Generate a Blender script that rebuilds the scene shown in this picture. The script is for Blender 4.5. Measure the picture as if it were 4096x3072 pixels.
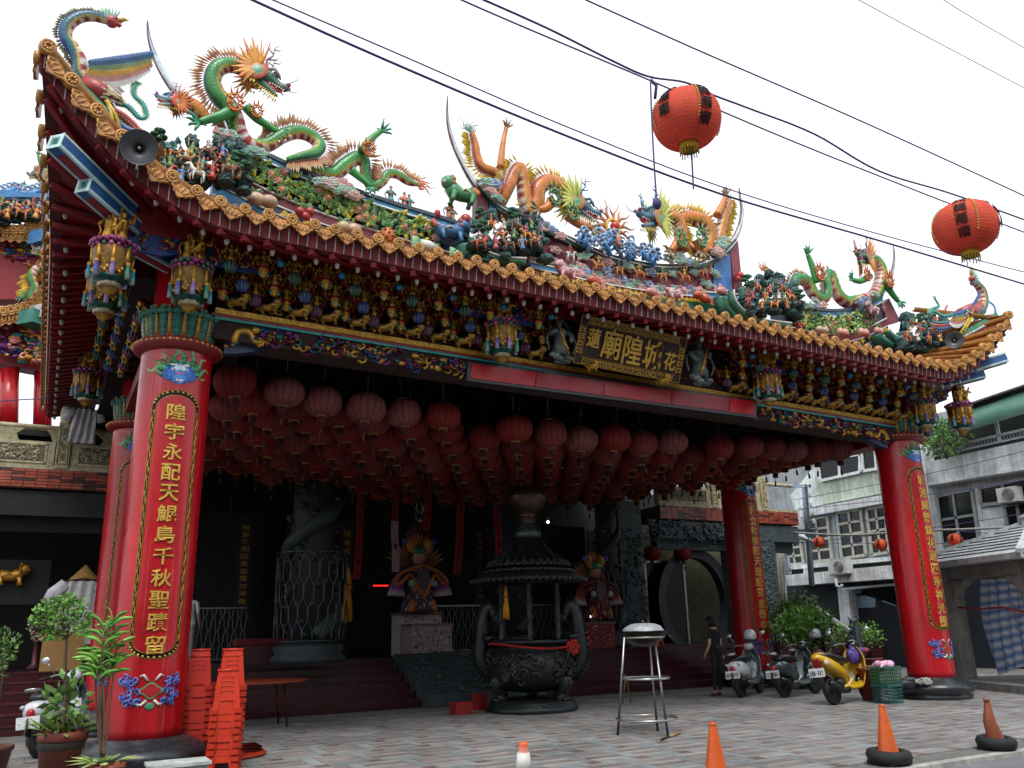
import bpy, math, random
from math import sin, cos, pi, radians, sqrt, atan2
from mathutils import Vector, Matrix
random.seed(7)
SC = bpy.context.scene
COL = SC.collection
for o in list(bpy.data.objects): bpy.data.objects.remove(o)

# ---------------------------------------------------------------- camera
CAMP = Vector((-1.209, -11.3581, 1.526))
FPX = 3347.8
YAW, PIT, ROL = -0.504, 0.2821, -0.0242
fw = Vector((-sin(YAW)*cos(PIT), cos(YAW)*cos(PIT), sin(PIT)))
rt = Vector((cos(YAW), sin(YAW), 0)); up = rt.cross(fw)
RT = cos(ROL)*rt + sin(ROL)*up; UP = -sin(ROL)*rt + cos(ROL)*up
cd = bpy.data.cameras.new('camera'); cam = bpy.data.objects.new('camera', cd); COL.objects.link(cam)
cd.sensor_width = 36; cd.lens = FPX/4096*36; cd.clip_end = 2000; cd.clip_start = 0.05
M = Matrix((RT, UP, -fw)).transposed().to_4x4(); M.translation = CAMP; cam.matrix_world = M
SC.camera = cam
# ---------------------------------------------------------------- sky, sun, exposure
wd = bpy.data.worlds.new('World'); SC.world = wd; wd.use_nodes = True
nt = wd.node_tree; nt.nodes.clear()
SUN_EL, SUN_AZ = radians(58), radians(205)      # azimuth from +Y clockwise: sun stands high behind the camera
sky = nt.nodes.new('ShaderNodeTexSky'); sky.sky_type = 'NISHITA'; sky.sun_disc = False
sky.sun_elevation = SUN_EL; sky.sun_rotation = SUN_AZ; sky.air_density = 1.6; sky.dust_density = 6.0; sky.ozone_density = 1.0
hs = nt.nodes.new('ShaderNodeHueSaturation'); hs.inputs['Saturation'].default_value = 0.18
mx = nt.nodes.new('ShaderNodeMixRGB'); mx.inputs[0].default_value = 0.8; mx.inputs[2].default_value = (10.3, 10.8, 11.6, 1)  # cloud layer
bg = nt.nodes.new('ShaderNodeBackground'); bg.inputs[1].default_value = 0.086
wo = nt.nodes.new('ShaderNodeOutputWorld')
nt.links.new(sky.outputs[0], hs.inputs['Color']); nt.links.new(hs.outputs[0], mx.inputs[1]); nt.links.new(mx.outputs[0], bg.inputs[0]); nt.links.new(bg.outputs[0], wo.inputs[0])
sd = bpy.data.lights.new('sun', 'SUN'); sd.energy = 1.5; sd.angle = radians(22); sd.color = (1, 0.97, 0.93)
sun = bpy.data.objects.new('sun', sd); COL.objects.link(sun)
sdir = Vector((sin(SUN_AZ)*cos(SUN_EL), cos(SUN_AZ)*cos(SUN_EL), sin(SUN_EL)))
sun.rotation_euler = sdir.to_track_quat('Z', 'Y').to_euler(); sun.location = (0, -20, 30)
SC.view_settings.view_transform = 'Standard'; SC.view_settings.look = 'None'; SC.view_settings.exposure = 0.7; SC.view_settings.gamma = 1
SC.cycles.max_bounces = 5; SC.cycles.diffuse_bounces = 3; SC.cycles.glossy_bounces = 3; SC.cycles.transparent_max_bounces = 8
SC.cycles.use_denoising = True; SC.cycles.caustics_reflective = False; SC.cycles.caustics_refractive = False

# ---------------------------------------------------------------- helpers
ZT = {'F': (0, 0, 2212/4096), 'Z1': (0, 0, 1.62), 'Z2': (700, 0, 1.8436), 'Z3': (1700, 300, 1.5085), 'Z4': (2800, 800, 1.5085), 'Z5': (0, 800, 1.508), 'Z6': (800, 900, 1.659),
      'L1': (0, 1900, 1.4155), 'L2': (900, 1800, 1.508), 'L3': (1700, 1800, 1.3825), 'L4': (2600, 1700, 1.3822), 'L5': (3000, 1700, 1.209), 'L6': (2900, 2400, 2.4578), 'M3': (3000, 1700, 2.0182), 'M4': (0, 1500, 1.8433)}
def _ray(z, x, y):
    a, b, c = ZT[z]; u, v = a+x/c, b+y/c
    return fw + RT*((u-2048)/FPX) - UP*((v-1536)/FPX)
def WY(z, x, y, Y): d = _ray(z, x, y); return CAMP + d*((Y-CAMP.y)/d.y)      # survey point of the photo on a plane Y = const
def WX(z, x, y, X): d = _ray(z, x, y); return CAMP + d*((X-CAMP.x)/d.x)
def WZ(z, x, y, Z): d = _ray(z, x, y); return CAMP + d*((Z-CAMP.z)/d.z)
def hx(s):
    s = s.lstrip('#'); r = []
    for i in (0, 2, 4):
        c = int(s[i:i+2], 16)/255
        r.append(c/12.92 if c <= .04045 else ((c+.055)/1.055)**2.4)
    return tuple(r)
def lerp(a, b, t): return a+(b-a)*t
def mixc(a, b, t): return tuple(lerp(x, y, t) for x, y in zip(a, b))
def crom(P, n):
    """Catmull-Rom through tuples of any length"""
    out = []; L = len(P)
    for i in range(L-1):
        p0, p1, p2, p3 = P[max(i-1, 0)], P[i], P[i+1], P[min(i+2, L-1)]
        for k in range(n):
            t = k/n
            out.append(tuple(.5*(2*b+(c-a)*t+(2*a-5*b+4*c-d)*t*t+(3*b-a-3*c+d)*t**3) for a, b, c, d in zip(p0, p1, p2, p3)))
    out.append(tuple(P[-1])); return out

class MB:
    def __init__(s): s.v = []; s.f = []; s.c = []; s.sm = []; s.uv = {}
    def add(s, vs, fs, col=(.5, .5, .5), sm=True, cols=None, uvs=None):
        o = len(s.v); s.v += [tuple(v) for v in vs]
        s.c += cols if cols else [col]*len(vs)
        if uvs:
            for i, u in enumerate(uvs): s.uv[o+i] = u
        for f in fs: s.f.append(tuple(o+i for i in f)); s.sm.append(sm)
        return s
    def box(s, c, d, col=(.5, .5, .5), m=None):
        x, y, z = d[0]/2, d[1]/2, d[2]/2; c = Vector(c)
        vs = [Vector((a*x, b*y, e*z)) for a in (-1, 1) for b in (-1, 1) for e in (-1, 1)]
        vs = [(m @ v if m else v)+c for v in vs]
        return s.add(vs, [(0, 1, 3, 2), (4, 6, 7, 5), (0, 4, 5, 1), (2, 3, 7, 6), (0, 2, 6, 4), (1, 5, 7, 3)], col, False)
    def beam(s, p, q, w, h, col=(.5, .5, .5), upv=(0, 0, 1)):
        p, q = Vector(p), Vector(q); d = (q-p); L = d.length; d.normalize()
        u = Vector(upv); r = d.cross(u)
        if r.length < 1e-4: r = d.cross(Vector((0, 1, 0)))
        r.normalize(); u = r.cross(d)
        m = Matrix((d, r, u)).transposed()
        return s.box((p+q)/2, (L, w, h), col, m)
    def tube(s, pts, rad, n=8, col=(.5, .5, .5), cap=True, cols=None, sm=True, flat=1.0):
        P = [Vector(p) for p in pts]; k = len(P)
        if not hasattr(rad, '__len__'): rad = [rad]*k
        T = [(P[min(i+1, k-1)]-P[max(i-1, 0)]).normalized() for i in range(k)]
        a = Vector((0, 0, 1)) if abs(T[0].z) < .9 else Vector((0, 1, 0))
        N = (a-T[0]*a.dot(T[0])).normalized(); vs = []; cs = []
        for i in range(k):
            N = (N-T[i]*N.dot(T[i]))
            N = N.normalized() if N.length > 1e-6 else Vector((1, 0, 0)); B = T[i].cross(N)
            for j in range(n):
                t = 2*pi*j/n; vs.append(P[i]+(N*cos(t)+B*sin(t)*flat)*rad[i]); cs.append(cols[i] if cols else col)
        fs = [(i*n+j, i*n+(j+1) % n, (i+1)*n+(j+1) % n, (i+1)*n+j) for i in range(k-1) for j in range(n)]
        if cap: fs += [tuple(range(n-1, -1, -1)), tuple((k-1)*n+j for j in range(n))]
        return s.add(vs, fs, col, sm, cs)
    def lathe(s, prof, n=16, c=(0, 0, 0), col=(.5, .5, .5), cols=None, sm=True, a0=0, a1=2*pi, m=None):
        full = abs(a1-a0-2*pi) < 1e-6; nn = n if full else n+1; vs = []; cs = []; c = Vector(c)
        for i, (r, z) in enumerate(prof):
            for j in range(nn):
                t = a0+(a1-a0)*j/n; v = Vector((r*cos(t), r*sin(t), z)); vs.append((m @ v if m else v)+c); cs.append(cols[i] if cols else col)
        fs = [(i*nn+j, i*nn+(j+1) % nn, (i+1)*nn+(j+1) % nn, (i+1)*nn+j) for i in range(len(prof)-1) for j in range(n)]
        if full:
            if prof[0][0] > 1e-4: fs.append(tuple(range(nn-1, -1, -1)))
            if prof[-1][0] > 1e-4: fs.append(tuple((len(prof)-1)*nn+j for j in range(nn)))
        return s.add(vs, fs, col, sm, cs)
    def ell(s, c, r, col=(.5, .5, .5), n=8, k=6, m=None):
        if not hasattr(r, '__len__'): r = (r, r, r)
        mm = Matrix.Diagonal(r)
        if m: mm = m @ mm
        return s.lathe([(max(sin(pi*i/k), 1e-5), -cos(pi*i/k)) for i in range(k+1)], n, c, col, m=mm)
    def prism(s, poly, d0, d1, org=(0, 0, 0), ax=((1, 0, 0), (0, 0, 1)), col=(.5, .5, .5), side=None, bev=0):
        """closed 2-D polygon extruded along the third axis"""
        X, Z = Vector(ax[0]), Vector(ax[1]); Y = Z.cross(X); O = Vector(org); n = len(poly)
        vs = [O+X*a+Z*b+Y*d for d in (d0, d1) for a, b in poly]
        s.add(vs, [tuple(range(n)), tuple(range(2*n-1, n-1, -1))], col, False)
        return s.add(vs, [(i, n+i, n+(i+1) % n, (i+1) % n) for i in range(n)], side or col, False)
    def blade(s, p, d, nrm, L, w, col, tip=None, t=.12, bend=0):
        """leaf / feather / spike: a folded diamond with thickness"""
        p, d, nrm = Vector(p), Vector(d).normalized(), Vector(nrm).normalized(); r = d.cross(nrm).normalized(); tip = tip or col
        a = p+d*L*.45+nrm*bend*L*.3
        return s.add([p, a+r*w, a-r*w, a+nrm*w*t*3, a-nrm*w*t*3, p+d*L+nrm*bend*L], [(0, 3, 1), (0, 2, 3), (3, 5, 1), (2, 5, 3), (0, 1, 4), (0, 4, 2), (1, 5, 4), (4, 5, 2)], col, False, [col, mixc(col, tip, .4)]+[mixc(col, tip, .4)]*3+[tip])
    def xf(s, m):
        s.v = [tuple(m @ Vector(v)) for v in s.v]; return s
    def join(s, o, m=None):
        return s.add([m @ Vector(v) for v in o.v] if m else o.v, o.f, cols=list(o.c), sm=True)
    def mesh(s, name, mat):
        me = bpy.data.meshes.new(name); me.from_pydata(s.v, [], s.f)
        me.polygons.foreach_set('use_smooth', s.sm[:len(me.polygons)] if len(s.sm) == len(me.polygons) else [False]*len(me.polygons))
        ca = me.color_attributes.new('Col', 'FLOAT_COLOR', 'POINT'); fl = []
        for c in s.c: fl += [c[0], c[1], c[2], 1.0]
        ca.data.foreach_set('color', fl)
        if s.uv:
            ul = me.uv_layers.new(name='UVMap'); vi = [0]*len(me.loops); me.loops.foreach_get('vertex_index', vi); fl = []
            for i in vi: fl += s.uv.get(i, (0, 0))
            ul.data.foreach_set('uv', fl)
        me.materials.append(MT[mat] if isinstance(mat, str) else mat); me.update(); return me
    def build(s, name, mat, parent=None, loc=None, **kw):
        o = link(name, s.mesh(name, mat), parent, loc); return tag(o, **kw)
def link(name, me, parent=None, loc=None, rot=None, scale=None):
    o = bpy.data.objects.new(name, me); COL.objects.link(o)
    if parent: o.parent = parent
    if loc is not None: o.location = loc
    if rot is not None: o.rotation_euler = rot
    if scale is not None: o.scale = scale if hasattr(scale, '__len__') else (scale,)*3
    return o
def tag(o, label=None, cat=None, group=None, kind=None):
    if label: o['label'] = label
    if cat: o['category'] = cat
    if group: o['group'] = group
    if kind: o['kind'] = kind
    return o
def thing(name, label, cat, loc=(0, 0, 0), group=None, rz=0, parent=None):
    o = bpy.data.objects.new(name, None); COL.objects.link(o); o.location = loc; o.rotation_euler = (0, 0, rz); o.empty_display_size = .2
    if parent: o.parent = parent
    return tag(o, label, cat, group)
def kids(o): return [c for c in COL.objects if c.parent == o]
def copy_tree(o, loc=None, rz=None, label=None, parent=None, KC={}):
    def rec(a, par):
        c = a.copy(); COL.objects.link(c); c.parent = par
        for ch in CH(a): rec(ch, c)
        return c
    def CH(a):
        k = a.name
        if k not in KC: KC[k] = list(a.children)
        return KC[k]
    c = rec(o, parent)
    if loc is not None: c.location = loc
    if rz is not None: c.rotation_euler = (0, 0, rz)
    if label: c['label'] = label
    return c

# ---------------------------------------------------------------- materials
MT = {}
def mat(name, col=None, rough=.5, metal=0, noise=None, bump=None, coat=0, streak=0, spec=.5, trans=0, emit=0, alpha=1, stain=None):
    m = bpy.data.materials.new(name); m.use_nodes = True; t = m.node_tree; b = t.nodes['Principled BSDF']; N = t.nodes.new; Lk = t.links.new
    b.inputs['Roughness'].default_value = rough; b.inputs['Metallic'].default_value = metal; b.inputs['Specular IOR Level'].default_value = spec
    if coat: b.inputs['Coat Weight'].default_value = coat; b.inputs['Coat Roughness'].default_value = .12
    if trans: b.inputs['Transmission Weight'].default_value = trans
    if alpha < 1: b.inputs['Alpha'].default_value = alpha
    if col is None:
        a = N('ShaderNodeVertexColor'); a.layer_name = 'Col'; src = a.outputs[0]
    else:
        r = N('ShaderNodeRGB'); r.outputs[0].default_value = (*col, 1); src = r.outputs[0]
    tc = N('ShaderNodeNewGeometry')
    def nz(scale, det=4, sx=None):
        n = N('ShaderNodeTexNoise'); n.inputs['Scale'].default_value = scale; n.inputs['Detail'].default_value = det
        if sx:
            mp = N('ShaderNodeMapping'); mp.inputs['Scale'].default_value = sx; Lk(tc.outputs['Position'], mp.inputs[0]); Lk(mp.outputs[0], n.inputs['Vector'])
        else: Lk(tc.outputs['Position'], n.inputs['Vector'])
        return n.outputs[0]
    def modulate(src, fac, lo, hi):
        mr = N('ShaderNodeMapRange'); mr.inputs[1].default_value = .3; mr.inputs[2].default_value = .7; mr.inputs[3].default_value = lo; mr.inputs[4].default_value = hi; Lk(fac, mr.inputs[0])
        mm = N('ShaderNodeVectorMath'); mm.operation = 'SCALE'; Lk(src, mm.inputs[0]); Lk(mr.outputs[0], mm.inputs['Scale']); return mm.outputs[0]
    if noise:
        src = modulate(src, nz(noise[0]), 1-noise[1], 1+noise[1]*.6)
        src = modulate(src, nz(noise[0]*7.3, 2), 1-noise[1]*.5, 1+noise[1]*.4)
    if stain: src = modulate(src, nz(stain[0], 5), 1-stain[1], 1+stain[1]*.5)
    if streak: src = modulate(src, nz(1.0, 5, (9, 9, .55)), 1-streak, 1+streak*.7)
    Lk(src, b.inputs['Base Color'])
    if noise:
        rr = N('ShaderNodeMapRange'); rr.inputs[3].default_value = max(rough-.12, .03); rr.inputs[4].default_value = min(rough+.15, 1); Lk(nz(noise[0]*2.1), rr.inputs[0]); Lk(rr.outputs[0], b.inputs['Roughness'])
    if bump:
        bp = N('ShaderNodeBump'); bp.inputs['Strength'].default_value = bump[1]; bp.inputs['Distance'].default_value = .02; Lk(nz(bump[0], 6), bp.inputs['Height']); Lk(bp.outputs[0], b.inputs['Normal'])
    if emit: Lk(src, b.inputs['Emission Color']); b.inputs['Emission Strength'].default_value = emit
    MT[name] = m; return m
mat('ceramic', None, .36, stain=(1.7, .18), noise=(7, .28), bump=(40, .15))
mat('painted', None, .5, noise=(6, .25), bump=(30, .1))
mat('gilt', None, .38, metal=.6, noise=(14, .35), bump=(45, .35))
mat('letter', None, .42, metal=.5, noise=(30, .08))
mat('matte', None, .8, noise=(5, .3), bump=(25, .15))
mat('lacquer', hx('b20e19'), .3, stain=(.9, .18), noise=(2.2, .12), streak=.24, coat=.15)
def weather(m, scl, lo, hi, amt, colr):
    t = m.node_tree; N = t.nodes.new; Lk = t.links.new; b = t.nodes['Principled BSDF']; g = N('ShaderNodeNewGeometry'); mp = N('ShaderNodeMapping'); mp.inputs['Scale'].default_value = scl; n = N('ShaderNodeTexNoise'); n.inputs['Scale'].default_value = 1; n.inputs['Detail'].default_value = 6
    Lk(g.outputs['Position'], mp.inputs[0]); Lk(mp.outputs[0], n.inputs['Vector']); r = N('ShaderNodeMapRange'); r.inputs[1].default_value = lo; r.inputs[2].default_value = hi; r.inputs[4].default_value = amt; Lk(n.outputs[0], r.inputs[0]); mx_ = N('ShaderNodeMixRGB'); mx_.inputs[2].default_value = (*colr, 1); src = b.inputs['Base Color'].links[0].from_socket; Lk(r.outputs[0], mx_.inputs[0]); Lk(src, mx_.inputs[1]); Lk(mx_.outputs[0], b.inputs['Base Color'])
weather(MT['lacquer'], (14, 14, .5), .62, .74, .4, (.5, .22, .22)); weather(MT['lacquer'], (3, 3, 1.2), .6, .75, .45, (.16, .012, .016)); weather(MT['ceramic'], (11, 11, 4), .62, .74, .32, (.05, .045, .04))
mat('deepred', hx('7a0f18'), .45, noise=(3, .25), bump=(15, .1))
mat('stone', None, .62, noise=(8, .35), bump=(30, .3))
mat('polished', hx('2a2e33'), .28, noise=(14, .45), bump=(20, .05))
mat('concrete', None, .85, noise=(1.6, .28), bump=(18, .25), streak=.28)
mat('metal', None, .3, metal=.9, noise=(6, .15))
mat('plastic', None, .38, noise=(4, .12))
mat('bodywork', None, .2, noise=(5, .06), coat=.5)
mat('rubber', hx('17181a'), .75, noise=(10, .3))
mat('cloth', None, .85, noise=(12, .15), bump=(60, .2))
mat('glass', hx('0e1315'), .06, noise=(.7, .4), spec=.35)
mat('leaf', None, .45, noise=(7, .35))
mat('bronze', hx('23282a'), .36, metal=.35, noise=(9, .45), bump=(26, .7))
mat('carved', hx('3a4648'), .6, noise=(6, .45), bump=(16, 1.0))
mat('wire', hx('3a3568'), .6)
mat('lamp', hx('eef4ff'), .5, emit=6)
mat('redlamp', hx('ff2418'), .5, emit=1.6)
def uvscale_mat(name, su, sv, dark, lightv):
    """overlapping scales from UV rows on a painted ceramic body"""
    m = mat(name, None, .3, noise=(5, .3)); t = m.node_tree; b = t.nodes['Principled BSDF']; N = t.nodes.new; Lk = t.links.new
    uv = N('ShaderNodeUVMap'); mp = N('ShaderNodeMapping'); mp.inputs['Scale'].default_value = (su, sv, 1); Lk(uv.outputs[0], mp.inputs[0])
    br = N('ShaderNodeTexBrick'); br.offset = .5; br.inputs['Scale'].default_value = 1; br.inputs['Mortar Size'].default_value = .07; br.inputs['Mortar Smooth'].default_value = 1; br.inputs['Brick Width'].default_value = 1; br.inputs['Row Height'].default_value = 1
    br.inputs['Color1'].default_value = (lightv,)*3+(1,); br.inputs['Color2'].default_value = (lightv*.85,)*3+(1,); br.inputs['Mortar'].default_value = (dark,)*3+(1,); Lk(mp.outputs[0], br.inputs[0])
    src = b.inputs['Base Color'].links[0].from_socket
    mm = N('ShaderNodeVectorMath'); mm.operation = 'MULTIPLY'; Lk(src, mm.inputs[0]); Lk(br.outputs[0], mm.inputs[1]); Lk(mm.outputs[0], b.inputs['Base Color'])
    bp = N('ShaderNodeBump'); bp.inputs['Strength'].default_value = .6; bp.inputs['Distance'].default_value = .015; Lk(br.outputs[0], bp.inputs['Height']); Lk(bp.outputs[0], b.inputs['Normal'])
uvscale_mat('scales', 1, 1, .35, 1.1)

# lettering
GC = {}
def glyphs(chars):
    """one text object, one character per line, cut into glyphs by line"""
    new = [c for c in dict.fromkeys(chars) if c not in GC and c.strip()]
    if not new: return
    cu = bpy.data.curves.new('g', 'FONT'); cu.body = '\n'.join(new); cu.resolution_u = 2; cu.extrude = .012; cu.offset = .014; cu.align_x = 'CENTER'; cu.space_line = 3
    o = bpy.data.objects.new('g', cu); COL.objects.link(o); dg = bpy.context.evaluated_depsgraph_get(); me = bpy.data.meshes.new_from_object(o.evaluated_get(dg))
    V = [tuple(v.co) for v in me.vertices]; row = lambda y: max(0, min(len(new)-1, round((.35-y)/LH))); LH = 3.0
    ys = [v[1] for v in V]; LH = (max(ys)-min(ys)-.8)/max(1, len(new)-1) if len(new) > 1 else 3.0
    R = [row(v[1]) for v in V]; idx = {}; out = {i: ([], []) for i in range(len(new))}
    for i, v in enumerate(V): L = out[R[i]][0]; idx[i] = len(L); L.append(v)
    for p in me.polygons: out[R[p.vertices[0]]][1].append(tuple(idx[k] for k in p.vertices))
    for i, c in enumerate(new): GC[c] = out[i]
    bpy.data.meshes.remove(me); bpy.data.objects.remove(o); bpy.data.curves.remove(cu)
def char_mb(c, w, h, col, bold=.012, depth=1.0):
    """glyph centred at origin in the XZ plane facing -Y"""
    glyphs(c); v, f = GC[c]
    xs = [a[0] for a in v]; ys = [a[1] for a in v]; sx, sy = w/max(max(xs)-min(xs), .25), h/max(max(ys)-min(ys), .25)
    cx, cy = (max(xs)+min(xs))/2, (max(ys)+min(ys))/2; m = MB()
    m.add([((a-cx)*sx, -(z+.012)*depth, (b-cy)*sy) for a, b, z in v], f, col, False); return m
def cyl(mb, r, axis=(0, 0), z=0, ang=0):
    """wrap a flat drawing (x across, y depth towards -Y, z up) round a column"""
    out = []
    for x, y, zz in mb.v:
        t = x/r+ang; R = r-y; out.append((axis[0]+R*sin(t), axis[1]-R*cos(t), zz+z))
    mb.v = out; return mb
RED, GOLD, BLUE, TEAL, GREEN, WHITE, PINK, YEL, ORG, MAG, NAVY = (hx(c) for c in ('a5161f', 'c2923a', '2b5fa8', '2f8f8a', '2f8040', 'dcdcd6', 'd98a86', 'd9b92e', 'cf6a2c', 'a23a7c', '1c2c5c'))
glyphs('隍宇永配天鯤島千秋聖蹟留城池威勝鎮花蓮四季神光顯陰騭雖明因果循環勿得僥倖立執事照理眾邀廟夏熙湯地聘盛濟德昭春草長參化育王風調雨順859-EYF2BHK317福正敬賀爺誕降星恭祝公吾廣七財平禮真到')
# ================================================================ figures used as ornament
def rc(*cs): return random.choice(cs)
def fig(robe, skin, trim, pose=0):
    """standing robed figure, one unit tall, feet at z=0, facing -Y"""
    m = MB()
    m.lathe([(.2, 0), (.22, .06), (.15, .3), (.13, .45), (.17, .6), (.16, .7), (.07, .77)], 8, (0, 0, 0), robe)
    m.lathe([(.145, .42), (.155, .45), (.145, .49)], 8, (0, 0, 0), trim)
    m.ell((0, -.01, .86), (.075, .08, .09), skin, 7, 5)
    m.lathe([(.09, .9), (.1, .93), (.05, 1.0), (.01, 1.06)], 6, (0, 0, 0), trim)
    for s in (-1, 1):
        if pose == 0: P = [(s*.15, 0, .68), (s*.24, -.08, .52), (s*.12, -.2, .5)]
        elif pose == 1: P = [(s*.15, 0, .68), (s*.28, -.05, .62+.1*s), (s*.3, -.12, .85 if s > 0 else .45)]
        else: P = [(s*.15, 0, .68), (s*.3, -.02, .66), (s*.34, -.1, .9)]
        m.tube(P, [.07, .06, .045], 6, robe); m.ell(P[-1], .045, skin, 5, 4)
    if pose == 1: m.tube([(.3, -.14, .3), (.3, -.14, 1.15)], .018, 5, trim); m.blade((.3, -.14, 1.02), (.2, 0, 1), (0, 1, 0), .22, .06, trim)
    if pose == 2:
        for s in (-1, 1): m.blade((s*.06, .1, .6), (s*.6, .1, 1), (0, 1, 0), .6, .06, trim)
    m.tube([(-.18, .05, .75), (-.3, .1, .55), (-.22, .08, .3), (-.3, .05, .1)], [.02, .03, .03, .01], 5, trim)
    return m
def horse(col, mane):
    """horse facing +X, one unit tall at the head"""
    m = MB()
    m.tube([(-.42, 0, .52), (-.3, 0, .58), (0, 0, .54), (.22, 0, .58), (.34, 0, .72), (.42, 0, .88), (.55, 0, .86), (.66, 0, .76)], [.1, .16, .15, .16, .11, .08, .08, .045], 8, col)
    m.tube([(-.45, 0, .56), (-.6, 0, .58), (-.68, 0, .3)], [.05, .07, .01], 5, mane)
    for x, y, k in ((-.33, .09, .1), (-.3, -.09, -.12), (.24, .09, .22), (.2, -.09, .05)):
        m.tube([(x, y, .5), (x+k*.5, y, .26), (x+k*.2, y, 0)], [.075, .045, .04], 6, col)
    for t in (0, .25, .5, .75, 1): m.blade((lerp(.25, .44, t), 0, lerp(.7, .95, t)), (-.8, 0, .5), (0, 1, 0), .14, .05, mane)
    return m
def rider(hc, robe, skin, trim, pose):
    m = horse(hc, trim); f = fig(robe, skin, trim, pose); m.join(f, Matrix.Translation((-.02, 0, .62)) @ Matrix.Rotation(pi/2*.6, 4, 'Z') @ Matrix.Scale(.72, 4))
    m.box((-.02, 0, .66), (.3, .34, .06), trim); return m
def beast(body, mane, trim):
    """crouching lion looking to +X"""
    m = MB()
    m.tube([(-.42, 0, .3), (-.25, 0, .36), (0, 0, .32), (.2, 0, .38), (.32, -.02, .5)], [.14, .21, .19, .22, .19], 8, body)
    m.ell((.38, -.06, .56), (.21, .2, .19), body, 8, 6); m.ell((.5, -.12, .53), (.08, .1, .07), trim, 6, 4)
    for i in range(9):
        a = i*2*pi/9; m.ell((.3+.03*cos(a), -.02+.17*cos(a), .58+.17*sin(a)), .07, mane, 5, 4)
    for x, y in ((-.34, .12), (-.3, -.14), (.18, .12), (.24, -.15)): m.tube([(x, y, .3), (x+.04, y, .12), (x+.08, y-.02, .03)], [.09, .06, .07], 6, body)
    for i in range(5): m.ell((-.46-.04*(i % 2), .05*(i-2), .42+.05*i), (.06, .06, .09), mane, 5, 4)
    m.tube([(.1, -.15, .3), (-.05, -.2, .42), (-.3, -.19, .3)], [.02, .035, .015], 5, trim); return m
GLD = [hx('bf8f36'), hx('a87a2a'), hx('d2a94c')]

# ================================================================ the ground
g = MB(); g.add([(-400, -400, -.05), (400, -400, -.05), (400, 400, -.05), (-400, 400, -.05)], [(0, 1, 2, 3)], hx('6f6f70'), False)
mat('asphalt', hx('6c6d70'), .85, noise=(2.5, .25), bump=(60, .4))
g.build('ground', 'asphalt', kind='structure')
pz = MB(); pz.box((8, .4, -.03), (40, 10.3, .05), hx('6a6864')); PLAZA = pz.build('plaza', 'concrete', kind='structure')
mat('paver', None, .5, stain=(.7, .34), noise=(5, .2), bump=(50, .08))
PC = {'red': [hx('6f5a56'), hx('76625d')], 'slab': [hx('868a8b'), hx('8e9293'), hx('7e8283')], 'pale': [hx('928e8a'), hx('8a8683'), hx('9a9590')], 'pink': [hx('7f7876'), hx('777070'), hx('867e7b')]}
pieces = []; PX, PY = .667, .87
for j in range(-5, 8):
    for i in range(-9, 42):
        x0 = 5.24+(i-8)*PX+(.333 if j % 2 else 0); y0 = -2.6+j*PY
        if x0 < -5 or x0 > 24 or y0 < -4.6 or y0 > 5.4: continue
        pieces.append(('red', x0, y0, .16, .155)); pieces.append(('slab', x0+PX/2, y0, PX-.17, .155))
        w = PX-.175
        pieces.append(('slab', x0, y0+PY/2, .155, PY-.165))
        for k in range(5): pieces.append(('pale' if k % 2 == 0 else 'pink', x0+PX/2, y0+.155+k*.14, w, .13))
def shows(x, y):
    d = Vector((x, y, 0))-CAMP; z = d.dot(fw); u = d.dot(RT)/z*FPX/4+512; v = 384-d.dot(UP)/z*FPX/4
    return -30 < u < 1050 and v < 800, v
pieces = [p for p in pieces if -4.6 < p[2] < 5.35]
vis = sorted((p for p in pieces if shows(p[1], p[2])[0] and p[3] > .15), key=lambda p: -shows(p[1], p[2])[1])[:300]
vs_ = set(id(p) for p in vis); PM = {}; rest = MB()
for p in pieces:
    k, x, y, w, d = p; ci = random.randrange(len(PC[k])); h = random.choice((.008, .009, .010))
    if id(p) in vs_:
        key = (k, ci, w, d, h)
        if key not in PM: m = MB(); m.box((0, 0, 0), (w, d, h*2), PC[k][ci]); PM[key] = m.mesh('paving_tile', 'paver')
        link('paving_tile', PM[key], PLAZA, (x, y, -.005))
    else: rest.box((x, y, -.005), (w, d, h*2), PC[k][ci])
rest.build('paving', 'paver', PLAZA, kind='stuff')
kb = MB(); kb.box((8, -4.83, -.04), (40, .14, .07), hx('a9a7a2')); kb.build('kerb', 'concrete', kind='structure')

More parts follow.
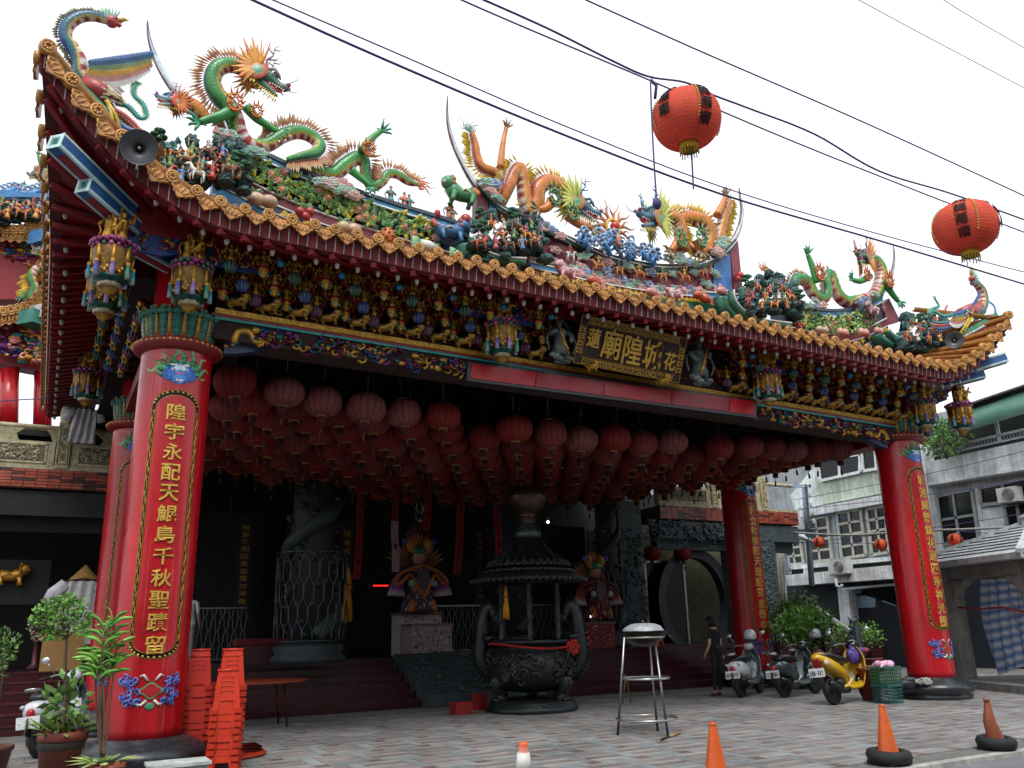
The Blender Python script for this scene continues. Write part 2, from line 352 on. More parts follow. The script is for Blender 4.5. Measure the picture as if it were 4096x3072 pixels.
# ================================================================ the pavilion
W_, D_ = 14.31, 4.81
TILT = lambda x: -.019*(x-1.85)
PAV = thing('temple_pavilion', 'red columned temple pavilion with orange tiled upturned roof and gilded brackets', 'temple', (7.1, 2, 0))
def pv(o): # keep world coordinates under the pavilion empty
    o.location = Vector(o.location)-Vector((7.1, 2, 0)); return o
SR = .432
def column(cx, cy, text, panel=True, rear=False):
    s = MB(); s.lathe([(SR+.005, .36), (SR, .5), (SR, 3), (SR+.008, 5.02), (SR, 5.3), (.36, 5.4), (.36, 6.45)], 40, (cx, cy, 0)); c = pv(s.build('column', 'lacquer', PAV))
    b = MB(); b.lathe([(.66, 0), (.68, .07), (.63, .1), (.7, .12), (.75, .19), (.73, .26), (.66, .3), (.64, .325), (.58, .33), (.57, .36), (.5, .365), (.48, .395), (.43, .4)], 40, (cx, cy, 0)); b.build('base', 'polished', c)
    r = MB(); r.lathe([(.43, 5.03), (.49, 5.05), (.545, 5.09), (.56, 5.13), (.55, 5.17), (.5, 5.19), (.4, 5.2)], 40, (cx, cy, 0)); r.build('collar_ring', 'deepred', c)
    bd = MB()
    for i in range(44): a = 2*pi*i/44; bd.ell((cx+.555*cos(a), cy+.555*sin(a), 5.135), .019, GLD[2], 6, 4)
    bd.build('bead_row', 'gilt', c, kind='stuff')
    lm = MB(); tl = hx('145040'); dk = hx('0b2c28'); lt = hx('3a8a74')
    for k in range(8):
        z = 5.2+k*.052; o_ = .02+.07*sin(k/7*2.2); w = .095*(1-.35*abs(k-3)/4)
        for sgn in (-1, 1): lm.blade((sgn*.02, -o_, z), (sgn*.9, -.25, .75), (0, -1, .1), .12, .035, tl if k % 2 else dk, lt, t=.25)
    lm.tube([(0, 0, 5.19), (0, -.07, 5.35), (0, -.1, 5.5), (0, -.16, 5.62), (0, -.22, 5.6)], [.03, .028, .022, .016, .01], 6, GLD[0])
    for sx in (-.06, 0, .06): lm.blade((sx, -.1, 5.52), (sx*4, -1, .25), (0, -.2, 1), .15, .05, tl, lt, t=.3)
    lm.add([(-.09, 0, 5.19), (.09, 0, 5.19), (.1, -.06, 5.42), (-.1, -.06, 5.42), (-.07, -.12, 5.6), (.07, -.12, 5.6)], [(0, 1, 2, 3), (3, 2, 5, 4)], dk)
    lm.v = [(x, y*.5, z) for x, y, z in lm.v]; lme = lm.mesh('acanthus_leaf', 'ceramic')
    for i in range(16): link('acanthus_leaf', lme, c, (cx+.415*sin(2*pi*i/16), cy-.415*cos(2*pi*i/16), 0), (0, 0, 2*pi*i/16))
    # painted panel, facing the street
    m = MB(); e = .004; hw = .275
    def ring(w0, z0, z1, arch, n=10):
        top = [(w0*cos(pi*(1-i/n)) , z1+arch*sin(pi*i/n)) for i in range(n+1)]; bot = [(w0*cos(pi*i/n), z0-arch*.8*sin(pi*i/n)) for i in range(n+1)]
        return top+bot
    def bandpoly(a, b, y, col):
        n = len(a); N = []
        fs = [(i, (i+1) % n, n+(i+1) % n, n+i) for i in range(n)]
        m.add([(x, -y, z) for x, z in a]+[(x, -y, z) for x, z in b], fs, col, False)
    def dens(poly):
        out = []
        for i in range(len(poly)):
            p, q = poly[i], poly[(i+1) % len(poly)]; k = max(1, int(abs(q[1]-p[1])/.12))
            out += [(lerp(p[0], q[0], t/k), lerp(p[1], q[1], t/k)) for t in range(k)]
        return out
    A = dens(ring(.30, 1.42, 4.3, .2)); B = dens(ring(.292, 1.425, 4.295, .197)); Cc = dens(ring(.252, 1.45, 4.26, .17)); Dd = dens(ring(.244, 1.455, 4.255, .167))
    blk = hx('15110e'); bandpoly(A, B, .003, GLD[1]); bandpoly(B, Cc, .0035, blk); bandpoly(Cc, Dd, .003, GLD[1])
    cyl(m, SR+.004, (cx, cy)).build('panel_border', 'gilt', c)
    m = MB()     # scroll of the border
    for sx in (-1, 1):
        pts = [(sx*(.272+.012*sin(z*34)), -.006, z) for z in [1.46+i*.0233 for i in range(120)]]
        m.tube(pts, .0045, 4, GLD[2], cap=False)
        for i in range(30):
            z = 1.5+i*.093; a = (1 if i % 2 else -1); m.tube([(sx*.272+a*.012, -.006, z), (sx*.272-a*.006, -.006, z+.02), (sx*.272+a*.004, -.006, z+.035)], .004, 4, GLD[2], cap=False)
    for i in range(13):
        a = pi*(.06+.88*i/12)
        m.ell((.274*cos(a), -.006, 4.29+.18*sin(a)), (.016, .004, .012), GLD[2], 6, 4); m.ell((.274*cos(a), -.006, 1.43-.15*sin(a)), (.016, .004, .012), GLD[2], 6, 4)
    cyl(m, SR+.004, (cx, cy)).build('border_scroll', 'gilt', c)
    # beast mask with flames, above the panel
    m = MB(); fl = [hx('2c7a58'), hx('4f9a6a')]
    for i in range(15):
        a = pi*(-.12+1.24*i/14); L = .2 if i % 2 else .15
        p0 = (.1*cos(a), -.004, 4.69+.06*sin(a)); d = Vector((cos(a), 0, sin(a)*.9+.25)).normalized(); q = Vector((d.z, 0, -d.x))*.03*(1 if i % 2 else -1)
        P = [Vector(p0), Vector(p0)+d*L*.35+q, Vector(p0)+d*L*.7-q, Vector(p0)+d*L]
        m.tube(crom([tuple(p) for p in P], 3), [.03*(1-k/9)+.002 for k in range(10)], 4, fl[i % 2], cols=[mixc(fl[i % 2], hx('c8d08a'), max(0, k/9-.35)*1.4) for k in range(10)], flat=.12)
    for x, z, w, h, cc in ((0, 4.67, .12, .085, '3b7fc4'), (-.08, 4.64, .06, .06, '2f66b4'), (.08, 4.64, .06, .06, '2f66b4'), (0, 4.71, .07, .04, 'bcd4dc'), (0, 4.6, .075, .05, '4a86cc'), (0, 4.655, .028, .022, 'c2518a'), (0, 4.585, .05, .022, 'd8d8cc'), (0, 4.582, .035, .012, 'b04060')):
        m.ell((x, -.008, z), (w, .004+.001*len(m.f) % 3*.001, h), hx(cc), 12, 6)
    for sx in (-1, 1):
        m.ell((sx*.045, -.014, 4.69), (.022, .004, .013), hx('e8ecec'), 8, 4); m.ell((sx*.045, -.018, 4.69), (.008, .003, .009), hx('16181a'), 6, 4); m.ell((sx*.05, -.014, 4.735), (.035, .003, .01), hx('e6e2da'), 8, 4)
    for i in range(12):
        a = 2*pi*i/12; m.tube([(.09*cos(a), -.01, 4.66+.07*sin(a)), (.12*cos(a+.3), -.011, 4.66+.095*sin(a+.3)), (.1*cos(a+.5), -.011, 4.66+.08*sin(a+.5))], .009, 4, hx('2a58a8'), flat=.3)
    m.v = [(x*1.5, y, 4.64+(z-4.6)*1.35) for x, y, z in m.v]; cyl(m, SR+.004, (cx, cy)).build('beast_mask', 'painted', c)
    # blue scroll flower under the panel
    m = MB()
    for r0, z0, cc, y in ((.09, .065, '2f7a5c', .006), (.08, .056, 'c8b45a', .009), (.073, .05, '3a3a60', .012), (.066, .044, 'b3141f', .015)):
        pts = [(r0*(1+.16*cos(4*t))*cos(t), .92+z0*(1+.16*cos(4*t))*sin(t)) for t in [2*pi*i/28 for i in range(28)]]
        m.add([(x, -y, z) for x, z in pts], [tuple(range(28))], hx(cc), False)
    for sx in (-1, 1):
        for i in range(24):
            a = -1.35+2.7*(i % 12)/11; cxx, czz = .175, .92; px, pz_ = sx*(.105+.15*((i*.618) % 1)), .92+.11*sin(a)+.015*cos(i*2.3)
            P = [(px+.032*(1-k/10)*cos(k*.8+i), -.006, pz_+.032*(1-k/10)*sin(k*.8+i)) for k in range(9)]
            m.tube(P, [.012*(1-k/11) for k in range(9)], 4, hx(('3466b8', '4f86d0', '2a4f9c', '7a68b0')[i % 4]), flat=.35)
        m.tube([(sx*.03, -.006, .84), (sx*.07, -.006, .8), (sx*.1, -.006, .81), (sx*.09, -.006, .78)], [.012, .014, .01, .004], 4, hx('cfc9c0'), flat=.3)
        m.tube([(sx*.03, -.006, 1.0), (sx*.07, -.006, 1.05), (sx*.1, -.006, 1.04)], [.012, .014, .004], 4, hx('c8b8b8'), flat=.3)
    m.ell((0, -.006, .79), (.04, .005, .03), hx('3c8a66'), 10, 5)
    m.v = [(x*1.32, y, .92+(z-.92)*1.3) for x, y, z in m.v]; cyl(m, SR+.004, (cx, cy)).build('scroll_flower', 'painted', c)
    if text:
        for i, ch in enumerate(text):
            m = char_mb(ch, .225, .205, GLD[2], .016, .25); cyl(m, SR+.013, (cx, cy), 4.21-i*.2535).build('character', 'letter', c)
    return c
column(0, 0, '隍宇永配天鯤島千秋聖蹟留')
column(W_, 0, '城池威勝鎮花蓮四季神光顯')
column(0, D_, '陰騭雖明因果循環勿得僥倖')
column(W_, D_, '城立執事照天理配眾邀顯得')

# ---- beams, ceiling
def pbox(name, c, d, mt, col=(.5, .5, .5), par=PAV):
    m = MB(); m.box(c, d, col); o = m.build(name, mt, par); return pv(o) if par is PAV else o
mid = W_/2; L0, L1 = .38, 13.95
def slab(name, y0, y1, z0, z1, mt, col=(.5, .5, .5), x0=L0, x1=L1):
    m = MB(); t0, t1 = TILT(x0), TILT(x1)
    vs = [(x, y, z+t) for x, t in ((x0, t0), (x1, t1)) for y in (y0, y1) for z in (z0, z1)]
    m.add(vs, [(0, 1, 3, 2), (4, 6, 7, 5), (0, 4, 5, 1), (2, 3, 7, 6), (0, 2, 6, 4), (1, 5, 7, 3)], col, False); return pv(m.build(name, mt, PAV))
gs = slab('gilt_rail', -.36, -.28, 5.6, 5.675, 'gilt', GLD[0])
fr = MB()
for i in range(150):
    x = L0+.05+i*.09; t = TILT(x)
    for k in range(2): fr.beam((x-.035, -.366, 5.61+t+.028*k), (x+.035, -.366, 5.638+t+.028*k), .012, .007, GLD[2]); fr.beam((x-.035, -.368, 5.638+t+.028*k), (x+.035, -.368, 5.61+t+.028*k), .012, .007, GLD[2])
fr.build('fretwork', 'gilt', gs)
slab('beam_moulding', -.34, .3, 5.565, 5.6, 'deepred'); slab('painted_moulding', -.33, -.24, 5.53, 5.565, 'painted', TEAL)
slab('beam', -.29, .29, 5.3, 5.53, 'matte', hx('2c1210'))
slab('bracket_backing', -.3, .25, 5.68, 6.55, 'matte', hx('2a0f12'))
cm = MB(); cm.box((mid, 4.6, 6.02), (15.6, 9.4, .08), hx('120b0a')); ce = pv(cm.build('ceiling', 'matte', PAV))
cc_ = MB()
for i in range(26):
    for j in range(16): cc_.box((.3+i*.55, .4+j*.55, 5.965), (.4, .4, .03), hx('3a2410' if (i+j) % 2 else '21130c'))
cc_.build('coffer_relief', 'gilt', ce, kind='stuff')
# carved underside of the front beam and corner brackets beside the capitals
def carved_mass(n, x0, x1, zf, y0, y1, pal, mt, par, name='carved_relief', r=(.03, .075)):
    m = MB()
    for i in range(n):
        x = random.uniform(x0, x1); lo, hi = zf(x); z = random.uniform(lo, hi); c = rc(*pal); rr = random.uniform(*r); y = random.uniform(y0, y1)
        if random.random() < .55:
            a = random.uniform(0, 6.28); P = [(x+rr*(1.6-k*.28)*cos(a+k*.9), y-.01*k, z+rr*(1.6-k*.28)*sin(a+k*.9)*.8) for k in range(6)]
            m.tube(P, [rr*.45*(1-k/8) for k in range(6)], 5, c)
        else: m.ell((x, y, z), (rr*random.uniform(.8, 1.6), rr*.6, rr*random.uniform(.6, 1)), c, 6, 4)
    return m.build(name, mt, par, kind='stuff')
PAL = [GLD[0], GLD[1], GLD[0], hx('23407e'), hx('5c1420'), hx('1f6a58'), hx('6a2a6a')]
bk = slab('carved_soffit', -.3, .05, 5.27, 5.31, 'matte', hx('2a1810'))
cs_ = carved_mass(760, .9, 13.4, lambda x: (5.27+TILT(x), 5.5+TILT(x)), -.33, -.27, PAL, 'gilt', bk, r=(.025, .06))
for sx, ex in ((.55, 1), (W_-.55, -1)):
    m = MB(); t = TILT(sx); poly = [(0, 5.52), (ex*.85, 5.5), (ex*.8, 5.38), (ex*.62, 5.28), (ex*.45, 5.2), (ex*.2, 5.13), (0, 5.1)]
    if ex < 0: poly = poly[::-1]
    m.prism([(a, z+t) for a, z in poly], -.08, .08, (sx, -.12, 0), col=hx('20304e')); o = pv(m.build('corner_bracket', 'painted', PAV))
    carved_mass(60, min(sx, sx+ex*.75), max(sx, sx+ex*.75), lambda x: (5.18+t+.28*abs(x-sx)/.8, 5.5+t), -.26, -.2, PAL+[TEAL, MAG], 'gilt', o, r=(.03, .06))
    dm = MB(); P = [(sx+ex*a, -.28, z+t) for a, z in ((.1, 5.25), (.15, 5.4), (.3, 5.42), (.38, 5.3), (.52, 5.33), (.58, 5.45), (.7, 5.42), (.72, 5.34))]
    dm.tube(crom([tuple(p) for p in P], 4), [.055-.0012*k for k in range(29)], 7, GLD[0])
    for k in range(8): dm.blade((sx+ex*.78, -.28, 5.4+t), (ex*cos(k*.5-1), 0, sin(k*.5-1)), (0, 1, 0), .12, .02, TEAL, hx('7fd0a8'))
    dm.build('gilt_dragon', 'gilt', o)

# ---- eave geometry
def rise(x):
    t = max(0, (.5-x)/2.43) if x < mid else max(0, (x-(W_-.5))/2.43)
    return 1.42*t*t
def eave(x):                                   # top of the front fascia at position x
    t = max(0, (.2-x)/2.13) if x < mid else max(0, (x-(W_-.2))/2.13)
    return Vector((x, -1.5-.25*t*t, 6.47+TILT(x)+rise(x)))
def seave(y, side):                            # side eave
    t = max(0, (.7-y)/2.45); z = 6.47+TILT(0 if side < 0 else W_)+1.42*(max(0, (.75-y)/2.5))**2
    return Vector((-1.65-.28*t*t if side < 0 else W_+1.65+.28*t*t, y, z))
XL, XR = -1.93, W_+1.93
def inner(x): return lerp(-.55, W_+.55, (x-XL)/(XR-XL))
NX = 120; xs = [lerp(XL, XR, i/NX) for i in range(NX+1)]
rf = MB(); tanm = hx('8a4a1c')
rows = []
for k in range(6):
    v = k/5; rows.append([(lerp(x, inner(x), v), lerp(eave(x).y, -.25, v), eave(x).z+.05+v*.22+v*v*.13-rise(x)*v*.62) for x in xs])
n = NX+1; rf.add([p for r in rows for p in r], [(k*n+i, k*n+i+1, (k+1)*n+i+1, (k+1)*n+i) for k in range(5) for i in range(NX)], tanm)
for side in (-1, 1):
    NY = 60; ys = [lerp(-1.75, 9.6, i/NY) for i in range(NY+1)]; R2 = []
    for k in range(4):
        v = k/3; R2.append([(lerp(seave(y, side).x, -.4 if side < 0 else W_+.4, v), lerp(y, max(y, -.6+.04*y), v), seave(y, side).z+.05+v*.4-1.42*(max(0, (.75-y)/2.5))**2*v*.5) for y in ys])
    n2 = NY+1; rf.add([p for r in R2 for p in r], [(k*n2+i, k*n2+i+1, (k+1)*n2+i+1, (k+1)*n2+i) for k in range(3) for i in range(NY)], tanm)
rf.add([(-.4, -.3, 6.85), (W_+.4, -.3, 6.65), (W_+.4, 9.6, 6.85), (-.4, 9.6, 6.85)], [(0, 1, 2, 3)], tanm, False)
ROOF = pv(rf.build('roof', 'ceramic', PAV))
# fascia with narrow tiles, soffit boards
fa = MB(); mar = hx('6a2026')
def strip(mb, A, B, col, sm=True): n = len(A); mb.add(list(A)+list(B), [(i, i+1, n+i+1, n+i) for i in range(n-1)], col, sm)
top = [eave(x) for x in xs]; strip(fa, [p+Vector((0, .0, .03)) for p in top], [p+Vector((0, .03, -.19)) for p in top], mar); strip(fa, [p+Vector((0, .03, -.19)) for p in top], [p+Vector((0, .16, -.19)) for p in top], mar)
for s in (-1, 1):
    sy = [seave(lerp(-1.75, 9.6, i/60), s) for i in range(61)]; strip(fa, [p+Vector((0, 0, .03)) for p in sy], [p+Vector((-s*.03, 0, -.19)) for p in sy], hx('50181c')); strip(fa, [p+Vector((-s*.03, 0, -.19)) for p in sy], [p+Vector((-s*.16, 0, -.19)) for p in sy], hx('50181c'))
FA = fa.build('fascia', 'matte', ROOF)
fl_ = MB(); gj = hx('a89a98')
for i in range(150):
    x = lerp(XL+.05, XR-.05, i/149); p = eave(x); fl_.beam(p+Vector((0, -.006, .0)), p+Vector((0, .024, -.185)), .012, .008, gj, (0, 1, 0))
fl_.build('fascia_joints', 'painted', ROOF, kind='stuff')
so = MB()
inn = [Vector((inner(x)*.97+mid*.03, -.7, 6.56+TILT(x))) for x in xs]
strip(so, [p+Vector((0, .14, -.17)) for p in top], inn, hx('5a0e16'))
for s in (-1, 1):
    sy = [seave(lerp(-1.75, 9.6, i/60), s) for i in range(61)]; ii = [Vector((-.7 if s < 0 else W_+.7, max(p.y, -.7+(p.y+1.75)*.2), 6.56+TILT(0 if s < 0 else W_))) for p in sy]
    strip(so, [p+Vector((-s*.14, 0, -.17)) for p in sy], ii, hx('5a0e16'))
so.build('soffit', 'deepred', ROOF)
# rafters (they fan out at the corners) and bulbs
rb = {}
def stick(name, p, q, w, h, mt, par, col=(.5, .5, .5)):
    p, q = Vector(p), Vector(q); d = q-p
    k = (name, round(w, 3), round(h, 3), mt, tuple(round(c, 2) for c in col))
    if k not in rb: m = MB(); m.box((.5, 0, 0), (1, w, h), col); rb[k] = m.mesh(name, mt)
    o = link(name, rb[k], par, p); o.rotation_euler = d.to_track_quat('X', 'Z').to_euler(); o.scale = (d.length, 1, 1); return o
bm_ = MB(); bm_.lathe([(.012, .03), (.03, .02), (.034, -.01), (.02, -.05), (.001, -.06)], 8, (0, 0, 0), hx('a8a8a2')); bulb = bm_.mesh('bulb', 'plastic')
RAF = MB(); RAF.box((mid, -.7, 6.5), (.01, .01, .01)); 
for i in range(64):
    x = lerp(XL+.12, XR-.12, i/63); p = eave(x); q = Vector((inner(x), -.7, 6.5+TILT(x)))
    stick('rafter', p+Vector((0, .06, -.235)), q+Vector((0, 0, -.02)), .07, .07, 'deepred', ROOF)
    if i % 1 == 0: link('bulb', bulb, ROOF, p+Vector((.13, .22, -.27)))
for s in (-1, 1):
    for i in range(44):
        y = lerp(-1.55, 9.5, i/43); p = seave(y, s); q = Vector((-.7 if s < 0 else W_+.7, max(y, -.7+(y+1.75)*.2), 6.5+TILT(0 if s < 0 else W_)))
        stick('rafter', p+Vector((-s*.06, 0, -.235)), q+Vector((0, 0, -.02)), .07, .07, 'deepred', ROOF)
        if s < 0 and i % 2 == 0: link('bulb', bulb, ROOF, p+Vector((.22, .1, -.27)))
# purlins
slab('roof_underlay', -.72, 9.5, 6.6, 6.64, 'deepred', x0=-.75, x1=W_+.75)
for y0, y1, z0, z1 in ((-.8, -.66, 6.34, 6.56),):
    slab('purlin', y0, y1, z0, z1, 'deepred', x0=-.75, x1=W_+.75)
for s in (-.73, W_+.73):
    pbox('purlin', (s, 4.4, 6.44+TILT(s)), (.14, 10.1, .2), 'deepred')
# eave tiles
ORT = hx('c08846'); OR2 = hx('b2783a')
dm = MB(); dm.lathe([(.001, -.012), (.05, -.012), (.06, -.03), (.08, -.03), (.085, 0), (.085, .05)], 14, col=ORT, m=Matrix.Rotation(pi/2, 3, 'X') @ Matrix.Rotation(pi, 3, 'X'))
for i in range(7):
    a = i*.9; dm.ell((.035*cos(a), -.028, .035*sin(a)), (.018, .012, .018), mixc(ORT, GLD[2], .3), 5, 4)
disc = dm.mesh('round_eave_tile', 'ceramic')
pm = MB(); lob = [(-.125, .03), (.125, .03), (.128, -.02), (.108, -.055), (.085, -.06), (.072, -.095), (.045, -.1), (.025, -.13), (0, -.15), (-.025, -.13), (-.045, -.1), (-.072, -.095), (-.085, -.06), (-.108, -.055), (-.128, -.02)]
pm.prism(lob, -.012, .012, col=OR2)
for i in range(5): a = -.5+i*.25; pm.tube([(a*.16, -.014, .01), (a*.24, -.02, -.035), (a*.1, -.018, -.085)], [.012, .012, .006], 5, mixc(OR2, GLD[2], .25))
pm.tube([(a, -.014, b) for a, b in lob+[lob[0]]], .008, 4, mixc(OR2, GLD[1], .2))
drip = pm.mesh('drip_tile', 'ceramic')
bt = MB(); bt.lathe([(.08, 0), (.08, .5), (.086, .5), (.086, .55), (.08, .55), (.08, 1.0)], 12, col=ORT, a0=0, a1=pi, m=Matrix.Rotation(-pi/2, 3, 'X') @ Matrix.Rotation(0, 3, 'Z')); barrel = bt.mesh('barrel_tile', 'ceramic')
NT = 63
for i in range(NT):
    x = lerp(XL+.06, XR-.06, i/(NT-1)); p = eave(x); tn = (eave(x+.05)-eave(x-.05)); rl = -atan2(tn.z, Vector((tn.x, tn.y)).length); yw = atan2(tn.y, tn.x)
    k = min(1.25, max(.8, tn.length/.1))*random.uniform(.96, 1.04)
    link('round_eave_tile', disc, ROOF, p+Vector((random.uniform(-.008, .008), -.06, .1)), (random.uniform(-.08, .08), -0+rl, yw), k*.9)
    x2 = lerp(XL+.06, XR-.06, (i+.5)/(NT-1))
    if i < NT-1: p2 = eave(x2); link('drip_tile', drip, ROOF, p2+Vector((0, -.045, .05)), (-.18+random.uniform(-.06, .06), rl, yw), (k*1.03, 1, k))
    v = 1.0; q = Vector((inner(x), -.25, p.z+.05+.22+.13-rise(x)*.62)); d = q-(p+Vector((0, -.05, .1)))
    o = link('barrel_tile', barrel, ROOF, p+Vector((0, -.05, .1))); o.rotation_euler = d.to_track_quat('Y', 'Z').to_euler(); o.scale = (1, d.length, 1)
for s in (-1, 1):
    for i in range(38):
        y = lerp(-1.65, 9.5, i/37); p = seave(y, s); tz = seave(y+.05, s).z-seave(y-.05, s).z; rl = -atan2(tz, .1)
        link('round_eave_tile', disc, ROOF, p+Vector((s*.06, 0, .1)), (0, rl if s > 0 else -rl, s*pi/2))
        link('drip_tile', drip, ROOF, p+Vector((s*.045, .14, .05)), (-.15, rl if s > 0 else -rl, s*pi/2))
        if s > 0:
            q = Vector((W_+.4, max(y, -.6), p.z+.35)); d = q-p; o = link('barrel_tile', barrel, ROOF, p+Vector((.05, 0, .1))); o.rotation_euler = d.to_track_quat('Y', 'Z').to_euler(); o.scale = (1, d.length, 1)
# hip beams under the corners: blue boxes with white rims
def hip(p0, p1, w, h):
    p0, p1 = Vector(p0), Vector(p1); m = MB(); m.beam(p0, p1, w, h, hx('24578e')); o = pv(m.build('hip_beam', 'painted', PAV)); d = (p0-p1).normalized(); r = d.cross(Vector((0, 0, 1))).normalized(); u = r.cross(d)
    t = MB(); wc = hx('b9d4d2')
    for a in (-1, 1):
        t.beam(p0+r*a*(w/2-.02)+u*0+d*.004, p0+r*a*(w/2-.02)+d*.012, .04, h+.006, wc); t.beam(p0+u*a*(h/2-.02)+d*.004, p0+u*a*(h/2-.02)+d*.010, w+.006, .04, wc)
        t.beam(p0+r*a*(w/2-.012)-u*(h/2+.002), p1+r*a*(w/2-.012)-u*(h/2+.002), .03, .006, wc)
        t.beam(p0+r*a*(w/2+.002)+u*(h/2-.02), p1+r*a*(w/2+.002)+u*(h/2-.02), .006, .03, wc); t.beam(p0+r*a*(w/2+.002)-u*(h/2-.02), p1+r*a*(w/2+.002)-u*(h/2-.02), .006, .03, wc)
    t.build('white_rim', 'painted', o)
    e = MB(); e.beam(p0-u*(h/2+.003)-d*.12, p1-u*(h/2+.003), w*.5, .006, hx('8a1420')); e.beam(p0+d*.003, p0+d*.008, w*.55, h*.62, hx('4fa08e')); e.beam(p0+d*.008, p0+d*.011, w*.3, h*.4, hx('134a44')); e.build('painted_inset', 'painted', o)
for s in (-1, 1):
    X = lambda a: -a if s < 0 else W_+a
    hip((X(1.66), -1.66, 6.9 if s < 0 else 6.7), (X(.8), -.8, 6.62 if s < 0 else 6.42), .2, .2); hip((X(1.33), -1.33, 6.6 if s < 0 else 6.4), (X(.55), -.55, 6.4 if s < 0 else 6.2), .2, .2)
    hip((X(-.1), -.1, 6.2 if s < 0 else 6.0), (X(.75), -.75, 6.25 if s < 0 else 6.05), .2, .2)

# ---- hanging basket posts (gilded, with tassels)
def hang_post(x, y, ztop, par=PAV):
    t = TILT(x); m = MB()
    m.lathe([(.22, .55), (.24, .5), (.235, .42), (.215, .28), (.19, .17), (.2, .165), (.19, .13), (.13, .1), (.135, .095), (.13, .05), (.1, .045), (.08, .0), (.03, -.03), (.001, -.06)], 10, (x, y, 5.43+t), cols=[hx(c) for c in ('6a2448', '6a4a24', '7a5a28', '7a5a28', '6a4a24', '12483c', '12483c', '12483c', 'a89c80', 'a89c80', '8a6a34', 'a67e34', 'a67e34', 'a67e34')])
    b = pv(m.build('hanging_basket', 'gilt', par)); fm = MB()
    for k, (R, z) in enumerate(((.22, .54), (.245, .59), (.2, .62))):
        for i in range(18): a = 2*pi*(i+.5*k)/18; fm.ell((x+R*cos(a), y+R*sin(a), 5.43+t+z), random.uniform(.026, .042), rc(hx('8a2c66'), hx('a8527e'), hx('6d2348'), hx('2f6a50')), 6, 4)
    fm.build('flower_rim', 'ceramic', b); pn = MB()
    for i in range(8):
        a = 2*pi*(i+.5)/8; c_, s_ = cos(a), sin(a); R = .198
        mm = Matrix.Rotation(a+pi/2, 3, 'Z')
        for dx, dz in ((0, .47), (0, .38), (-.02, .34), (.02, .34), (0, .3)): pn.ell((x+R*c_-dx*s_, y+R*s_+dx*c_, 5.43+t+dz), (.03, .02, .03), rc(*GLD), 6, 4, mm)
        [pn.ell((x+.215*c_-dx*s_, y+.215*s_+dx*c_, 5.43+t+dz), (.02, .012, .02), hx('3a1a20') if dz > .4 else rc(*GLD), 5, 4, mm) for dx, dz in ((.03, .43), (-.03, .43), (.03, .24), (-.03, .22), (0, .2))]; a2 = 2*pi*i/8; pn.tube([(x+.225*cos(a2), y+.225*sin(a2), 5.43+t+.52), (x+.215*cos(a2), y+.215*sin(a2), 5.43+t+.3)], .025, 6, GLD[0])
    pn.build('gilt_panel_figures', 'gilt', b)
    for i in range(8):
        a = 2*pi*i/8; q = MB(); cc = hx(('2f8f9c', '5a5aa8', '8a6ab0', '2a8a6c')[i % 4]); q.lathe([(.022, 0), (.026, -.03), (.02, -.04), (.028, -.1), (.03, -.2)], 7, (x+.24*cos(a), y+.24*sin(a), 5.43+t+.33), cols=[GLD[0], GLD[0], cc, cc, mixc(cc, WHITE, .35)]); q.build('tassel', 'cloth', b)
    s = MB(); s.box((x, y, (6.03+ztop)/2+t), (.13, .13, ztop-6.03), hx('6a0f18')); s.build('post', 'deepred', b)
    f = rider(GLD[0], GLD[2], GLD[1], GLD[0], 1); f.xf(Matrix.Translation((x-.02, y-.13, 6.03+t)) @ Matrix.Rotation(-.9, 4, 'Z') @ Matrix.Scale(.27, 4)); f.join(fig(GLD[1], GLD[2], GLD[0], 2), Matrix.Translation((x+.07, y-.12, 6.05+t)) @ Matrix.Scale(.38, 4)); f.join(fig(GLD[0], GLD[1], GLD[2], 1), Matrix.Translation((x-.08, y-.1, 6.05+t)) @ Matrix.Scale(.36, 4)); f.build('gilt_rider', 'gilt', b)
    return b
HP = [(0, -.75), (-.93, -.93), (-.93, 0.05), (-.93, 4.8), (4.48, -.75), (9.95, -.75), (W_, -.75), (W_+.93, -.93), (W_+.93, .05)]
for x, y in HP: hang_post(x, y, 6.5)
for (x0, x1) in ((-.8, -.12), (.15, 1.0), (3.7, 4.35), (4.6, 5.2), (9.2, 9.85), (10.05, 10.6), (13.5, 14.2), (W_+.12, W_+.8)):
    t = TILT((x0+x1)/2); m = MB(); m.prism([(x0, 6.36+t), (x1, 6.36+t), (x1, 6.16+t), (x0+.6*(x1-x0), 6.07+t), (x0, 6.1+t)], -.03, .03, (0, -.76, 0), col=hx('1c3a78')); o = pv(m.build('carved_panel', 'painted', PAV))
    carved_mass(34, x0+.05, x1-.05, lambda x: (6.13+t, 6.33+t), -.81, -.78, PAL+[hx('7a1f2a'), hx('8a2c66')], 'gilt', o, r=(.025, .05))

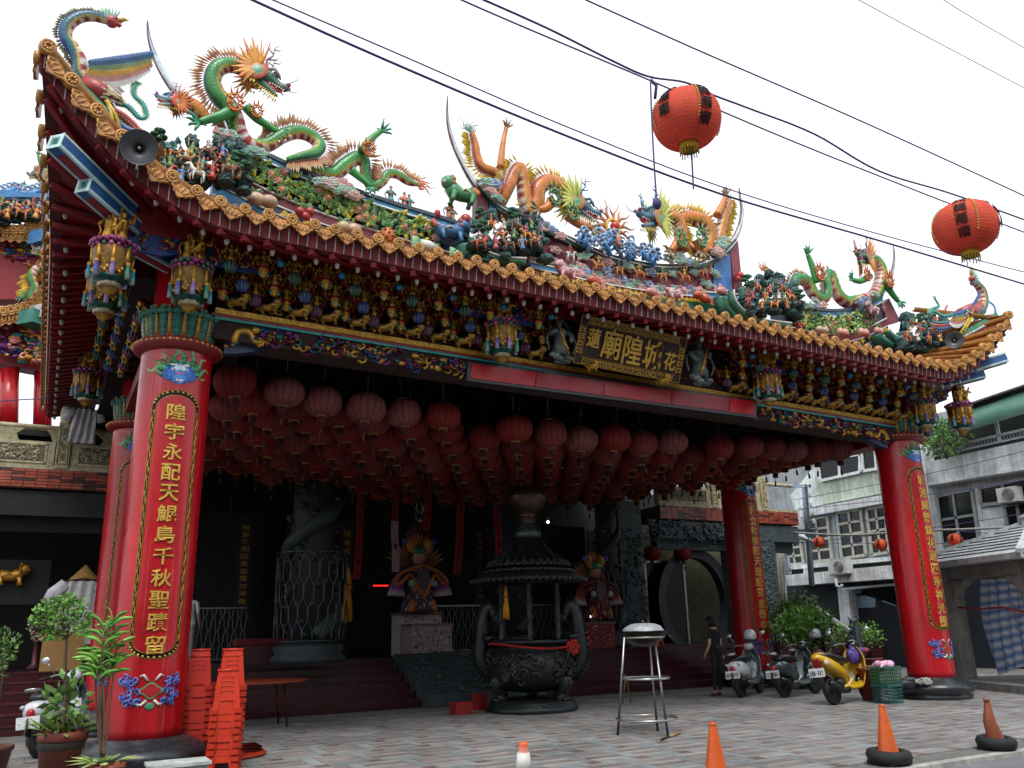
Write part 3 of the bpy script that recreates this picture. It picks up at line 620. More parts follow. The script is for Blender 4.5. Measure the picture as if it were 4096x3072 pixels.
# ---- net of brackets: three staggered tiers of cups, each carrying a gilt figure
def cup(kind):
    m = MB()
    if kind == 'gold':
        m.lathe([(.07, .15), (.078, .13), (.07, .1), (.068, .09), (.06, .02), (.045, -.02), (.02, -.04), (.001, -.05)], 8, cols=[hx('8a1c22')]*3+[GLD[0]]*5)
        for s in (-1, 1): m.ell((s*.055, -.04, -.0), (.018, .018, .04), TEAL, 5, 4); m.ell((s*.025, -.062, .055), .012, hx('5a3a10'), 5, 4)
        m.ell((0, -.062, .05), (.014, .02, .025), GLD[2], 5, 4)
    else:
        c = {'blue': hx('1f4480'), 'green': hx('124a3a'), 'mag': hx('5f2450')}[kind]
        m.lathe([(.055, .15), (.062, .12), (.06, .08), (.066, .02), (.055, -.03), (.03, -.05), (.001, -.05)], 8, col=c)
        for i in range(9): a = i*2*pi/9; m.tube([(.06*cos(a), .06*sin(a), .13), (.075*cos(a+.2), .075*sin(a+.2), .04), (.05*cos(a), .05*sin(a), -.04)], [.012, .018, .008], 4, mixc(c, WHITE, .12))
    m.box((0, .12, .02), (.05, .3, .06), hx('3a0d14')); return m.mesh('bracket_cup', 'painted' if kind != 'gold' else 'gilt')
CUP = {k: cup(k) for k in ('gold', 'blue', 'green', 'mag')}
FGM = [fig(rc(*GLD), rc(*GLD), rc(*GLD), i % 3).mesh('gilt_figure', 'gilt') for i in range(6)]
wm = MB()
for s in (-1, 1):
    pts = [(s*.03, .08), (s*.2, .1), (s*.21, .05), (s*.17, -.01), (s*.1, -.045), (s*.03, -.05)]
    wm.prism(pts if s < 0 else pts[::-1], -.015, .015, col=hx('6a1c26'), side=hx('8a1c1c'))
    for px, pz_ in ((.06, .0), (.1, .04), (.15, .05), (.19, .08), (.12, .0), (.07, .06)): wm.ell((s*px, -.02, pz_), (.022, .014, .013), rc(*GLD), 6, 4, Matrix.Rotation(s*.6*(1 if pz_ > .03 else -1), 3, 'Y')); wm.blade((s*px, -.026, pz_), (s*.5, -.2, .8), (0, -1, 0), .035, .012, GLD[2])
    wm.tube([(s*.03, -.016, -.045), (s*.1, -.016, -.04), (s*.17, -.016, -.005), (s*.21, -.016, .05)], .007, 4, hx('a8302c'))
wing = wm.mesh('bracket_wing', 'gilt')
BM_ = [beast(hx('a67e34'), hx('7c2a6a'), hx('1f6a58')).mesh('gilt_lion', 'gilt'), beast(hx('a67e34'), hx('23407e'), hx('7c2a6a')).mesh('gilt_lion', 'gilt'), beast(hx('b48a3c'), hx('a67e34'), hx('1f6a58')).mesh('gilt_lion', 'gilt')]
BR = pv(MB().box((mid, -.32, 5.7), (13, .02, .01), hx('3a0d14')).build('bracket_set', 'deepred', PAV))
bl = MB().lathe([(.045, .03), (.05, 0), (.04, -.04)], 8, col=hx('2f86b8')).mesh('bracket_button', 'painted')
def clear(x): return not (5.35 < x < 9.15) and all(abs(x-h) > .22 for h in (4.48, 9.95)) and .4 < x < 13.9
for tier, (y, z, off) in enumerate(((-.45, 5.79, 0), (-.63, 5.9, .21), (-.88, 6.03, 0))):
    for i in range(34):
        x = .44+.42*i+off
        if not clear(x): continue
        t = TILT(x); odd = i % 2
        kind = (('gold', 'mag'), ('blue', 'gold'), ('green', 'gold'))[tier][odd]
        link('bracket_cup', CUP[kind], BR, (x, y, z+t), (0, 0, random.uniform(-.1, .1)), (.98, .98, .8))
        link('gilt_figure', FGM[random.randrange(6)], BR, (x, y-.02, z+.115+t), (0, 0, random.uniform(-.5, .5)), random.uniform(.2, .235))
        link('bracket_wing', wing, BR, (x, y+.07, z+.17+t), None, (1.02, 1, 1.5))
        if tier == 0:
            o = link('gilt_lion', BM_[i % 3], BR, (x+.2, -.44, 5.675+t), (0, 0, -.6), (.33, .36, .27))
        if tier == 2 and odd: link('bracket_button', bl, BR, (x+.21, y-.05, z+.19+t))
for a_, b_ in ((.45, 5.35), (9.15, 13.9)): carved_mass(int((b_-a_)*130), a_, b_, lambda x: (5.72+TILT(x), 6.5+TILT(x)), -.36, -.31, [GLD[1], GLD[0], hx('4a1418'), hx('6a2420'), hx('8a6424'), hx('1c2c50'), hx('14443a')], 'gilt', BR, r=(.022, .05))
# side brackets, left end
for tier, (xx, z, off) in enumerate(((-.45, 5.84, 0), (-.65, 5.98, .21), (-.86, 6.12, 0))):
    for i in range(9):
        y = .55+.42*i+off
        if y > 4.4: continue
        kind = (('gold', 'mag'), ('blue', 'gold'), ('green', 'gold'))[tier][i % 2]
        link('bracket_cup', CUP[kind], BR, (xx, y, z), (0, 0, -pi/2)); link('gilt_figure', FGM[random.randrange(6)], BR, (xx, y, z+.15), (0, 0, -pi/2+.3), .2); link('bracket_wing', wing, BR, (xx+.07, y, z+.17), (0, 0, -pi/2))
sb = pbox('side_beam', (-.05, 2.4, 5.43), (.5, 4.4, .24), 'deepred'); pbox('side_backing', (0, 2.4, 6.1), (.4, 4.4, .85), 'matte', hx('2a0f12'))
pbox('side_beam', (W_+.05, 2.4, 5.2), (.5, 4.4, .24), 'deepred'); pbox('side_backing', (W_, 2.4, 5.9), (.4, 4.4, .85), 'matte', hx('2a0f12'))
pbox('corner_plate', (-.35, -.35, 6.6), (.95, .95, .08), 'deepred'); pbox('corner_plate', (W_+.35, -.35, 6.4), (.95, .95, .08), 'deepred')
pbox('rear_beam', (mid, D_, 5.6), (13.5, .4, .7), 'matte', hx('1c0c0c'))

# ---- name plaque and its two guardians
pl_o = thing('name_plaque', 'dark brown temple plaque with gold characters and key border above the entrance', 'plaque', (7.28, -.95, 6.08), None)
cA, cB, cC, cD = [WY('F', x, y, Y) for x, y, Y in ((1263, 684, -1.0), (1490, 728, -1.0), (1462, 832, -.72), (1231, 778, -.72))]
ux = ((cB-cA)+(cC-cD)).normalized(); wv = ((cB-cA).length+(cC-cD).length)/2; dz = ((cA+cB)/2-(cC+cD)/2); hh = dz.length; uz = dz.normalized(); ctr = (cA+cB+cC+cD)/4; un = ux.cross(uz)
PMt = Matrix((ux, -un*-1, uz)).transposed().to_4x4(); PMt = Matrix((ux, uz.cross(ux), uz)).transposed().to_4x4(); PMt.translation = Vector((0, 0, 0))
pl_o.location = ctr; pl_o.rotation_euler = PMt.to_euler()
m = MB(); m.box((0, .03, 0), (wv, .06, hh), hx('2b1110')); m.build('board', 'painted', pl_o)
m = MB(); kb_ = .045
for zz in (-1, 1):
    z = zz*(hh/2-.07); m.box((0, -.004, zz*(hh/2-.012)), (wv-.01, .012, .016), GLD[1]); m.box((0, -.004, zz*(hh/2-.13)), (wv-.24, .012, .012), GLD[1])
    n_ = int((wv-.3)/.115)
    for i in range(n_):
        x = -(n_-1)*.0575+i*.115
        for dx, dz, w, h in ((0, .035, .1, .014), (-.043, 0, .014, .08), (0, -.035, .08, .014), (.035, -.01, .014, .05), (.01, .008, .05, .014)): m.box((x+dx, -.005, z+dz), (w, .012, h), GLD[2])
for xx in (-1, 1):
    x = xx*(wv/2-.07); m.box((xx*(wv/2-.012), -.003, 0), (.016, .012, hh-.01), GLD[1]); m.box((xx*(wv/2-.13), -.003, 0), (.012, .012, hh-.26), GLD[1])
    n_ = int((hh-.26)/.115)
    for i in range(n_):
        z = -(n_-1)*.0575+i*.115
        for dx, dz, w, h in ((0, .035, .1, .014), (-.043, 0, .014, .08), (0, -.035, .08, .014), (.035, -.01, .014, .05), (.01, .008, .05, .014)): m.box((x+dx, -.005, z+dz), (w, .012, h), GLD[2])
m.build('key_border', 'gilt', pl_o)
for ch, x, s, z in (('蓮', -.86, .27, .06), ('廟', -.47, .42, .02), ('隍', -.01, .42, 0), ('城', .45, .42, -.01), ('花', .86, .27, -.05)):
    k = wv/2.36; char_mb(ch, s*.98*k, s*1.28*k, GLD[2], .02, 1.2).build('character', 'letter', pl_o, (x*k, -.004, z))
for i, xx in enumerate((1270, 1425)):
    p = WY('F', xx, 790+(xx-1270)*.19, -.72); f = beast(GLD[0], GLD[2], GLD[1]); f.xf(Matrix.Translation(p+Vector((0, -.06, -.1))) @ Matrix.Rotation(-.8, 4, 'Z') @ Matrix.Scale(.22, 4)); f.build('plaque_rest', 'gilt', pl_o).matrix_parent_inverse = (Matrix.Translation(ctr) @ PMt).inverted()
def guardian(px, py0, py1, flip, label):
    base = WY('F', px, py1, -.82); topp = WY('F', px, py0, -.82); h = (topp-base).length; gy = [hx('565f5f'), hx('475050'), hx('676f6c')]; th = thing('guardian_statue', label, 'statue', base)
    m = MB(); m.lathe([(.17, .2), (.2, .3), (.15, .5), (.12, .62), (.17, .74), (.15, .82), (.06, .86)], 9, col=gy[0]); m.ell((flip*.03, -.03, .93), (.07, .08, .085), gy[2], 8, 6); m.lathe([(.085, .97), (.1, 1.0), (.04, 1.1), (.06, 1.13), (.01, 1.17)], 7, (flip*.03, -.02, 0), gy[1])
    for s in (-1, 1): m.tube([(s*.15, 0, .8), (s*.28, -.08, .68), (s*.18, -.2, .62+.12*s*flip)], [.075, .065, .05], 7, gy[0])
    for s in (-1, 1): m.tube([(s*.08, 0, .4), (s*.12, -.06, .22), (s*.1, -.02, .08)], [.1, .08, .06], 7, gy[1])
    m.xf(Matrix.Scale(h/1.1, 4)); m.build('body', 'stone', th)
    m = MB()
    for k in range(14): a = k*.45; m.ell((.28*cos(a)*(.5+.5*(k % 3)/2), .1*sin(a*1.7)-.05, .05+.06*(k % 3)), (.1, .08, .06), rc(*gy), 7, 5)
    m.xf(Matrix.Scale(h/1.1, 4)); m.build('cloud_base', 'stone', th)
    m = MB(); m.tube(crom([(-.3, 0, .3), (-.38, -.04, .55), (-.25, .04, .8), (-.2, .1, 1.05), (0, .12, 1.2), (.22, .1, 1.05), (.3, 0, .8), (.4, -.04, .5), (.3, -.05, .25)], 4), .035, 5, gy[2], flat=.4); m.xf(Matrix.Scale(h/1.1, 4)); m.build('ribbon', 'stone', th)
    m = MB(); m.tube([(flip*-.12, -.18, .2), (flip*.2, -.2, 1.0)], .022, 6, GLD[0]); m.ell((flip*.22, -.2, 1.04), .05, GLD[1], 6, 5); m.tube([(flip*.1, -.14, .55), (flip*-.02, -.19, .4), (flip*-.1, -.2, .3)], .028, 5, GLD[0]); m.xf(Matrix.Scale(h/1.1, 4)); m.build('gilt_staff', 'gilt', th)
guardian(1212, 690, 785, -1, 'grey carved guardian figure at the left edge of the name plaque')
guardian(1513, 735, 833, 1, 'grey carved guardian figure at the right edge of the name plaque')
# ---- red display board under the plaque
q = [WY('F', *p, -.42) for p in ((1012, 780), (1636, 863), (1634, 903), (1008, 822))]
ld = thing('led_sign', 'long blank red display board hung below the name plaque', 'sign', q[3])
m = MB(); m.add([p-q[3]+Vector((0, d, 0)) for d in (0, .14) for p in q], [(3, 2, 1, 0), (4, 5, 6, 7), (0, 1, 5, 4), (2, 3, 7, 6), (1, 2, 6, 5), (3, 0, 4, 7)], hx('2a2c2e'), False); m.build('case', 'plastic', ld)
for a, b, cc in ((.01, .2, 'a8121c'), (.203, .42, '961420'), (.423, .66, '9a1620'), (.663, .885, '8e1620'), (.888, .99, 'b8101a')):
    pt = lambda t, v: (q[0].lerp(q[1], t)).lerp(q[3].lerp(q[2], t), v)-q[3]+Vector((0, -.012, 0))
    m = MB(); m.add([pt(a, .12), pt(b, .12), pt(b, .86), pt(a, .86)], [(3, 2, 1, 0)], hx(cc), False); m.add([pt(a, .12)+Vector((0, .01, 0)), pt(b, .12)+Vector((0, .01, 0)), pt(b, .86)+Vector((0, .01, 0)), pt(a, .86)+Vector((0, .01, 0))], [(0, 1, 2, 3)], hx(cc), False); m.build('display_panel', 'plastic', ld)
# ================================================================ ridges and roof sculpture
RY = -.12
def mpp(z, x, y, Y):                       # metres per zoom pixel at that place
    d = WY(z, x, y, Y)-CAMP; return d.dot(fw)/FPX/ZT[z][2]
def ridge_poly(z, pts, Y=RY): return [WY(z, x, y, Y) for x, y in pts]
def band(name, top, h0, h1, y0, y1, col, mt='ceramic', par=None, lean=0):
    """strip of ridge masonry following the top line between depths h0 and h1 below it"""
    m = MB(); n = len(top); hh = lambda h, i: h[i] if hasattr(h, '__len__') else h
    vs = []
    for i, p in enumerate(top):
        a, b = p.z-hh(h0, i), p.z-hh(h1, i); vs += [(p.x, y0, a), (p.x, y0, b), (p.x, y1, b), (p.x, y1, a)]
    fs = []
    for i in range(n-1):
        for k in range(4): fs.append((i*4+k, i*4+(k+1) % 4, (i+1)*4+(k+1) % 4, (i+1)*4+k))
    fs += [(0, 3, 2, 1), tuple((n-1)*4+k for k in range(4))]
    m.add(vs, fs, col, False); return m.build(name, mt, par)
def dense(pts, k=4): return [Vector(p) for p in crom([tuple(p) for p in pts], k)]
RID = pv(MB().box((7.1, .1, 7.0), (14.6, .3, .5), hx('5a2026')).build('roof_ridge', 'matte', PAV))
MB().box((4.75, .05, 7.2), (1.2, .2, 1.0), hx('6e2630')).build('ridge_pier', 'ceramic', RID)
lt_top = dense(ridge_poly('Z2', [(300, 960), (440, 1040), (560, 1105), (750, 1200), (1050, 1330), (1350, 1435), (1650, 1535), (2028, 1650)])+[WY('Z3', 255, 955, RY)])
ct_top = dense([WY('Z3', x, y, RY) for x, y in ((300, 660), (400, 775), (520, 850), (640, 905), (780, 965), (940, 1040), (1070, 1095), (1200, 1130), (1330, 1155), (1450, 1163), (1560, 1155), (1650, 1138), (1740, 1100), (1800, 1060), (1850, 1005))])
rt_top = dense([WY('Z4', x, y, RY) for x, y in ((440, 610), (560, 640), (680, 668), (800, 675), (900, 662), (990, 630), (1080, 585))])
navy, blu, mar2 = hx('1a1f38'), hx('4a94c6'), hx('7c2c36')
for nm, top, L in (('left', lt_top, (.03, .1, .125, .56, .585, .74, .76, .9, .915, 1.5)), ('right', rt_top, (.03, .12, .145, .52, .545, .7, .72, .86, .88, 1.4))):
    band('ridge_cap', top, -.03, L[0], RY-.12, RY+.2, hx('39424e'), par=RID); band('ridge_moulding', top, L[0], L[1], RY-.09, RY+.15, hx('3b7fa8'), par=RID)
    band('white_line', top, L[1], L[2], RY-.1, RY+.14, WHITE, par=RID); band('flower_panel', top, L[2], L[3], RY-.05, RY+.12, navy, par=RID); band('white_line', top, L[3], L[4], RY-.12, RY+.12, WHITE, par=RID)
    band('maroon_band', top, L[4], L[5], RY-.09, RY+.12, mar2, par=RID); band('white_line', top, L[5], L[6], RY-.13, RY+.1, WHITE, par=RID); band('stepped_band', top, L[6], L[7], RY-.11, RY+.1, navy, par=RID)
    band('white_line', top, L[7], L[8], RY-.16, RY+.1, WHITE, par=RID); band('blue_band', top, L[8], L[9], RY-.14, RY+.1, blu, par=RID)
    sm = MB(); acc = 0
    for i in range(len(top)-1):
        p, q = top[i], top[i+1]; d = (q-p).length; acc += d
        if acc > .2:
            acc = 0
            for k in range(3): sm.box((p.x, RY-.115, p.z-L[6]-.03-.03*k), (.05+.05*(k if nm == 'left' else 2-k), .012, .03), hx('d0b02c'))
    sm.build('yellow_steps', 'ceramic', RID)
hc = lambda a, b: [lerp(a, b, abs(i/(len(ct_top)-1)-.5)*2) for i in range(len(ct_top))]
band('ridge_cap', ct_top, -.02, .035, RY-.14, RY+.2, hx('3a4a46'), par=RID); band('white_line', ct_top, .035, .055, RY-.15, RY+.16, WHITE, par=RID); band('ridge_moulding', ct_top, .055, .12, RY-.12, RY+.15, hx('24503f'), par=RID)
cw = [p for p in ct_top if WY('Z3', 600, 900, RY).x < p.x < WY('Z3', 1835, 1000, RY).x]; b0 = WY('Z3', 640, 1145, RY); b1 = WY('Z3', 1830, 1330, RY)
def to_floor(top, a, b, sag): return [p.z-(lerp(a.z, b.z, (p.x-a.x)/(b.x-a.x))-sag*sin(pi*(p.x-a.x)/(b.x-a.x))) for p in top]
fl = to_floor(cw, b0, b1, .1)
band('cloud_panel', cw, .12, fl, RY-.06, RY+.12, mar2, par=RID); band('white_line', cw, fl, [f+.025 for f in fl], RY-.14, RY+.1, WHITE, par=RID); band('blue_band', cw, [f+.025 for f in fl], [f+.12 for f in fl], RY-.11, RY+.1, blu, par=RID); band('white_line', cw, [f+.12 for f in fl], [f+.14 for f in fl], RY-.16, RY+.1, WHITE, par=RID); band('stepped_band', cw, [f+.14 for f in fl], [f+.26 for f in fl], RY-.13, RY+.1, mar2, par=RID); band('green_band', cw, [f+.26 for f in fl], [f+.8 for f in fl], RY-.16, RY+.1, hx('2a6a52'), par=RID)
sm = MB()
for i, p in enumerate(cw):
    for k in range(3): sm.box((p.x, RY-.135, p.z-fl[i]-.16-.03*k), (.04+.045*k, .012, .03), hx('d0b02c'))
sm.build('yellow_steps', 'ceramic', RID)
# end piers of the centre ridge
for (z, pts, c) in (('Z3', ((300, 640), (365, 720), (365, 900), (300, 860)), mar2), ('Z3', ((1825, 1075), (1870, 1010), (1900, 1330), (1850, 1330)), mar2), ('Z3', ((1725, 1155), (1822, 1085), (1835, 1320), (1720, 1290)), hx('2f6aa8')), ('Z3', ((372, 740), (420, 790), (420, 900), (372, 900)), hx('2f6aa8')), ('Z4', ((1085, 640), (1120, 600), (1190, 740), (1110, 760)), mar2)):
    P = [WY(z, x, y, RY) for x, y in pts]; m = MB(); m.prism([(p.x, p.z) for p in P][::-1], -.09, .1, (0, RY, 0), col=c); m.build('ridge_pier', 'ceramic', RID)
# swallowtail horns
def horn(z, pts, r0, r1, par=RID):
    P = dense([WY(z, x, y, RY) for x, y in pts], 6); n = len(P); m = MB()
    for off, cc, wv_ in ((0, hx('c9d3d6'), 1), (.03, hx('3f74a4'), .55), (-.03, hx('6e2630'), .55)):
        m.tube([p+Vector((off*(1-i/n)*1.5, -abs(off)*.4, 0)) for i, p in enumerate(P)], [lerp(r0, r1, i/(n-1))*wv_ for i in range(n)], 8, cc)
    m.build('swallowtail_horn', 'ceramic', par)
horn('Z1', ((1240, 720), (1150, 610), (1060, 480), (1000, 360), (965, 240), (955, 135)), .085, .012)
horn('Z3', ((420, 800), (310, 670), (230, 540), (165, 400), (135, 270), (135, 130)), .085, .012)
horn('Z3', ((1780, 1070), (1850, 1010), (1895, 920), (1910, 820), (1900, 740), (1893, 680)), .075, .012)
horn('Z4', ((1010, 620), (1080, 580), (1135, 500), (1165, 400), (1170, 330), (1165, 275)), .075, .012)
# green scroll ledges below the rockwork
for z, pts in (('Z3', ((285, 985), (300, 1040), (370, 1090), (470, 1120), (600, 1128))), ('Z4', ((190, 560), (200, 620), (260, 690), (360, 735), (540, 760))), ('Z4', ((1130, 790), (1150, 820), (1230, 870), (1350, 905), (1500, 925)))):
    P = dense([WY(z, x, y, -.75) for x, y in pts], 4); m = MB(); m.tube(P, .075, 8, hx('2f6a52')); m.tube([p+Vector((0, -.07, .035)) for p in P], .018, 6, WHITE); m.tube([p+Vector((0, .3, .0)) for p in P], .13, 8, hx('2f6a52')); m.build('scroll_ledge', 'ceramic', RID)
# corner ridges carrying the phoenixes
for z, pts, Y0, Y1 in (('Z1', ((385, 470), (560, 640), (700, 780), (820, 890)), -1.55, -1.1), ('Z4', ((1780, 700), (1700, 745), (1620, 790), (1560, 825)), -1.5, -1.1)):
    P = dense([WY(z, x, y, lerp(Y0, Y1, i/3)) for i, (x, y) in enumerate(pts)], 4); m = MB()
    for i in range(len(P)-1): m.beam(P[i], P[i+1], .2, .1, hx('3c8f72')); m.beam(P[i]+Vector((0, 0, -.07)), P[i+1]+Vector((0, 0, -.07)), .23, .03, WHITE); m.beam(P[i]+Vector((0, 0, -.14)), P[i+1]+Vector((0, 0, -.14)), .18, .12, mar2)
    m.build('corner_ridge', 'ceramic', RID)
# flower garlands
def garland(top, h0, h1, x0, x1, dens, fx, par):
    m = MB(); lg = [hx('3f7f4a'), hx('5c9a58'), hx('2f6a44'), hx('c8b02c'), hx('86a83c')]
    def at(x):
        for a, b in zip(top, top[1:]):
            if a.x <= x <= b.x: return lerp(a.z, b.z, (x-a.x)/(b.x-a.x+1e-9))
        return top[-1].z
    for i in range(int((x1-x0)*dens)):
        x = random.uniform(x0, x1); z = at(x)-random.uniform(h0+.04, h1-.04); a = random.uniform(0, 6.28); c = rc(*lg); c2 = mixc(c, hx('b8d08a'), .45)
        m.blade((x, RY-.1-random.random()*.06, z), (cos(a), -.5, sin(a)), (0, -1, .2), random.uniform(.1, .16), .042, c, c2, t=.3, bend=-.2)
        if i % 5 == 0: m.tube([(x, RY-.09, z), (x+.08*cos(a), RY-.13, z+.08*sin(a)), (x+.14*cos(a+.6), RY-.12, z+.12*sin(a+.6))], [.012, .014, .006], 4, hx('cfae28'))
    m.build('garland_leaves', 'ceramic', par, kind='stuff')
    fm = []
    for cc in ('8f2430', 'b04a3c', '9c2f52', 'c06a48'):
        f = MB(); c = hx(cc)
        for r, L in ((0, .075), (.3, .055), (.6, .035)):
            for k in range(8): a = k*pi/4+r; f.blade((0, -.02-r*.04, 0), (cos(a), -.3-r, sin(a)), (0, -1, 0), L, .022, mixc(c, (0, 0, 0), .2), mixc(c, hx('f0c8a8'), .5), t=.2)
        f.ell((0, -.06, 0), .015, hx('d0b040'), 6, 4); fm.append(f.mesh('flower', 'ceramic'))
    for (x, dz) in fx: link('flower', rc(*fm), par, (x, RY-.14, at(x)-lerp(h0, h1, dz)), (random.uniform(-.3, .3), random.uniform(0, 3), random.uniform(-.3, .3)), random.uniform(.95, 1.25))
def fpos(z, L): return [(WY(z, x, y, RY).x, dz) for x, y, dz in L]
garland(lt_top, .125, .56, lt_top[6].x, lt_top[-1].x-.5, 150, fpos('Z2', [(770, 0, .5), (850, 0, .2), (825, 0, .6), (852, 0, .85), (1105, 0, .3), (1172, 0, .45), (1420, 0, .35), (1375, 0, .55), (1385, 0, .85), (1420, 0, .72), (1480, 0, .65), (1690, 0, .6), (1750, 0, .8), (1840, 0, .4), (1900, 0, .7)]), RID)
garland(rt_top, .1, .54, rt_top[3].x, rt_top[-1].x-.45, 150, fpos('Z4', [(620, 0, .35), (650, 0, .6), (635, 0, .75), (670, 0, .45), (750, 0, .3), (860, 0, .35), (880, 0, .6), (900, 0, .75), (855, 0, .7), (960, 0, .4)]), RID)

# clouds, riders and small reliefs
def cloud_mesh(cc):
    m = MB(); c = hx(cc); pts = [(.11*(1+.22*cos(5*t))*cos(t)*1.3, .07*(1+.22*cos(5*t))*sin(t)) for t in [2*pi*i/30 for i in range(30)]]
    m.prism([(a*1.12, b*1.15) for a, b in pts], -.02, .03, col=WHITE); m.prism(pts, -.035, -.021, col=c)
    for cx, s in ((-.055, 1), (.06, -1)):
        P = [(cx+s*.045*(1-k/12)*cos(k*.75), -.04, .01+.04*(1-k/12)*sin(k*.75)) for k in range(11)]; m.tube(P, .009, 4, WHITE)
    m.tube([(-.12, -.038, -.03), (0, -.042, -.05), (.12, -.038, -.03)], .008, 4, WHITE); return m.mesh('cloud', 'ceramic')
CLD = [cloud_mesh(c) for c in ('4f9a78', '3a68b0', 'c8746a', '6aa890')]
def clouds(z, L, Y=RY-.12, s=1.0):
    for i, (x, y) in enumerate(L): link('cloud', CLD[(i*7+int(x)) % 4], RID, WY(z, x, y, Y), (random.uniform(-.1, .1), random.uniform(-.3, .3), random.uniform(-.2, .2)), s*random.uniform(.68, .98))
clouds('Z3', [(790, 1055), (960, 1092), (740, 1115), (780, 1135), (830, 1155), (880, 1170), (920, 1195), (960, 1180), (1000, 1215), (1040, 1200), (1080, 1235), (1120, 1215), (1150, 1250), (1190, 1235), (1230, 1270), (1270, 1250), (1310, 1285), (1350, 1265), (1390, 1300), (1430, 1285), (1470, 1305), (1520, 1290), (1560, 1305), (1600, 1285), (1650, 1300), (1700, 1260), (1100, 1130), (1230, 1160), (1365, 1190), (1500, 1200), (1625, 1190), (1755, 1200), (950, 1160), (1090, 1180)])
clouds('Z3', [(690, 890), (730, 905), (820, 970), (760, 930), (690, 920), (380, 650), (400, 700), (420, 655), (440, 740), (1480, 1110), (1530, 1115), (1580, 1125), (1620, 1130), (1540, 1095), (1760, 1060), (1790, 1020), (1770, 1075), (1800, 990)], RY-.22, 1.1)
clouds('Z2', [(580, 1110), (620, 1130), (370, 1000), (1090, 1340), (1130, 1350), (1200, 1360), (1250, 1390), (1290, 1420), (1230, 1350), (1180, 1385), (1320, 1440)], RY-.25, 1.1); clouds('Z4', [(660, 635), (700, 610), (740, 635), (1000, 600), (1060, 570), (970, 620), (1640, 770), (700, 640)], RY-.25, 1.0); clouds('Z1', [(590, 640), (610, 680), (1440, 860), (1490, 870)], -.9, 1.0)
for i, (x, y) in enumerate(((880, 1085), (1050, 1145), (1175, 1175), (1295, 1195), (1440, 1210), (1570, 1215), (1690, 1190))):
    m = rider(rc(hx('b07038'), hx('c8c0b0'), hx('a85a30'), hx('d8d4cc')), rc(hx('3a6a8a'), hx('c05a3a'), hx('5a8a5a'), hx('b08a3a')), hx('d8b098'), rc(hx('b89a3a'), hx('6a4a2a')), i % 3); p = WY('Z3', x, y+45, RY-.2)
    m.xf(Matrix.Scale(.25, 4)); o = m.build('horseback_rider', 'ceramic', RID, p); o.rotation_euler = (0, 0, .25*(-1)**i)
    if i % 2: o.scale = (-1, 1, 1)
def goldfish(c):
    m = MB(); m.tube([(-.2, 0, 0), (-.1, 0, .02), (0, 0, .03), (.12, 0, .02), (.2, 0, 0)], [.04, .09, .12, .1, .04], 8, c)
    for a in (-.7, -.2, .3, .8): m.blade((-.18, 0, 0), (-1, -.2, a), (0, 1, 0), .2, .06, c, mixc(c, WHITE, .5))
    m.blade((0, 0, .1), (-.3, 0, 1), (0, 1, 0), .14, .08, c, mixc(c, WHITE, .4)); m.ell((.14, -.08, .05), .025, WHITE, 6, 4); m.blade((.05, -.1, -.05), (-.3, -.8, -.6), (0, 0, 1), .1, .04, c); return m.mesh('goldfish', 'ceramic')
GF = [goldfish(hx('c0583c')), goldfish(hx('c88a84'))]
for i, (z, x, y, f) in enumerate((('Z3', 1020, 1248, -1), ('Z3', 1370, 1318, -1), ('Z3', 1655, 1335, -1), ('Z3', 1790, 1312, 1), ('Z4', 30, 600, -1), ('Z4', 130, 555, 1))): o = link('goldfish', GF[i % 2], RID, WY(z, x, y, -.42), (0, 0, .2), (f*.75, .75, .75))
for z, x, y, c, c2, f, s, Y in (('Z3', 855, 1235, 'c8969c', 'd8b8b8', -1, .42, -.5), ('Z3', 1510, 1365, 'c8a0a4', 'b07078', 1, .4, -.5), ('Z3', 150, 1010, '3f6f9c', 'b05a4a', 1, .55, -.4), ('Z3', 215, 790, '4a8a5a', 'c0703a', -1, .62, -.25), ('Z4', 1040, 700, 'a87a84', 'c8a8a0', -1, .4, -.4)):
    m = beast(hx(c), hx(c2), hx('d8c8b0')); m.xf(Matrix.Scale(s, 4)); o = m.build('ridge_lion', 'ceramic', RID, WY(z, x, y, Y)); o.scale = (f, 1, 1)
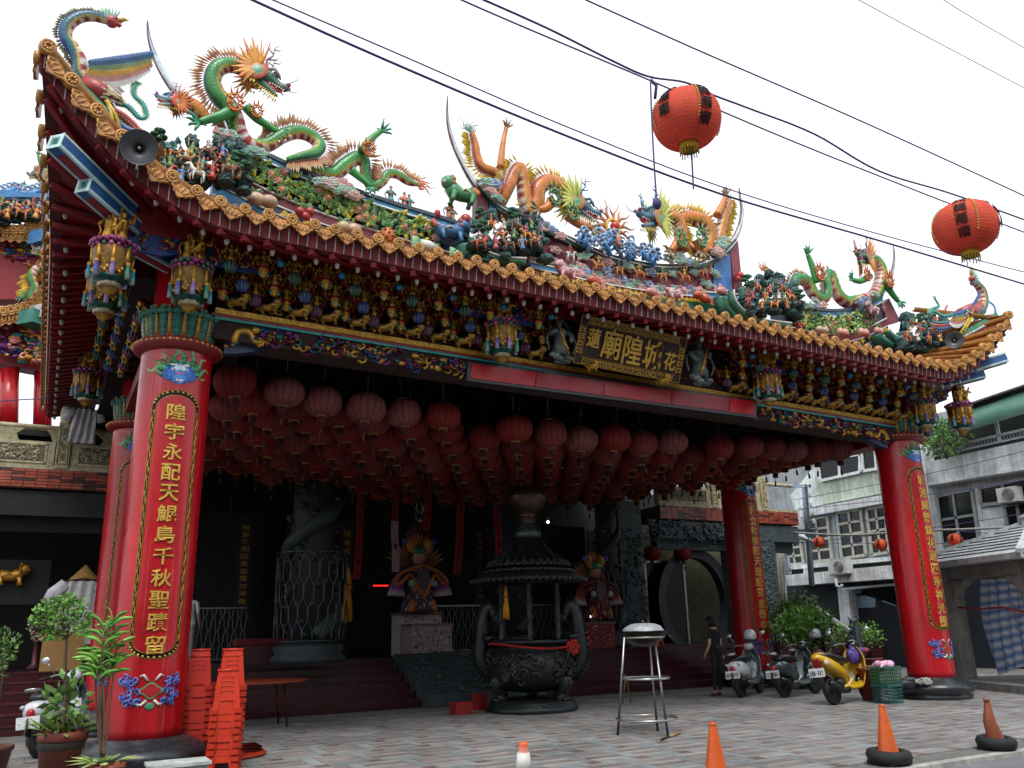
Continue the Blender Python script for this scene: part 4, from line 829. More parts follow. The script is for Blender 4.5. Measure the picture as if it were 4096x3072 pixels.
# fruit and vegetables on the lower band
def fruit(kind):
    m = MB()
    if kind == 'apple':
        for dx, dz in ((-.08, .03), (.06, .05), (0, -.03)): m.ell((dx, -.05*abs(dz)*10, dz), (.075, .07, .07), hx('a83c34'), 9, 6)
        for k in range(6): m.blade((0, 0, .09), (cos(k), -.2, .6), (0, -1, 0), .13, .035, hx('3f6f4a'), hx('7a9a5a'))
    elif kind == 'melon':
        for dx in (-.08, .1): m.ell((dx, 0, 0), (.13, .1, .1), hx('c0a488'), 10, 6)
        for k in range(4): m.blade((-.1, 0, .08), (cos(k), -.2, .5), (0, -1, 0), .12, .035, hx('4a7a4a'))
    elif kind == 'pineapple':
        m.ell((0, 0, 0), (.1, .1, .13), hx('c87a2c'), 10, 7)
        for k in range(24): a = k*2.4; z = -.1+.2*k/24; r = .1*sqrt(max(0, 1-(z/.13)**2)); m.ell((r*cos(a), r*sin(a), z), .022, hx('b0502c'), 5, 4)
        for k in range(9): m.blade((0, 0, .1), (cos(k*.7)*.6, sin(k*.7)*.4, 1), (0, -1, 0), .17, .025, hx('2f7a4a'), hx('7ab06a'))
    elif kind == 'cabbage':
        m.tube([(-.1, 0, 0), (.05, 0, -.02), (.2, 0, -.03)], [.07, .09, .05], 9, hx('d8dccc'))
        for k in range(12): m.blade((-.08, -.03, 0), (-1, -.3, sin(k*1.1)*.8), (0, -1, .3), .2, .05, hx('4f9a6a'), hx('a8d0a0'), bend=-.3)
    else:
        for dx in (-.07, .07): m.ell((dx, 0, 0), (.085, .08, .1), hx('c8a08a'), 9, 6); m.ell((dx, -.03, -.03), (.07, .06, .07), hx('b0605a'), 8, 5)
        for k in range(5): m.blade((0, 0, .08), (cos(k*1.2), -.2, .5), (0, -1, 0), .12, .035, hx('5a8a4a'))
    return m.mesh(kind, 'ceramic')
for z, x, y, kd, s in (('Z2', 640, 1475, 'melon', 1), ('Z2', 960, 1585, 'apple', 1), ('Z6', 1245, 75, 'pineapple', 1.1), ('Z6', 1500, 130, 'cabbage', 1), ('Z6', 985, 20, 'melon', .9), ('Z4', 735, 785, 'melon', .8), ('Z4', 860, 800, 'peach', 1), ('Z4', 985, 800, 'peach', 1), ('Z4', 1080, 792, 'peach', .9), ('Z4', 600, 765, 'apple', .8), ('Z3', 215, 1080, 'cabbage', .8)):
    link(kd, fruit(kd), RID, WY(z, x, y, -.42), None, s)
# painted gable steps and folk figures standing on the ridge
for i, (z, x, y) in enumerate((('Z2', 1590, 1500), ('Z2', 1690, 1545), ('Z2', 1725, 1560), ('Z3', 165, 890), ('Z3', 145, 870))):
    m = fig(rc(hx('4a8a8a'), hx('c87a5a'), hx('c8c4b8')), hx('dcb8a0'), rc(hx('2a2a2a'), hx('b04a3a')), 0); m.xf(Matrix.Scale(.3, 4)); m.build('folk_figure', 'ceramic', RID, WY(z, x, y, RY))
for z, x, y, s in (('Z3', 245, 875, .1), ('Z3', 1900, 1210, .08), ('Z4', 230, 475, .06)):
    m = MB(); m.ell((0, 0, 0), s, hx('b0302a'), 14, 10); m.build('red_ball', 'ceramic', RID, WY(z, x, y, -.3))

# ================================================================ dragons
def dragon_tube(mb, z, path, Y, cols, k=7, n=18, sp=None, spl=.16, start=0):
    """path of (x, y, radius, phi, dy) in photo pixels of one zoom, placed on the ridge plane"""
    Q = crom([(p[0], p[1], p[2], p[3], p[4] if len(p) > 4 else 0) for p in path], k); P = [WY(z, q[0], q[1], Y)+Vector((0, q[4], 0)) for q in Q]; R = [q[2]*.9*mpp(z, q[0], q[1], Y) for q in Q]
    N_ = len(P); L = [0]
    for i in range(1, N_): L.append(L[-1]+(P[i]-P[i-1]).length)
    back, side, yel, belly, beld = cols; vs = []; cs = []; uv = []; YH = Vector((0, 1, 0)); fr_ = []
    for i in range(N_):
        T = (P[min(i+1, N_-1)]-P[max(i-1, 0)]).normalized(); Nr = YH.cross(T)
        Nr = Nr.normalized() if Nr.length > 1e-4 else Vector((0, 0, 1)); B = T.cross(Nr); ph = radians(Q[i][3]); D = Nr*cos(ph)+B*sin(ph); E_ = T.cross(D); fr_.append((T, D, E_))
        for j in range(n):
            a = 2*pi*j/n; vs.append(P[i]+(D*cos(a)+E_*sin(a))*R[i]); aa = abs(a if a < pi else 2*pi-a)
            if aa < .2: c = WHITE
            elif aa < 1.0: c = back
            elif aa < 1.85: c = side
            elif aa < 2.3: c = yel
            else: c = belly if int(L[i]/.075) % 2 else beld
            cs.append(c); uv.append((j*1.0, L[i]/.055))
    mb.add(vs, [(i*n+j, i*n+(j+1) % n, (i+1)*n+(j+1) % n, (i+1)*n+j) for i in range(N_-1) for j in range(n)]+[tuple(range(n-1, -1, -1)), tuple((N_-1)*n+j for j in range(n))], cols=cs, uvs=uv)
    if sp is not None:
        s0 = 0; c0, c1 = sp[1], sp[2]; f = sp[0]; d = .028
        while s0 < L[-1]:
            i = max(k for k in range(N_) if L[k] <= s0); T, D, E_ = fr_[i]; t = (s0-L[i])/max(1e-6, (L[min(i+1, N_-1)]-L[i])); p = P[i].lerp(P[min(i+1, N_-1)], t)
            f.blade(p+D*R[i]*.9, D+T*.45, E_, spl*(.75+.5*((s0*29) % 1))*(.55+.45*min(1, R[i]/.1)), .026, c0, c1, t=.25); s0 += d
    return P, R, fr_
def dragon_head(parent, z, x, y, size, ang, flip, Y, pal, yaw=0.25):
    """pal: skin, brow, cheek, mane0, mane1, rim, horn"""
    skin, brow, cheek, m0, m1, rim, hornc = [hx(c) for c in pal]; s = size*mpp(z, x, y, Y)
    A = Matrix.Translation(WY(z, x, y, Y)) @ (Matrix.Diagonal((-1, 1, 1, 1)) if flip else Matrix.Identity(4)) @ Matrix.Rotation(-radians(ang), 4, 'Y') @ Matrix.Rotation(-yaw, 4, 'Z') @ Matrix.Scale(s, 4)
    def bld(m, name, mt='ceramic'):
        m.xf(A)
        if flip: m.f = [f[::-1] for f in m.f]
        return m.build(name, mt, parent)
    m = MB(); m.tube(crom([(-.25, 0, -.02, .2), (0, 0, .05, .27), (.25, 0, .06, .25), (.48, 0, .0, .17), (.68, 0, -.02, .15), (.85, 0, .03, .15), (.97, 0, .05, .08)], 3), [q[3] for q in crom([(-.25, 0, -.02, .2), (0, 0, .05, .27), (.25, 0, .06, .25), (.48, 0, .0, .17), (.68, 0, -.02, .15), (.85, 0, .03, .15), (.97, 0, .05, .08)], 3)], 12, skin) if False else None
    prof = crom([(-.25, -.02, .2), (0, .05, .27), (.25, .06, .25), (.48, .0, .17), (.68, -.02, .14), (.85, .03, .14), (.97, .05, .07)], 3)
    m.tube([(q[0], 0, q[1]) for q in prof], [q[2] for q in prof], 12, skin, cols=[mixc(skin, brow, .5*(q[0] > .6)) for q in prof])
    for sy in (-1, 1):
        m.ell((.9, sy*.09, .12), (.09, .07, .08), hx('a83a34'), 8, 6); m.tube([(.1, sy*.2, .22), (.3, sy*.24, .3), (.48, sy*.16, .24), (.6, sy*.12, .14)], [.04, .07, .06, .03], 7, brow)
        for k in range(5): m.ell((.0+.1*k, sy*(.12-.02*k), .3+.03*sin(k*2)), (.07, .06, .06), mixc(skin, WHITE, .35), 6, 4)
    h_ = bld(m, 'head')
    m = MB(); jp = crom([(-.1, -.18, .13), (.2, -.27, .12), (.5, -.36, .09), (.72, -.42, .06), (.82, -.4, .03)], 3); m.tube([(q[0], 0, q[1]) for q in jp], [q[2] for q in jp], 9, skin, flat=1.3); bld(m, 'jaw')
    m = MB(); m.tube(crom([(.0, 0, -.1), (.35, 0, -.2), (.65, 0, -.24), (.8, 0, -.2), (.9, 0, -.26)], 3), [.1, .1, .1, .09, .08, .08, .07, .06, .05, .04, .03, .02, .01], 7, hx('b0282c')); m.ell((.4, 0, -.14), (.38, .12, .08), hx('8f1c24'), 8, 5); bld(m, 'tongue')
    m = MB()
    for sy in (-1, 1):
        for k in range(7): xx = .4+.08*k; m.blade((xx, sy*.11, -.1), (0, 0, -1), (0, 1, 0), .09 if k % 3 else .15, .022, hx('e8e4d4')); m.blade((xx-.03, sy*.08, -.3-.02*k), (0, 0, 1), (0, 1, 0), .08, .02, hx('e8e4d4'))
    bld(m, 'teeth')
    for sy in (-1, 1):
        m = MB(); m.ell((.33, sy*.2, .17), .085, hx('e4e6e0'), 10, 7); m.ell((.37, sy*.255, .17), (.045, .04, .045), hx('1c2a3c'), 8, 6); bld(m, 'eye')
    for sy in (-1, 1):
        m = MB(); m.tube(crom([(.05, sy*.14, .25), (-.1, sy*.22, .5), (-.02, sy*.27, .75), (-.12, sy*.3, 1.0), (-.05, sy*.3, 1.2)], 4), [.05-.0026*k for k in range(17)], 7, hornc)
        m.tube([(-.08, sy*.23, .55), (.1, sy*.25, .62), (.14, sy*.25, .75)], [.035, .028, .008], 6, hornc); m.tube([(-.05, sy*.27, .8), (-.22, sy*.3, .86), (-.26, sy*.3, 1.0)], [.03, .024, .008], 6, hornc); m.tube([(-.1, sy*.3, .95), (.06, sy*.3, 1.02), (.08, sy*.3, 1.12)], [.026, .02, .006], 6, hornc); bld(m, 'horn')
    for sy in (-1, 1):
        m = MB()
        for k in range(21):
            a = radians(96+k*8.4); L = (1.05, .8)[k % 2]*(1 if k < 7 else .82); c = m0 if k % 3 else m1; st = Vector((-.12, sy*.2, -.02)); d = Vector((cos(a), sy*.22, sin(a))); q = Vector((-.25 if k < 9 else .1, 0, .3 if k < 9 else -.1))
            P = crom([tuple(st+d*.1), tuple(st+d*L*.4), tuple(st+d*L*.7+q*.12), tuple(st+d*L+q*.45)], 3); m.tube(P, [.03, .06, .075, .08, .078, .07, .058, .042, .024, .005], 6, c, cols=[mixc(c, m1, i/9) for i in range(10)], flat=.5)
        bld(m, 'mane')
        m = MB()
        for r_, cc in ((.4, rim), (.33, cheek), (.22, mixc(cheek, skin, .5))):
            m.ell((-.12, sy*(.24+.05*(.5-r_)), -.06), (r_*.85, .06, r_), cc, 14, 6)
        for k in range(16): a = radians(95+k*13); st = Vector((-.12+.34*cos(a), sy*.27, -.06+.42*sin(a))); m.blade(st, (cos(a), sy*.1, sin(a)), (0, 1, 0), .16, .035, hx('d8c038'), hx('e8d870'))
        bld(m, 'cheek_fan')
        m = MB()
        for k in range(13): t = k/12; m.blade((lerp(-.15, .8, t), sy*.08, lerp(-.28, -.46, t)), (-.35+.5*t, sy*.1, -1), (0, 1, 0), .26*(.7+.3*(k % 2)), .03, hx('d8c038') if k % 2 else hx('b04038'), hx('e8d868'))
        bld(m, 'beard')
    m = MB()
    for sy in (-1, 1): m.tube(crom([(.85, sy*.12, .1), (1.02, sy*.25, .2), (1.12, sy*.3, .42), (1.05, sy*.3, .6)], 3), [.022-.002*k for k in range(10)], 5, mixc(brow, WHITE, .3))
    bld(m, 'whisker')
    return h_
def dragon_leg(parent, z, pts, Y, r, col, dirang, flame=None, dy=-.1):
    P = [WY(z, x, y, Y)+Vector((0, dy, 0)) for x, y in pts]; s = mpp(z, *pts[0], Y); n = len(P); C_ = crom([tuple(p) for p in P], 4); m = MB()
    m.tube(C_, [lerp(r, r*.5, i/(len(C_)-1))*s for i in range(len(C_))], 9, col)
    e = P[-1]; a0 = radians(dirang)
    for k in range(4):
        a = a0+(k-1.5)*.6; d = Vector((cos(a), -.25, sin(a))); m.tube([e, e+d*r*.9*s, e+d*r*1.5*s+Vector((0, -.02, -.05*r*s*10*0)), e+d*r*1.9*s], [r*.34*s, r*.3*s, r*.24*s, r*.18*s], 6, mixc(col, hx('3a8a7a'), .5)); m.blade(e+d*r*1.8*s, d+Vector((0, -.3, -.3)), (0, 1, 0), r*.9*s, r*.16*s, hx('d8d4c0'))
    a = a0+pi*.75; d = Vector((cos(a), -.2, sin(a))); m.tube([e, e+d*r*1.1*s], [r*.3*s, r*.1*s], 6, col); m.build('leg', 'scales' if False else 'ceramic', parent)
    if flame:
        fx, fy, fr, c0, c1 = flame; f = MB(); o = WY(z, fx, fy, Y)+Vector((0, dy-.9*r*s, 0)); q = fr*mpp(z, fx, fy, Y)
        for k in range(9):
            a = k*.72; b = Vector((cos(a)*.55, 0, sin(a)*.8))*q; f.tube([o+b+Vector((cos(t)*.26*q, 0, sin(t)*.26*q)) for t in [i*.7 for i in range(9)]], .085*q, 5, c0); f.tube([o+b, o+b*1.5+Vector((0, -.02, .2*q)), o+b*1.9+Vector((.1*q, 0, .5*q))], [.12*q, .09*q, .01*q], 5, c0, cols=[c0, c0, c1])
        f.tube([o+Vector((cos(t)*.7*q, -.01, sin(t)*.9*q)) for t in [i*.5 for i in range(13)]], .07*q, 5, c1); f.build('flame_crest', 'ceramic', parent)
def tail_flame(parent, z, x, y, Y, L, ang, c0, c1):
    s = mpp(z, x, y, Y); o = WY(z, x, y, Y); m = MB()
    for k in range(9):
        a = radians(ang+(k-4)*13); d = Vector((cos(a), .08*(k % 3-1), sin(a))); p = Vector((-sin(a), 0, cos(a)))*(.12 if k % 2 else -.12)*L*s; l = L*s*(.7+.3*(k % 2))
        P = crom([tuple(o), tuple(o+d*l*.35+p), tuple(o+d*l*.7-p), tuple(o+d*l)], 4); m.tube(P, [.05*L*s*(1-i/13)+.002 for i in range(13)], 5, c0, cols=[mixc(c0, c1, i/12) for i in range(13)], flat=.6)
    m.build('tail_flame', 'ceramic', parent)
GRN = (hx('1f6440'), hx('3d9048'), hx('b8a832'), hx('a03038'), hx('d8c8bc')); ORN = (hx('9c4026'), hx('cc7a34'), hx('c89a30'), hx('8f2c2c'), hx('d8c8b4'))
SPG = (hx('a03028'), hx('e0cc9a')); SPO = (hx('b87a20'), hx('e0d040'))
def make_dragon(label, z, Y, tubes, cols, spc, head, legs, tail, spl=.23):
    o0 = WY(z, tubes[0][0][0], tubes[0][0][1], Y); th = thing('dragon_sculpture', label, 'dragon', (0, 0, 0), 'dragon sculptures on the roof ridge'); f = MB()
    for i, t in enumerate(tubes):
        m = MB(); dragon_tube(m, z, t, Y, cols, sp=(f, spc[0], spc[1]), spl=spl); m.build('body', 'scales', th)
    f.build('dorsal_fin', 'ceramic', th, kind='stuff')
    dragon_head(th, z, *head[:5], Y+head[5], head[6], head[7] if len(head) > 7 else .25)
    for l in legs: dragon_leg(th, z, l[0], Y, l[1], cols[1], l[2], l[3], l[4])
    if tail: tail_flame(th, z, *tail[:2], Y, *tail[2:])
    return th
OF = (hx('c8552c'), hx('d8a83a')); GF_ = (hx('3f8a62'), hx('b8c06a'))
PG = ('4a7a62', '8a7a80', '2f7f5a', 'd8b030', 'cf7a34', 'b04a34', '9a8088'); PO = ('5a7f92', '3f6f8a', '5a9a4a', '7aa84a', 'd0c85a', 'b06a34', '5a90b0')
make_dragon('large green dragon rearing over the left roof ridge, mouth open to the right', 'Z2', RY-.05,
    [[(600, 570, 50, 0), (500, 510, 58, 0), (400, 480, 64, 0), (310, 510, 70, 0), (275, 600, 72, 0), (310, 700, 76, 5), (390, 780, 78, 15), (440, 880, 76, 30), (480, 990, 68, 70), (560, 1070, 60, 120), (680, 1070, 60, 165), (800, 1000, 60, 180), (910, 975, 58, 180), (1010, 1010, 56, 180), (1060, 1090, 52, 180, -.05), (1010, 1160, 48, 190, -.12), (900, 1195, 40, 200, -.15), (810, 1205, 25, 200, -.1)],
     [(900, 1240, 40, 180, .1), (980, 1245, 50, 180), (1080, 1275, 54, 180), (1170, 1285, 60, 180), (1250, 1225, 66, 180), (1340, 1165, 60, 190), (1395, 1190, 50, 200), (1405, 1290, 44, 200), (1450, 1375, 42, 190), (1520, 1345, 42, 180), (1570, 1285, 40, 180), (1640, 1290, 36, 180), (1720, 1340, 32, 180), (1795, 1365, 14, 180)]],
    GRN, SPG, (640, 560, 225, -28, 0, -.1, PG), [([(430, 850), (330, 905), (240, 930), (165, 955)], 48, 200, (415, 830, 75, *OF), -.2), ([(520, 800), (590, 880), (670, 935), (750, 985)], 40, -30, (590, 850, 55, *OF), -.05), ([(1360, 1150), (1400, 1085), (1450, 1035), (1500, 1000)], 38, 35, (1395, 1150, 60, *OF), -.15), ([(1270, 1300), (1340, 1360), (1410, 1420)], 34, -80, None, -.2)], (1790, 1365, 150, 20, hx('c8552c'), hx('e0b060')))
make_dragon('orange scaled dragon left of the flaming pearl on the centre ridge', 'Z3', RY-.05,
    [[(930, 800, 38, 0), (860, 765, 46, 0), (815, 690, 50, 0), (745, 645, 54, 0), (680, 690, 58, 0), (668, 770, 60, 0), (640, 835, 56, 0), (605, 760, 52, 10), (592, 650, 48, 10), (572, 562, 42, 0), (532, 600, 48, -15), (492, 690, 48, -15), (452, 775, 44, 0, .1), (430, 690, 40, 60, .1), (440, 605, 38, 120), (400, 582, 36, 180), (340, 555, 36, 180), (312, 490, 32, 180), (302, 420, 28, 180), (282, 350, 20, 180)]],
    ORN, SPO, (925, 785, 155, -22, 0, -.1, PO), [([(720, 800), (690, 840), (640, 850)], 36, 200, (725, 785, 55, *GF_), -.25), ([(830, 865), (900, 920), (975, 945)], 36, -20, (850, 865, 50, *GF_), -.15), ([(445, 570), (455, 480), (466, 400), (483, 325)], 24, 80, None, -.05)], (275, 345, 115, 100, hx('3f8a72'), hx('d8dcc0')))
make_dragon('orange scaled dragon right of the flaming pearl, facing left with gaping jaws', 'Z3', RY-.05,
    [[(1390, 880, 42, 180), (1470, 855, 48, 180), (1525, 890, 50, 180), (1545, 970, 48, 180), (1550, 1060, 44, 180)], [(1540, 870, 46, 180, .12), (1600, 852, 52, 180, .1), (1680, 890, 54, 180), (1716, 970, 52, 180), (1690, 1050, 48, 185), (1630, 1062, 40, 190), (1605, 1000, 30, 195, .1)], [(1690, 1085, 34, 0, .1), (1760, 1010, 38, 0), (1785, 920, 38, 0), (1805, 840, 34, 0), (1828, 780, 26, 0), (1834, 745, 16, 0)]],
    ORN, SPO, (1370, 870, 170, -8, 1, -.12, PO, .35), [([(1500, 1010), (1470, 1050), (1440, 1085)], 34, 220, (1490, 1030, 50, *GF_), -.2), ([(1590, 1030), (1600, 1060), (1610, 1090)], 34, 270, (1600, 1030, 55, *GF_), -.25), ([(1740, 860), (1775, 790), (1795, 740)], 26, 110, None, -.1)], (1830, 750, 75, 100, hx('3f8a72'), hx('d8dcc0')))
make_dragon('green dragon on the right roof ridge, facing left with its head raised', 'Z4', RY-.05,
    [[(1010, 360, 32, 180), (1055, 365, 40, 180), (1092, 430, 42, 175), (1080, 520, 44, 160), (1035, 585, 44, 150), (960, 605, 42, 90), (885, 615, 44, 20), (825, 560, 40, 0), (786, 445, 32, 0), (756, 480, 34, 0), (765, 560, 38, 0), (735, 600, 36, 0), (680, 560, 40, 0), (640, 492, 42, 0), (580, 480, 42, 0), (540, 540, 36, 0), (470, 520, 28, 0), (420, 450, 22, 0), (392, 420, 12, 0)]],
    GRN, SPG, (985, 350, 120, -2, 1, -.1, PG, .35), [([(680, 510), (660, 440), (640, 385), (622, 340)], 26, 100, (680, 465, 48, *OF), -.12), ([(1000, 470), (945, 500), (895, 490)], 24, 150, (970, 470, 38, *OF), -.1), ([(1080, 500), (1115, 565), (1160, 625)], 26, -60, (1090, 510, 45, *OF), -.15)], (395, 425, 85, 130, hx('c8552c'), hx('e0b060')), .13)
th = thing('dragon_head_sculpture', 'blue browed dragon head with orange mane at the far left ridge end', 'dragon')
dragon_head(th, 'Z1', 1120, 660, 120, -5, 1, -.3, ('8aa0ac', '4a80a8', 'b8702c', 'd89a2c', 'c85a2c', 'c8452c', 'a89098'), .3)
dragon_tube(mm_ := MB(), 'Z1', [(1150, 660, 60, 180), (1260, 700, 60, 180), (1340, 780, 45, 180)], -.2, ORN); mm_.build('neck', 'scales', th)

# flaming pearl on blue waves
th = thing('flaming_pearl', 'red pearl in a ring of orange flames on blue waves at the ridge centre', 'ornament')
c = WY('Z3', 1130, 925, RY); s = mpp('Z3', 1130, 925, RY)
MB().ell((c.x, c.y-.08, c.z), 30*s, hx('c03018'), 16, 10).build('pearl', 'ceramic', th)
m = MB(); m.tube([(c.x+48*s*cos(t), c.y-.03, c.z+52*s*sin(t)) for t in [i*2*pi/24 for i in range(25)]], 9*s, 6, hx('d8b83a')); m.build('gilt_ring', 'ceramic', th)
m = MB()
for k in range(17):
    a = radians(-35+k*15.6); d = Vector((cos(a), 0, sin(a))); p = Vector((-sin(a), 0, cos(a)))*(9*s if k % 2 else -9*s); l = (80+45*(k % 2)+25*sin(a))*s; o = c+d*48*s
    m.tube(crom([tuple(o), tuple(o+d*l*.35+p), tuple(o+d*l*.7-p), tuple(o+d*l)], 4), [14*s*(1-i/13)+.002 for i in range(13)], 5, hx('c8652c'), cols=[mixc(hx('b85030'), hx('d8a070'), i/12) for i in range(13)], flat=.6)
m.build('flames', 'ceramic', th)
wv_ = []
for cc in ('4a8cc4', '7ab0d8', '3a78b4'):
    m = MB(); c_ = hx(cc)
    for k in range(3):
        P = [(-.05*k+.1*(1-i/12)*cos(i*.5+.4), -.02*k, .09*k+.1*(1-i/12)*sin(i*.5+.4)) for i in range(11)]; m.tube(P, [.035*(1-i/14) for i in range(11)], 6, c_, cols=[mixc(c_, WHITE, .15+.6*(i % 4 == 0 or i > 7)) for i in range(11)])
    m.tube([(-.14, 0, -.1), (-.12, -.02, .05), (-.03, -.02, .12)], [.05, .05, .02], 6, c_); wv_.append(m.mesh('wave', 'ceramic'))
for i, (x, y) in enumerate(((930, 985), (960, 1000), (990, 1015), (1020, 985), (1050, 1000), (1060, 1040), (1095, 990), (1100, 1040), (1140, 1020), (1150, 1070), (1190, 1040), (1200, 1085), (1230, 1050), (1250, 1090), (1290, 1080), (1330, 1090), (1370, 1100), (1410, 1115), (1280, 1100), (1010, 1040), (1080, 1065), (1120, 1000), (1350, 1110), (1395, 1125))):
    link('wave', wv_[i % 3], th, WY('Z3', x, y, RY-.15-.06*(i % 3)), (0, random.uniform(-.3, .3), 0), (random.choice((-1, 1))*.8, 1, random.uniform(.7, .95)))
m = MB(); P = [WY('Z3', x, y, RY-.3) for x, y in ((1150, 950), (1165, 985), (1160, 1020), (1190, 1030))]; m.tube(P, [.02, .05, .045, .02], 7, hx('c87a5a')); m.blade(P[0], (-.3, 0, 1), (0, 1, 0), .12, .05, hx('c87a5a')); m.build('carp', 'ceramic', th)

# red beacon lamps on the ridge
for i, (x, y, w) in enumerate(((75, 840, 'beside the green lion'), (1308, 1055, 'in front of the right orange dragon'))):
    p = WY('Z3', x, y, RY-.1); th = thing('beacon_lamp', 'small red caged beacon lamp on the ridge '+w, 'lamp', p, 'red beacon lamps on the ridge'); s = 40*mpp('Z3', x, y, RY)*.8
    MB().lathe([(.5*s, -s*.8), (.55*s, s*.5), (.3*s, s*.8), (.1*s, s*.9)], 10, col=hx('b01820')).build('lens', 'plastic', th)
    m = MB()
    for k in range(6): a = k*pi/3; m.tube([(.6*s*cos(a), .6*s*sin(a), -.8*s), (.6*s*cos(a), .6*s*sin(a), .5*s), (0, 0, s)], .03*s, 4, hx('8a2a2a'))
    m.build('cage', 'metal', th)

# ================================================================ phoenixes
FR = [hx(c) for c in ('25458a', '2f7a6a', 'c8a830', 'b0402c', 'dcdcd4')]
def feathers(mb, z, pa, pb, L, Y, n=26, rows=5, lean=(-.2, -1), sp=1.0):
    """overlapping rows of feathers hanging from the leading edge pa-pb"""
    for r in range(rows):
        for i in range(n):
            t = (i+.5*(r % 2))/n; x, y = lerp(pa[0], pb[0], t), lerp(pa[1], pb[1], t); s = mpp(z, x, y, Y); l = L*(.45+.55*sin(pi*min(1, t*.75+.15)))
            p = WY(z, x+lean[0]*l*r/rows*sp, y-lean[1]*l*r/rows*sp, Y)+Vector((0, .03-.0*r, 0)); d = Vector((lean[0]*.6+.7*t*(1 if pb[0] > pa[0] else -1)*.6, 0, lean[1])); mb.blade(p+Vector((0, .012*r-.03, 0)), d, (0, -1, 0), l*s*.5, l*s*.13, FR[r], mixc(FR[r], FR[min(r+1, 4)], .5), t=.15)
def phoenix(label, z, Y, neck, head, crest, beak, wing, body, legs, plumes, flipb):
    th = thing('phoenix_sculpture', label, 'phoenix', (0, 0, 0), 'phoenix sculptures at the eave corners'); m = MB(); f = MB()
    dragon_tube(m, z, neck, Y, (hx('25458a'), hx('2f6a7a'), hx('c8a830'), hx('9a3038'), hx('d8c8bc')), sp=(f, hx('2f5a8a'), hx('c8b85a')), spl=.09); m.build('neck', 'scales', th); f.build('neck_feathers', 'ceramic', th, kind='stuff')
    s = mpp(z, *head[:2], Y); h = WY(z, *head[:2], Y); m = MB(); m.ell(h, head[2]*s, hx('b04a48'), 10, 8); b = WY(z, *beak, Y); d = (b-h); m.tube([h+d*.3, h+d*.7+Vector((0, -.01, .02)), b], [head[2]*.5*s, head[2]*.35*s, .004], 7, hx('c8a04a')); m.ell(h+Vector((d.x*.25, -head[2]*s*.85, head[2]*s*.2)), head[2]*.2*s, hx('20242c'), 6, 5)
    m.ell(h+d*.45+Vector((0, 0, -head[2]*s*.7)), head[2]*.4*s, hx('c0403c'), 7, 5); m.build('head', 'ceramic', th)
    m = MB(); cr = WY(z, *crest, Y); 
    for k in range(9): a = -.7+k*.22; v = (cr-h); v2 = Vector((v.x*cos(a)-v.z*sin(a), 0, v.x*sin(a)+v.z*cos(a))); P = crom([tuple(h), tuple(h+v2*.5), tuple(h+v2)], 3); m.tube(P, [.035, .032, .03, .026, .022, .015, .004], 5, hx('3a8a7a'), cols=[mixc(hx('2a6a6a'), hx('9ac8a8'), i/6) for i in range(7)], flat=.5)
    m.build('crest', 'ceramic', th)
    for w in wing: m = MB(); feathers(m, z, *w, Y-.12); m.build('wing', 'ceramic', th)
    m = MB(); B = [WY(z, x, y, Y) for x, y, r in body]; m.tube(B, [r*mpp(z, x, y, Y) for x, y, r in body], 10, hx('a83a3a'))
    for k in range(60): i = random.randrange(len(B)-1); t = random.random(); p = B[i].lerp(B[i+1], t); a = random.uniform(0, 6.28); m.blade(p+Vector((0, -abs(sin(a))*body[i][2]*s*.8, cos(a)*body[i][2]*s*.8)), (B[-1]-B[0]).normalized()+Vector((0, -.2, -.2)), (0, -1, 0), .13, .03, rc(hx('a83a3a'), hx('c8a030'), hx('3a8a5a'), hx('25458a')), hx('d8c8a0'))
    m.build('body', 'ceramic', th)
    for L in legs: P = [WY(z, x, y, Y-.1) for x, y in L]; m = MB(); m.tube(P, [.03, .024, .022], 6, hx('c8a830')); e = P[-1]; [m.tube([e, e+Vector((dx, -.05, -.03))], [.016, .006], 5, hx('c8a830')) for dx in (-.1, .02, .12)]; m.build('leg', 'ceramic', th)
    for pth, r, cc, c2 in plumes:
        f = MB(); m = MB(); Q = crom([(x, y) for x, y in pth], 6); P = [WY(z, x, y, Y-.05) for x, y in Q]; n = len(P); m.tube(P, [r*s*(1-.4*i/n) for i in range(n)], 7, hx(cc), flat=.5)
        for i in range(1, n-1): T = (P[i+1]-P[i-1]).normalized(); N_ = Vector((0, 1, 0)).cross(T); [m.blade(P[i], N_*sg+T*.6, (0, 1, 0), r*s*2.1, r*s*.3, hx(cc), hx(c2)) for sg in (-1, 1)]
        m.build('tail_plume', 'ceramic', th)
phoenix('large phoenix with long curved neck and spread wing at the left eave corner', 'Z1', -1.25, [(700, 135, 30, 0), (600, 105, 38, 0), (510, 115, 42, 0), (440, 165, 46, 0), (425, 240, 46, 0), (470, 310, 48, 10), (515, 390, 50, 40), (525, 480, 48, 40), (560, 540, 46, 20)], (725, 140, 42), (700, 40), (835, 135), [((590, 380), (995, 320), 170)], [(540, 520, 45), (620, 580, 70), (690, 620, 70), (760, 620, 30)], [((700, 660), (725, 760), (740, 850)), ((690, 650), (745, 740), (785, 860))],
    [([(750, 665), (830, 690), (900, 760), (945, 750), (930, 680), (870, 620), (870, 560), (895, 530)], 18, '2f8a84', 'c8d060'), ([(720, 700), (800, 740), (870, 800), (910, 850)], 14, 'b04a48', 'e0a090'), ([(690, 690), (740, 760), (800, 820), (860, 850)], 14, '25458a', 'a0b0d0'), ([(660, 690), (700, 760), (760, 830), (800, 870)], 12, '3a7a4a', 'c8c850'), ([(780, 640), (775, 590), (770, 550)], 10, 'c06a4a', 'e0b090')], 1)
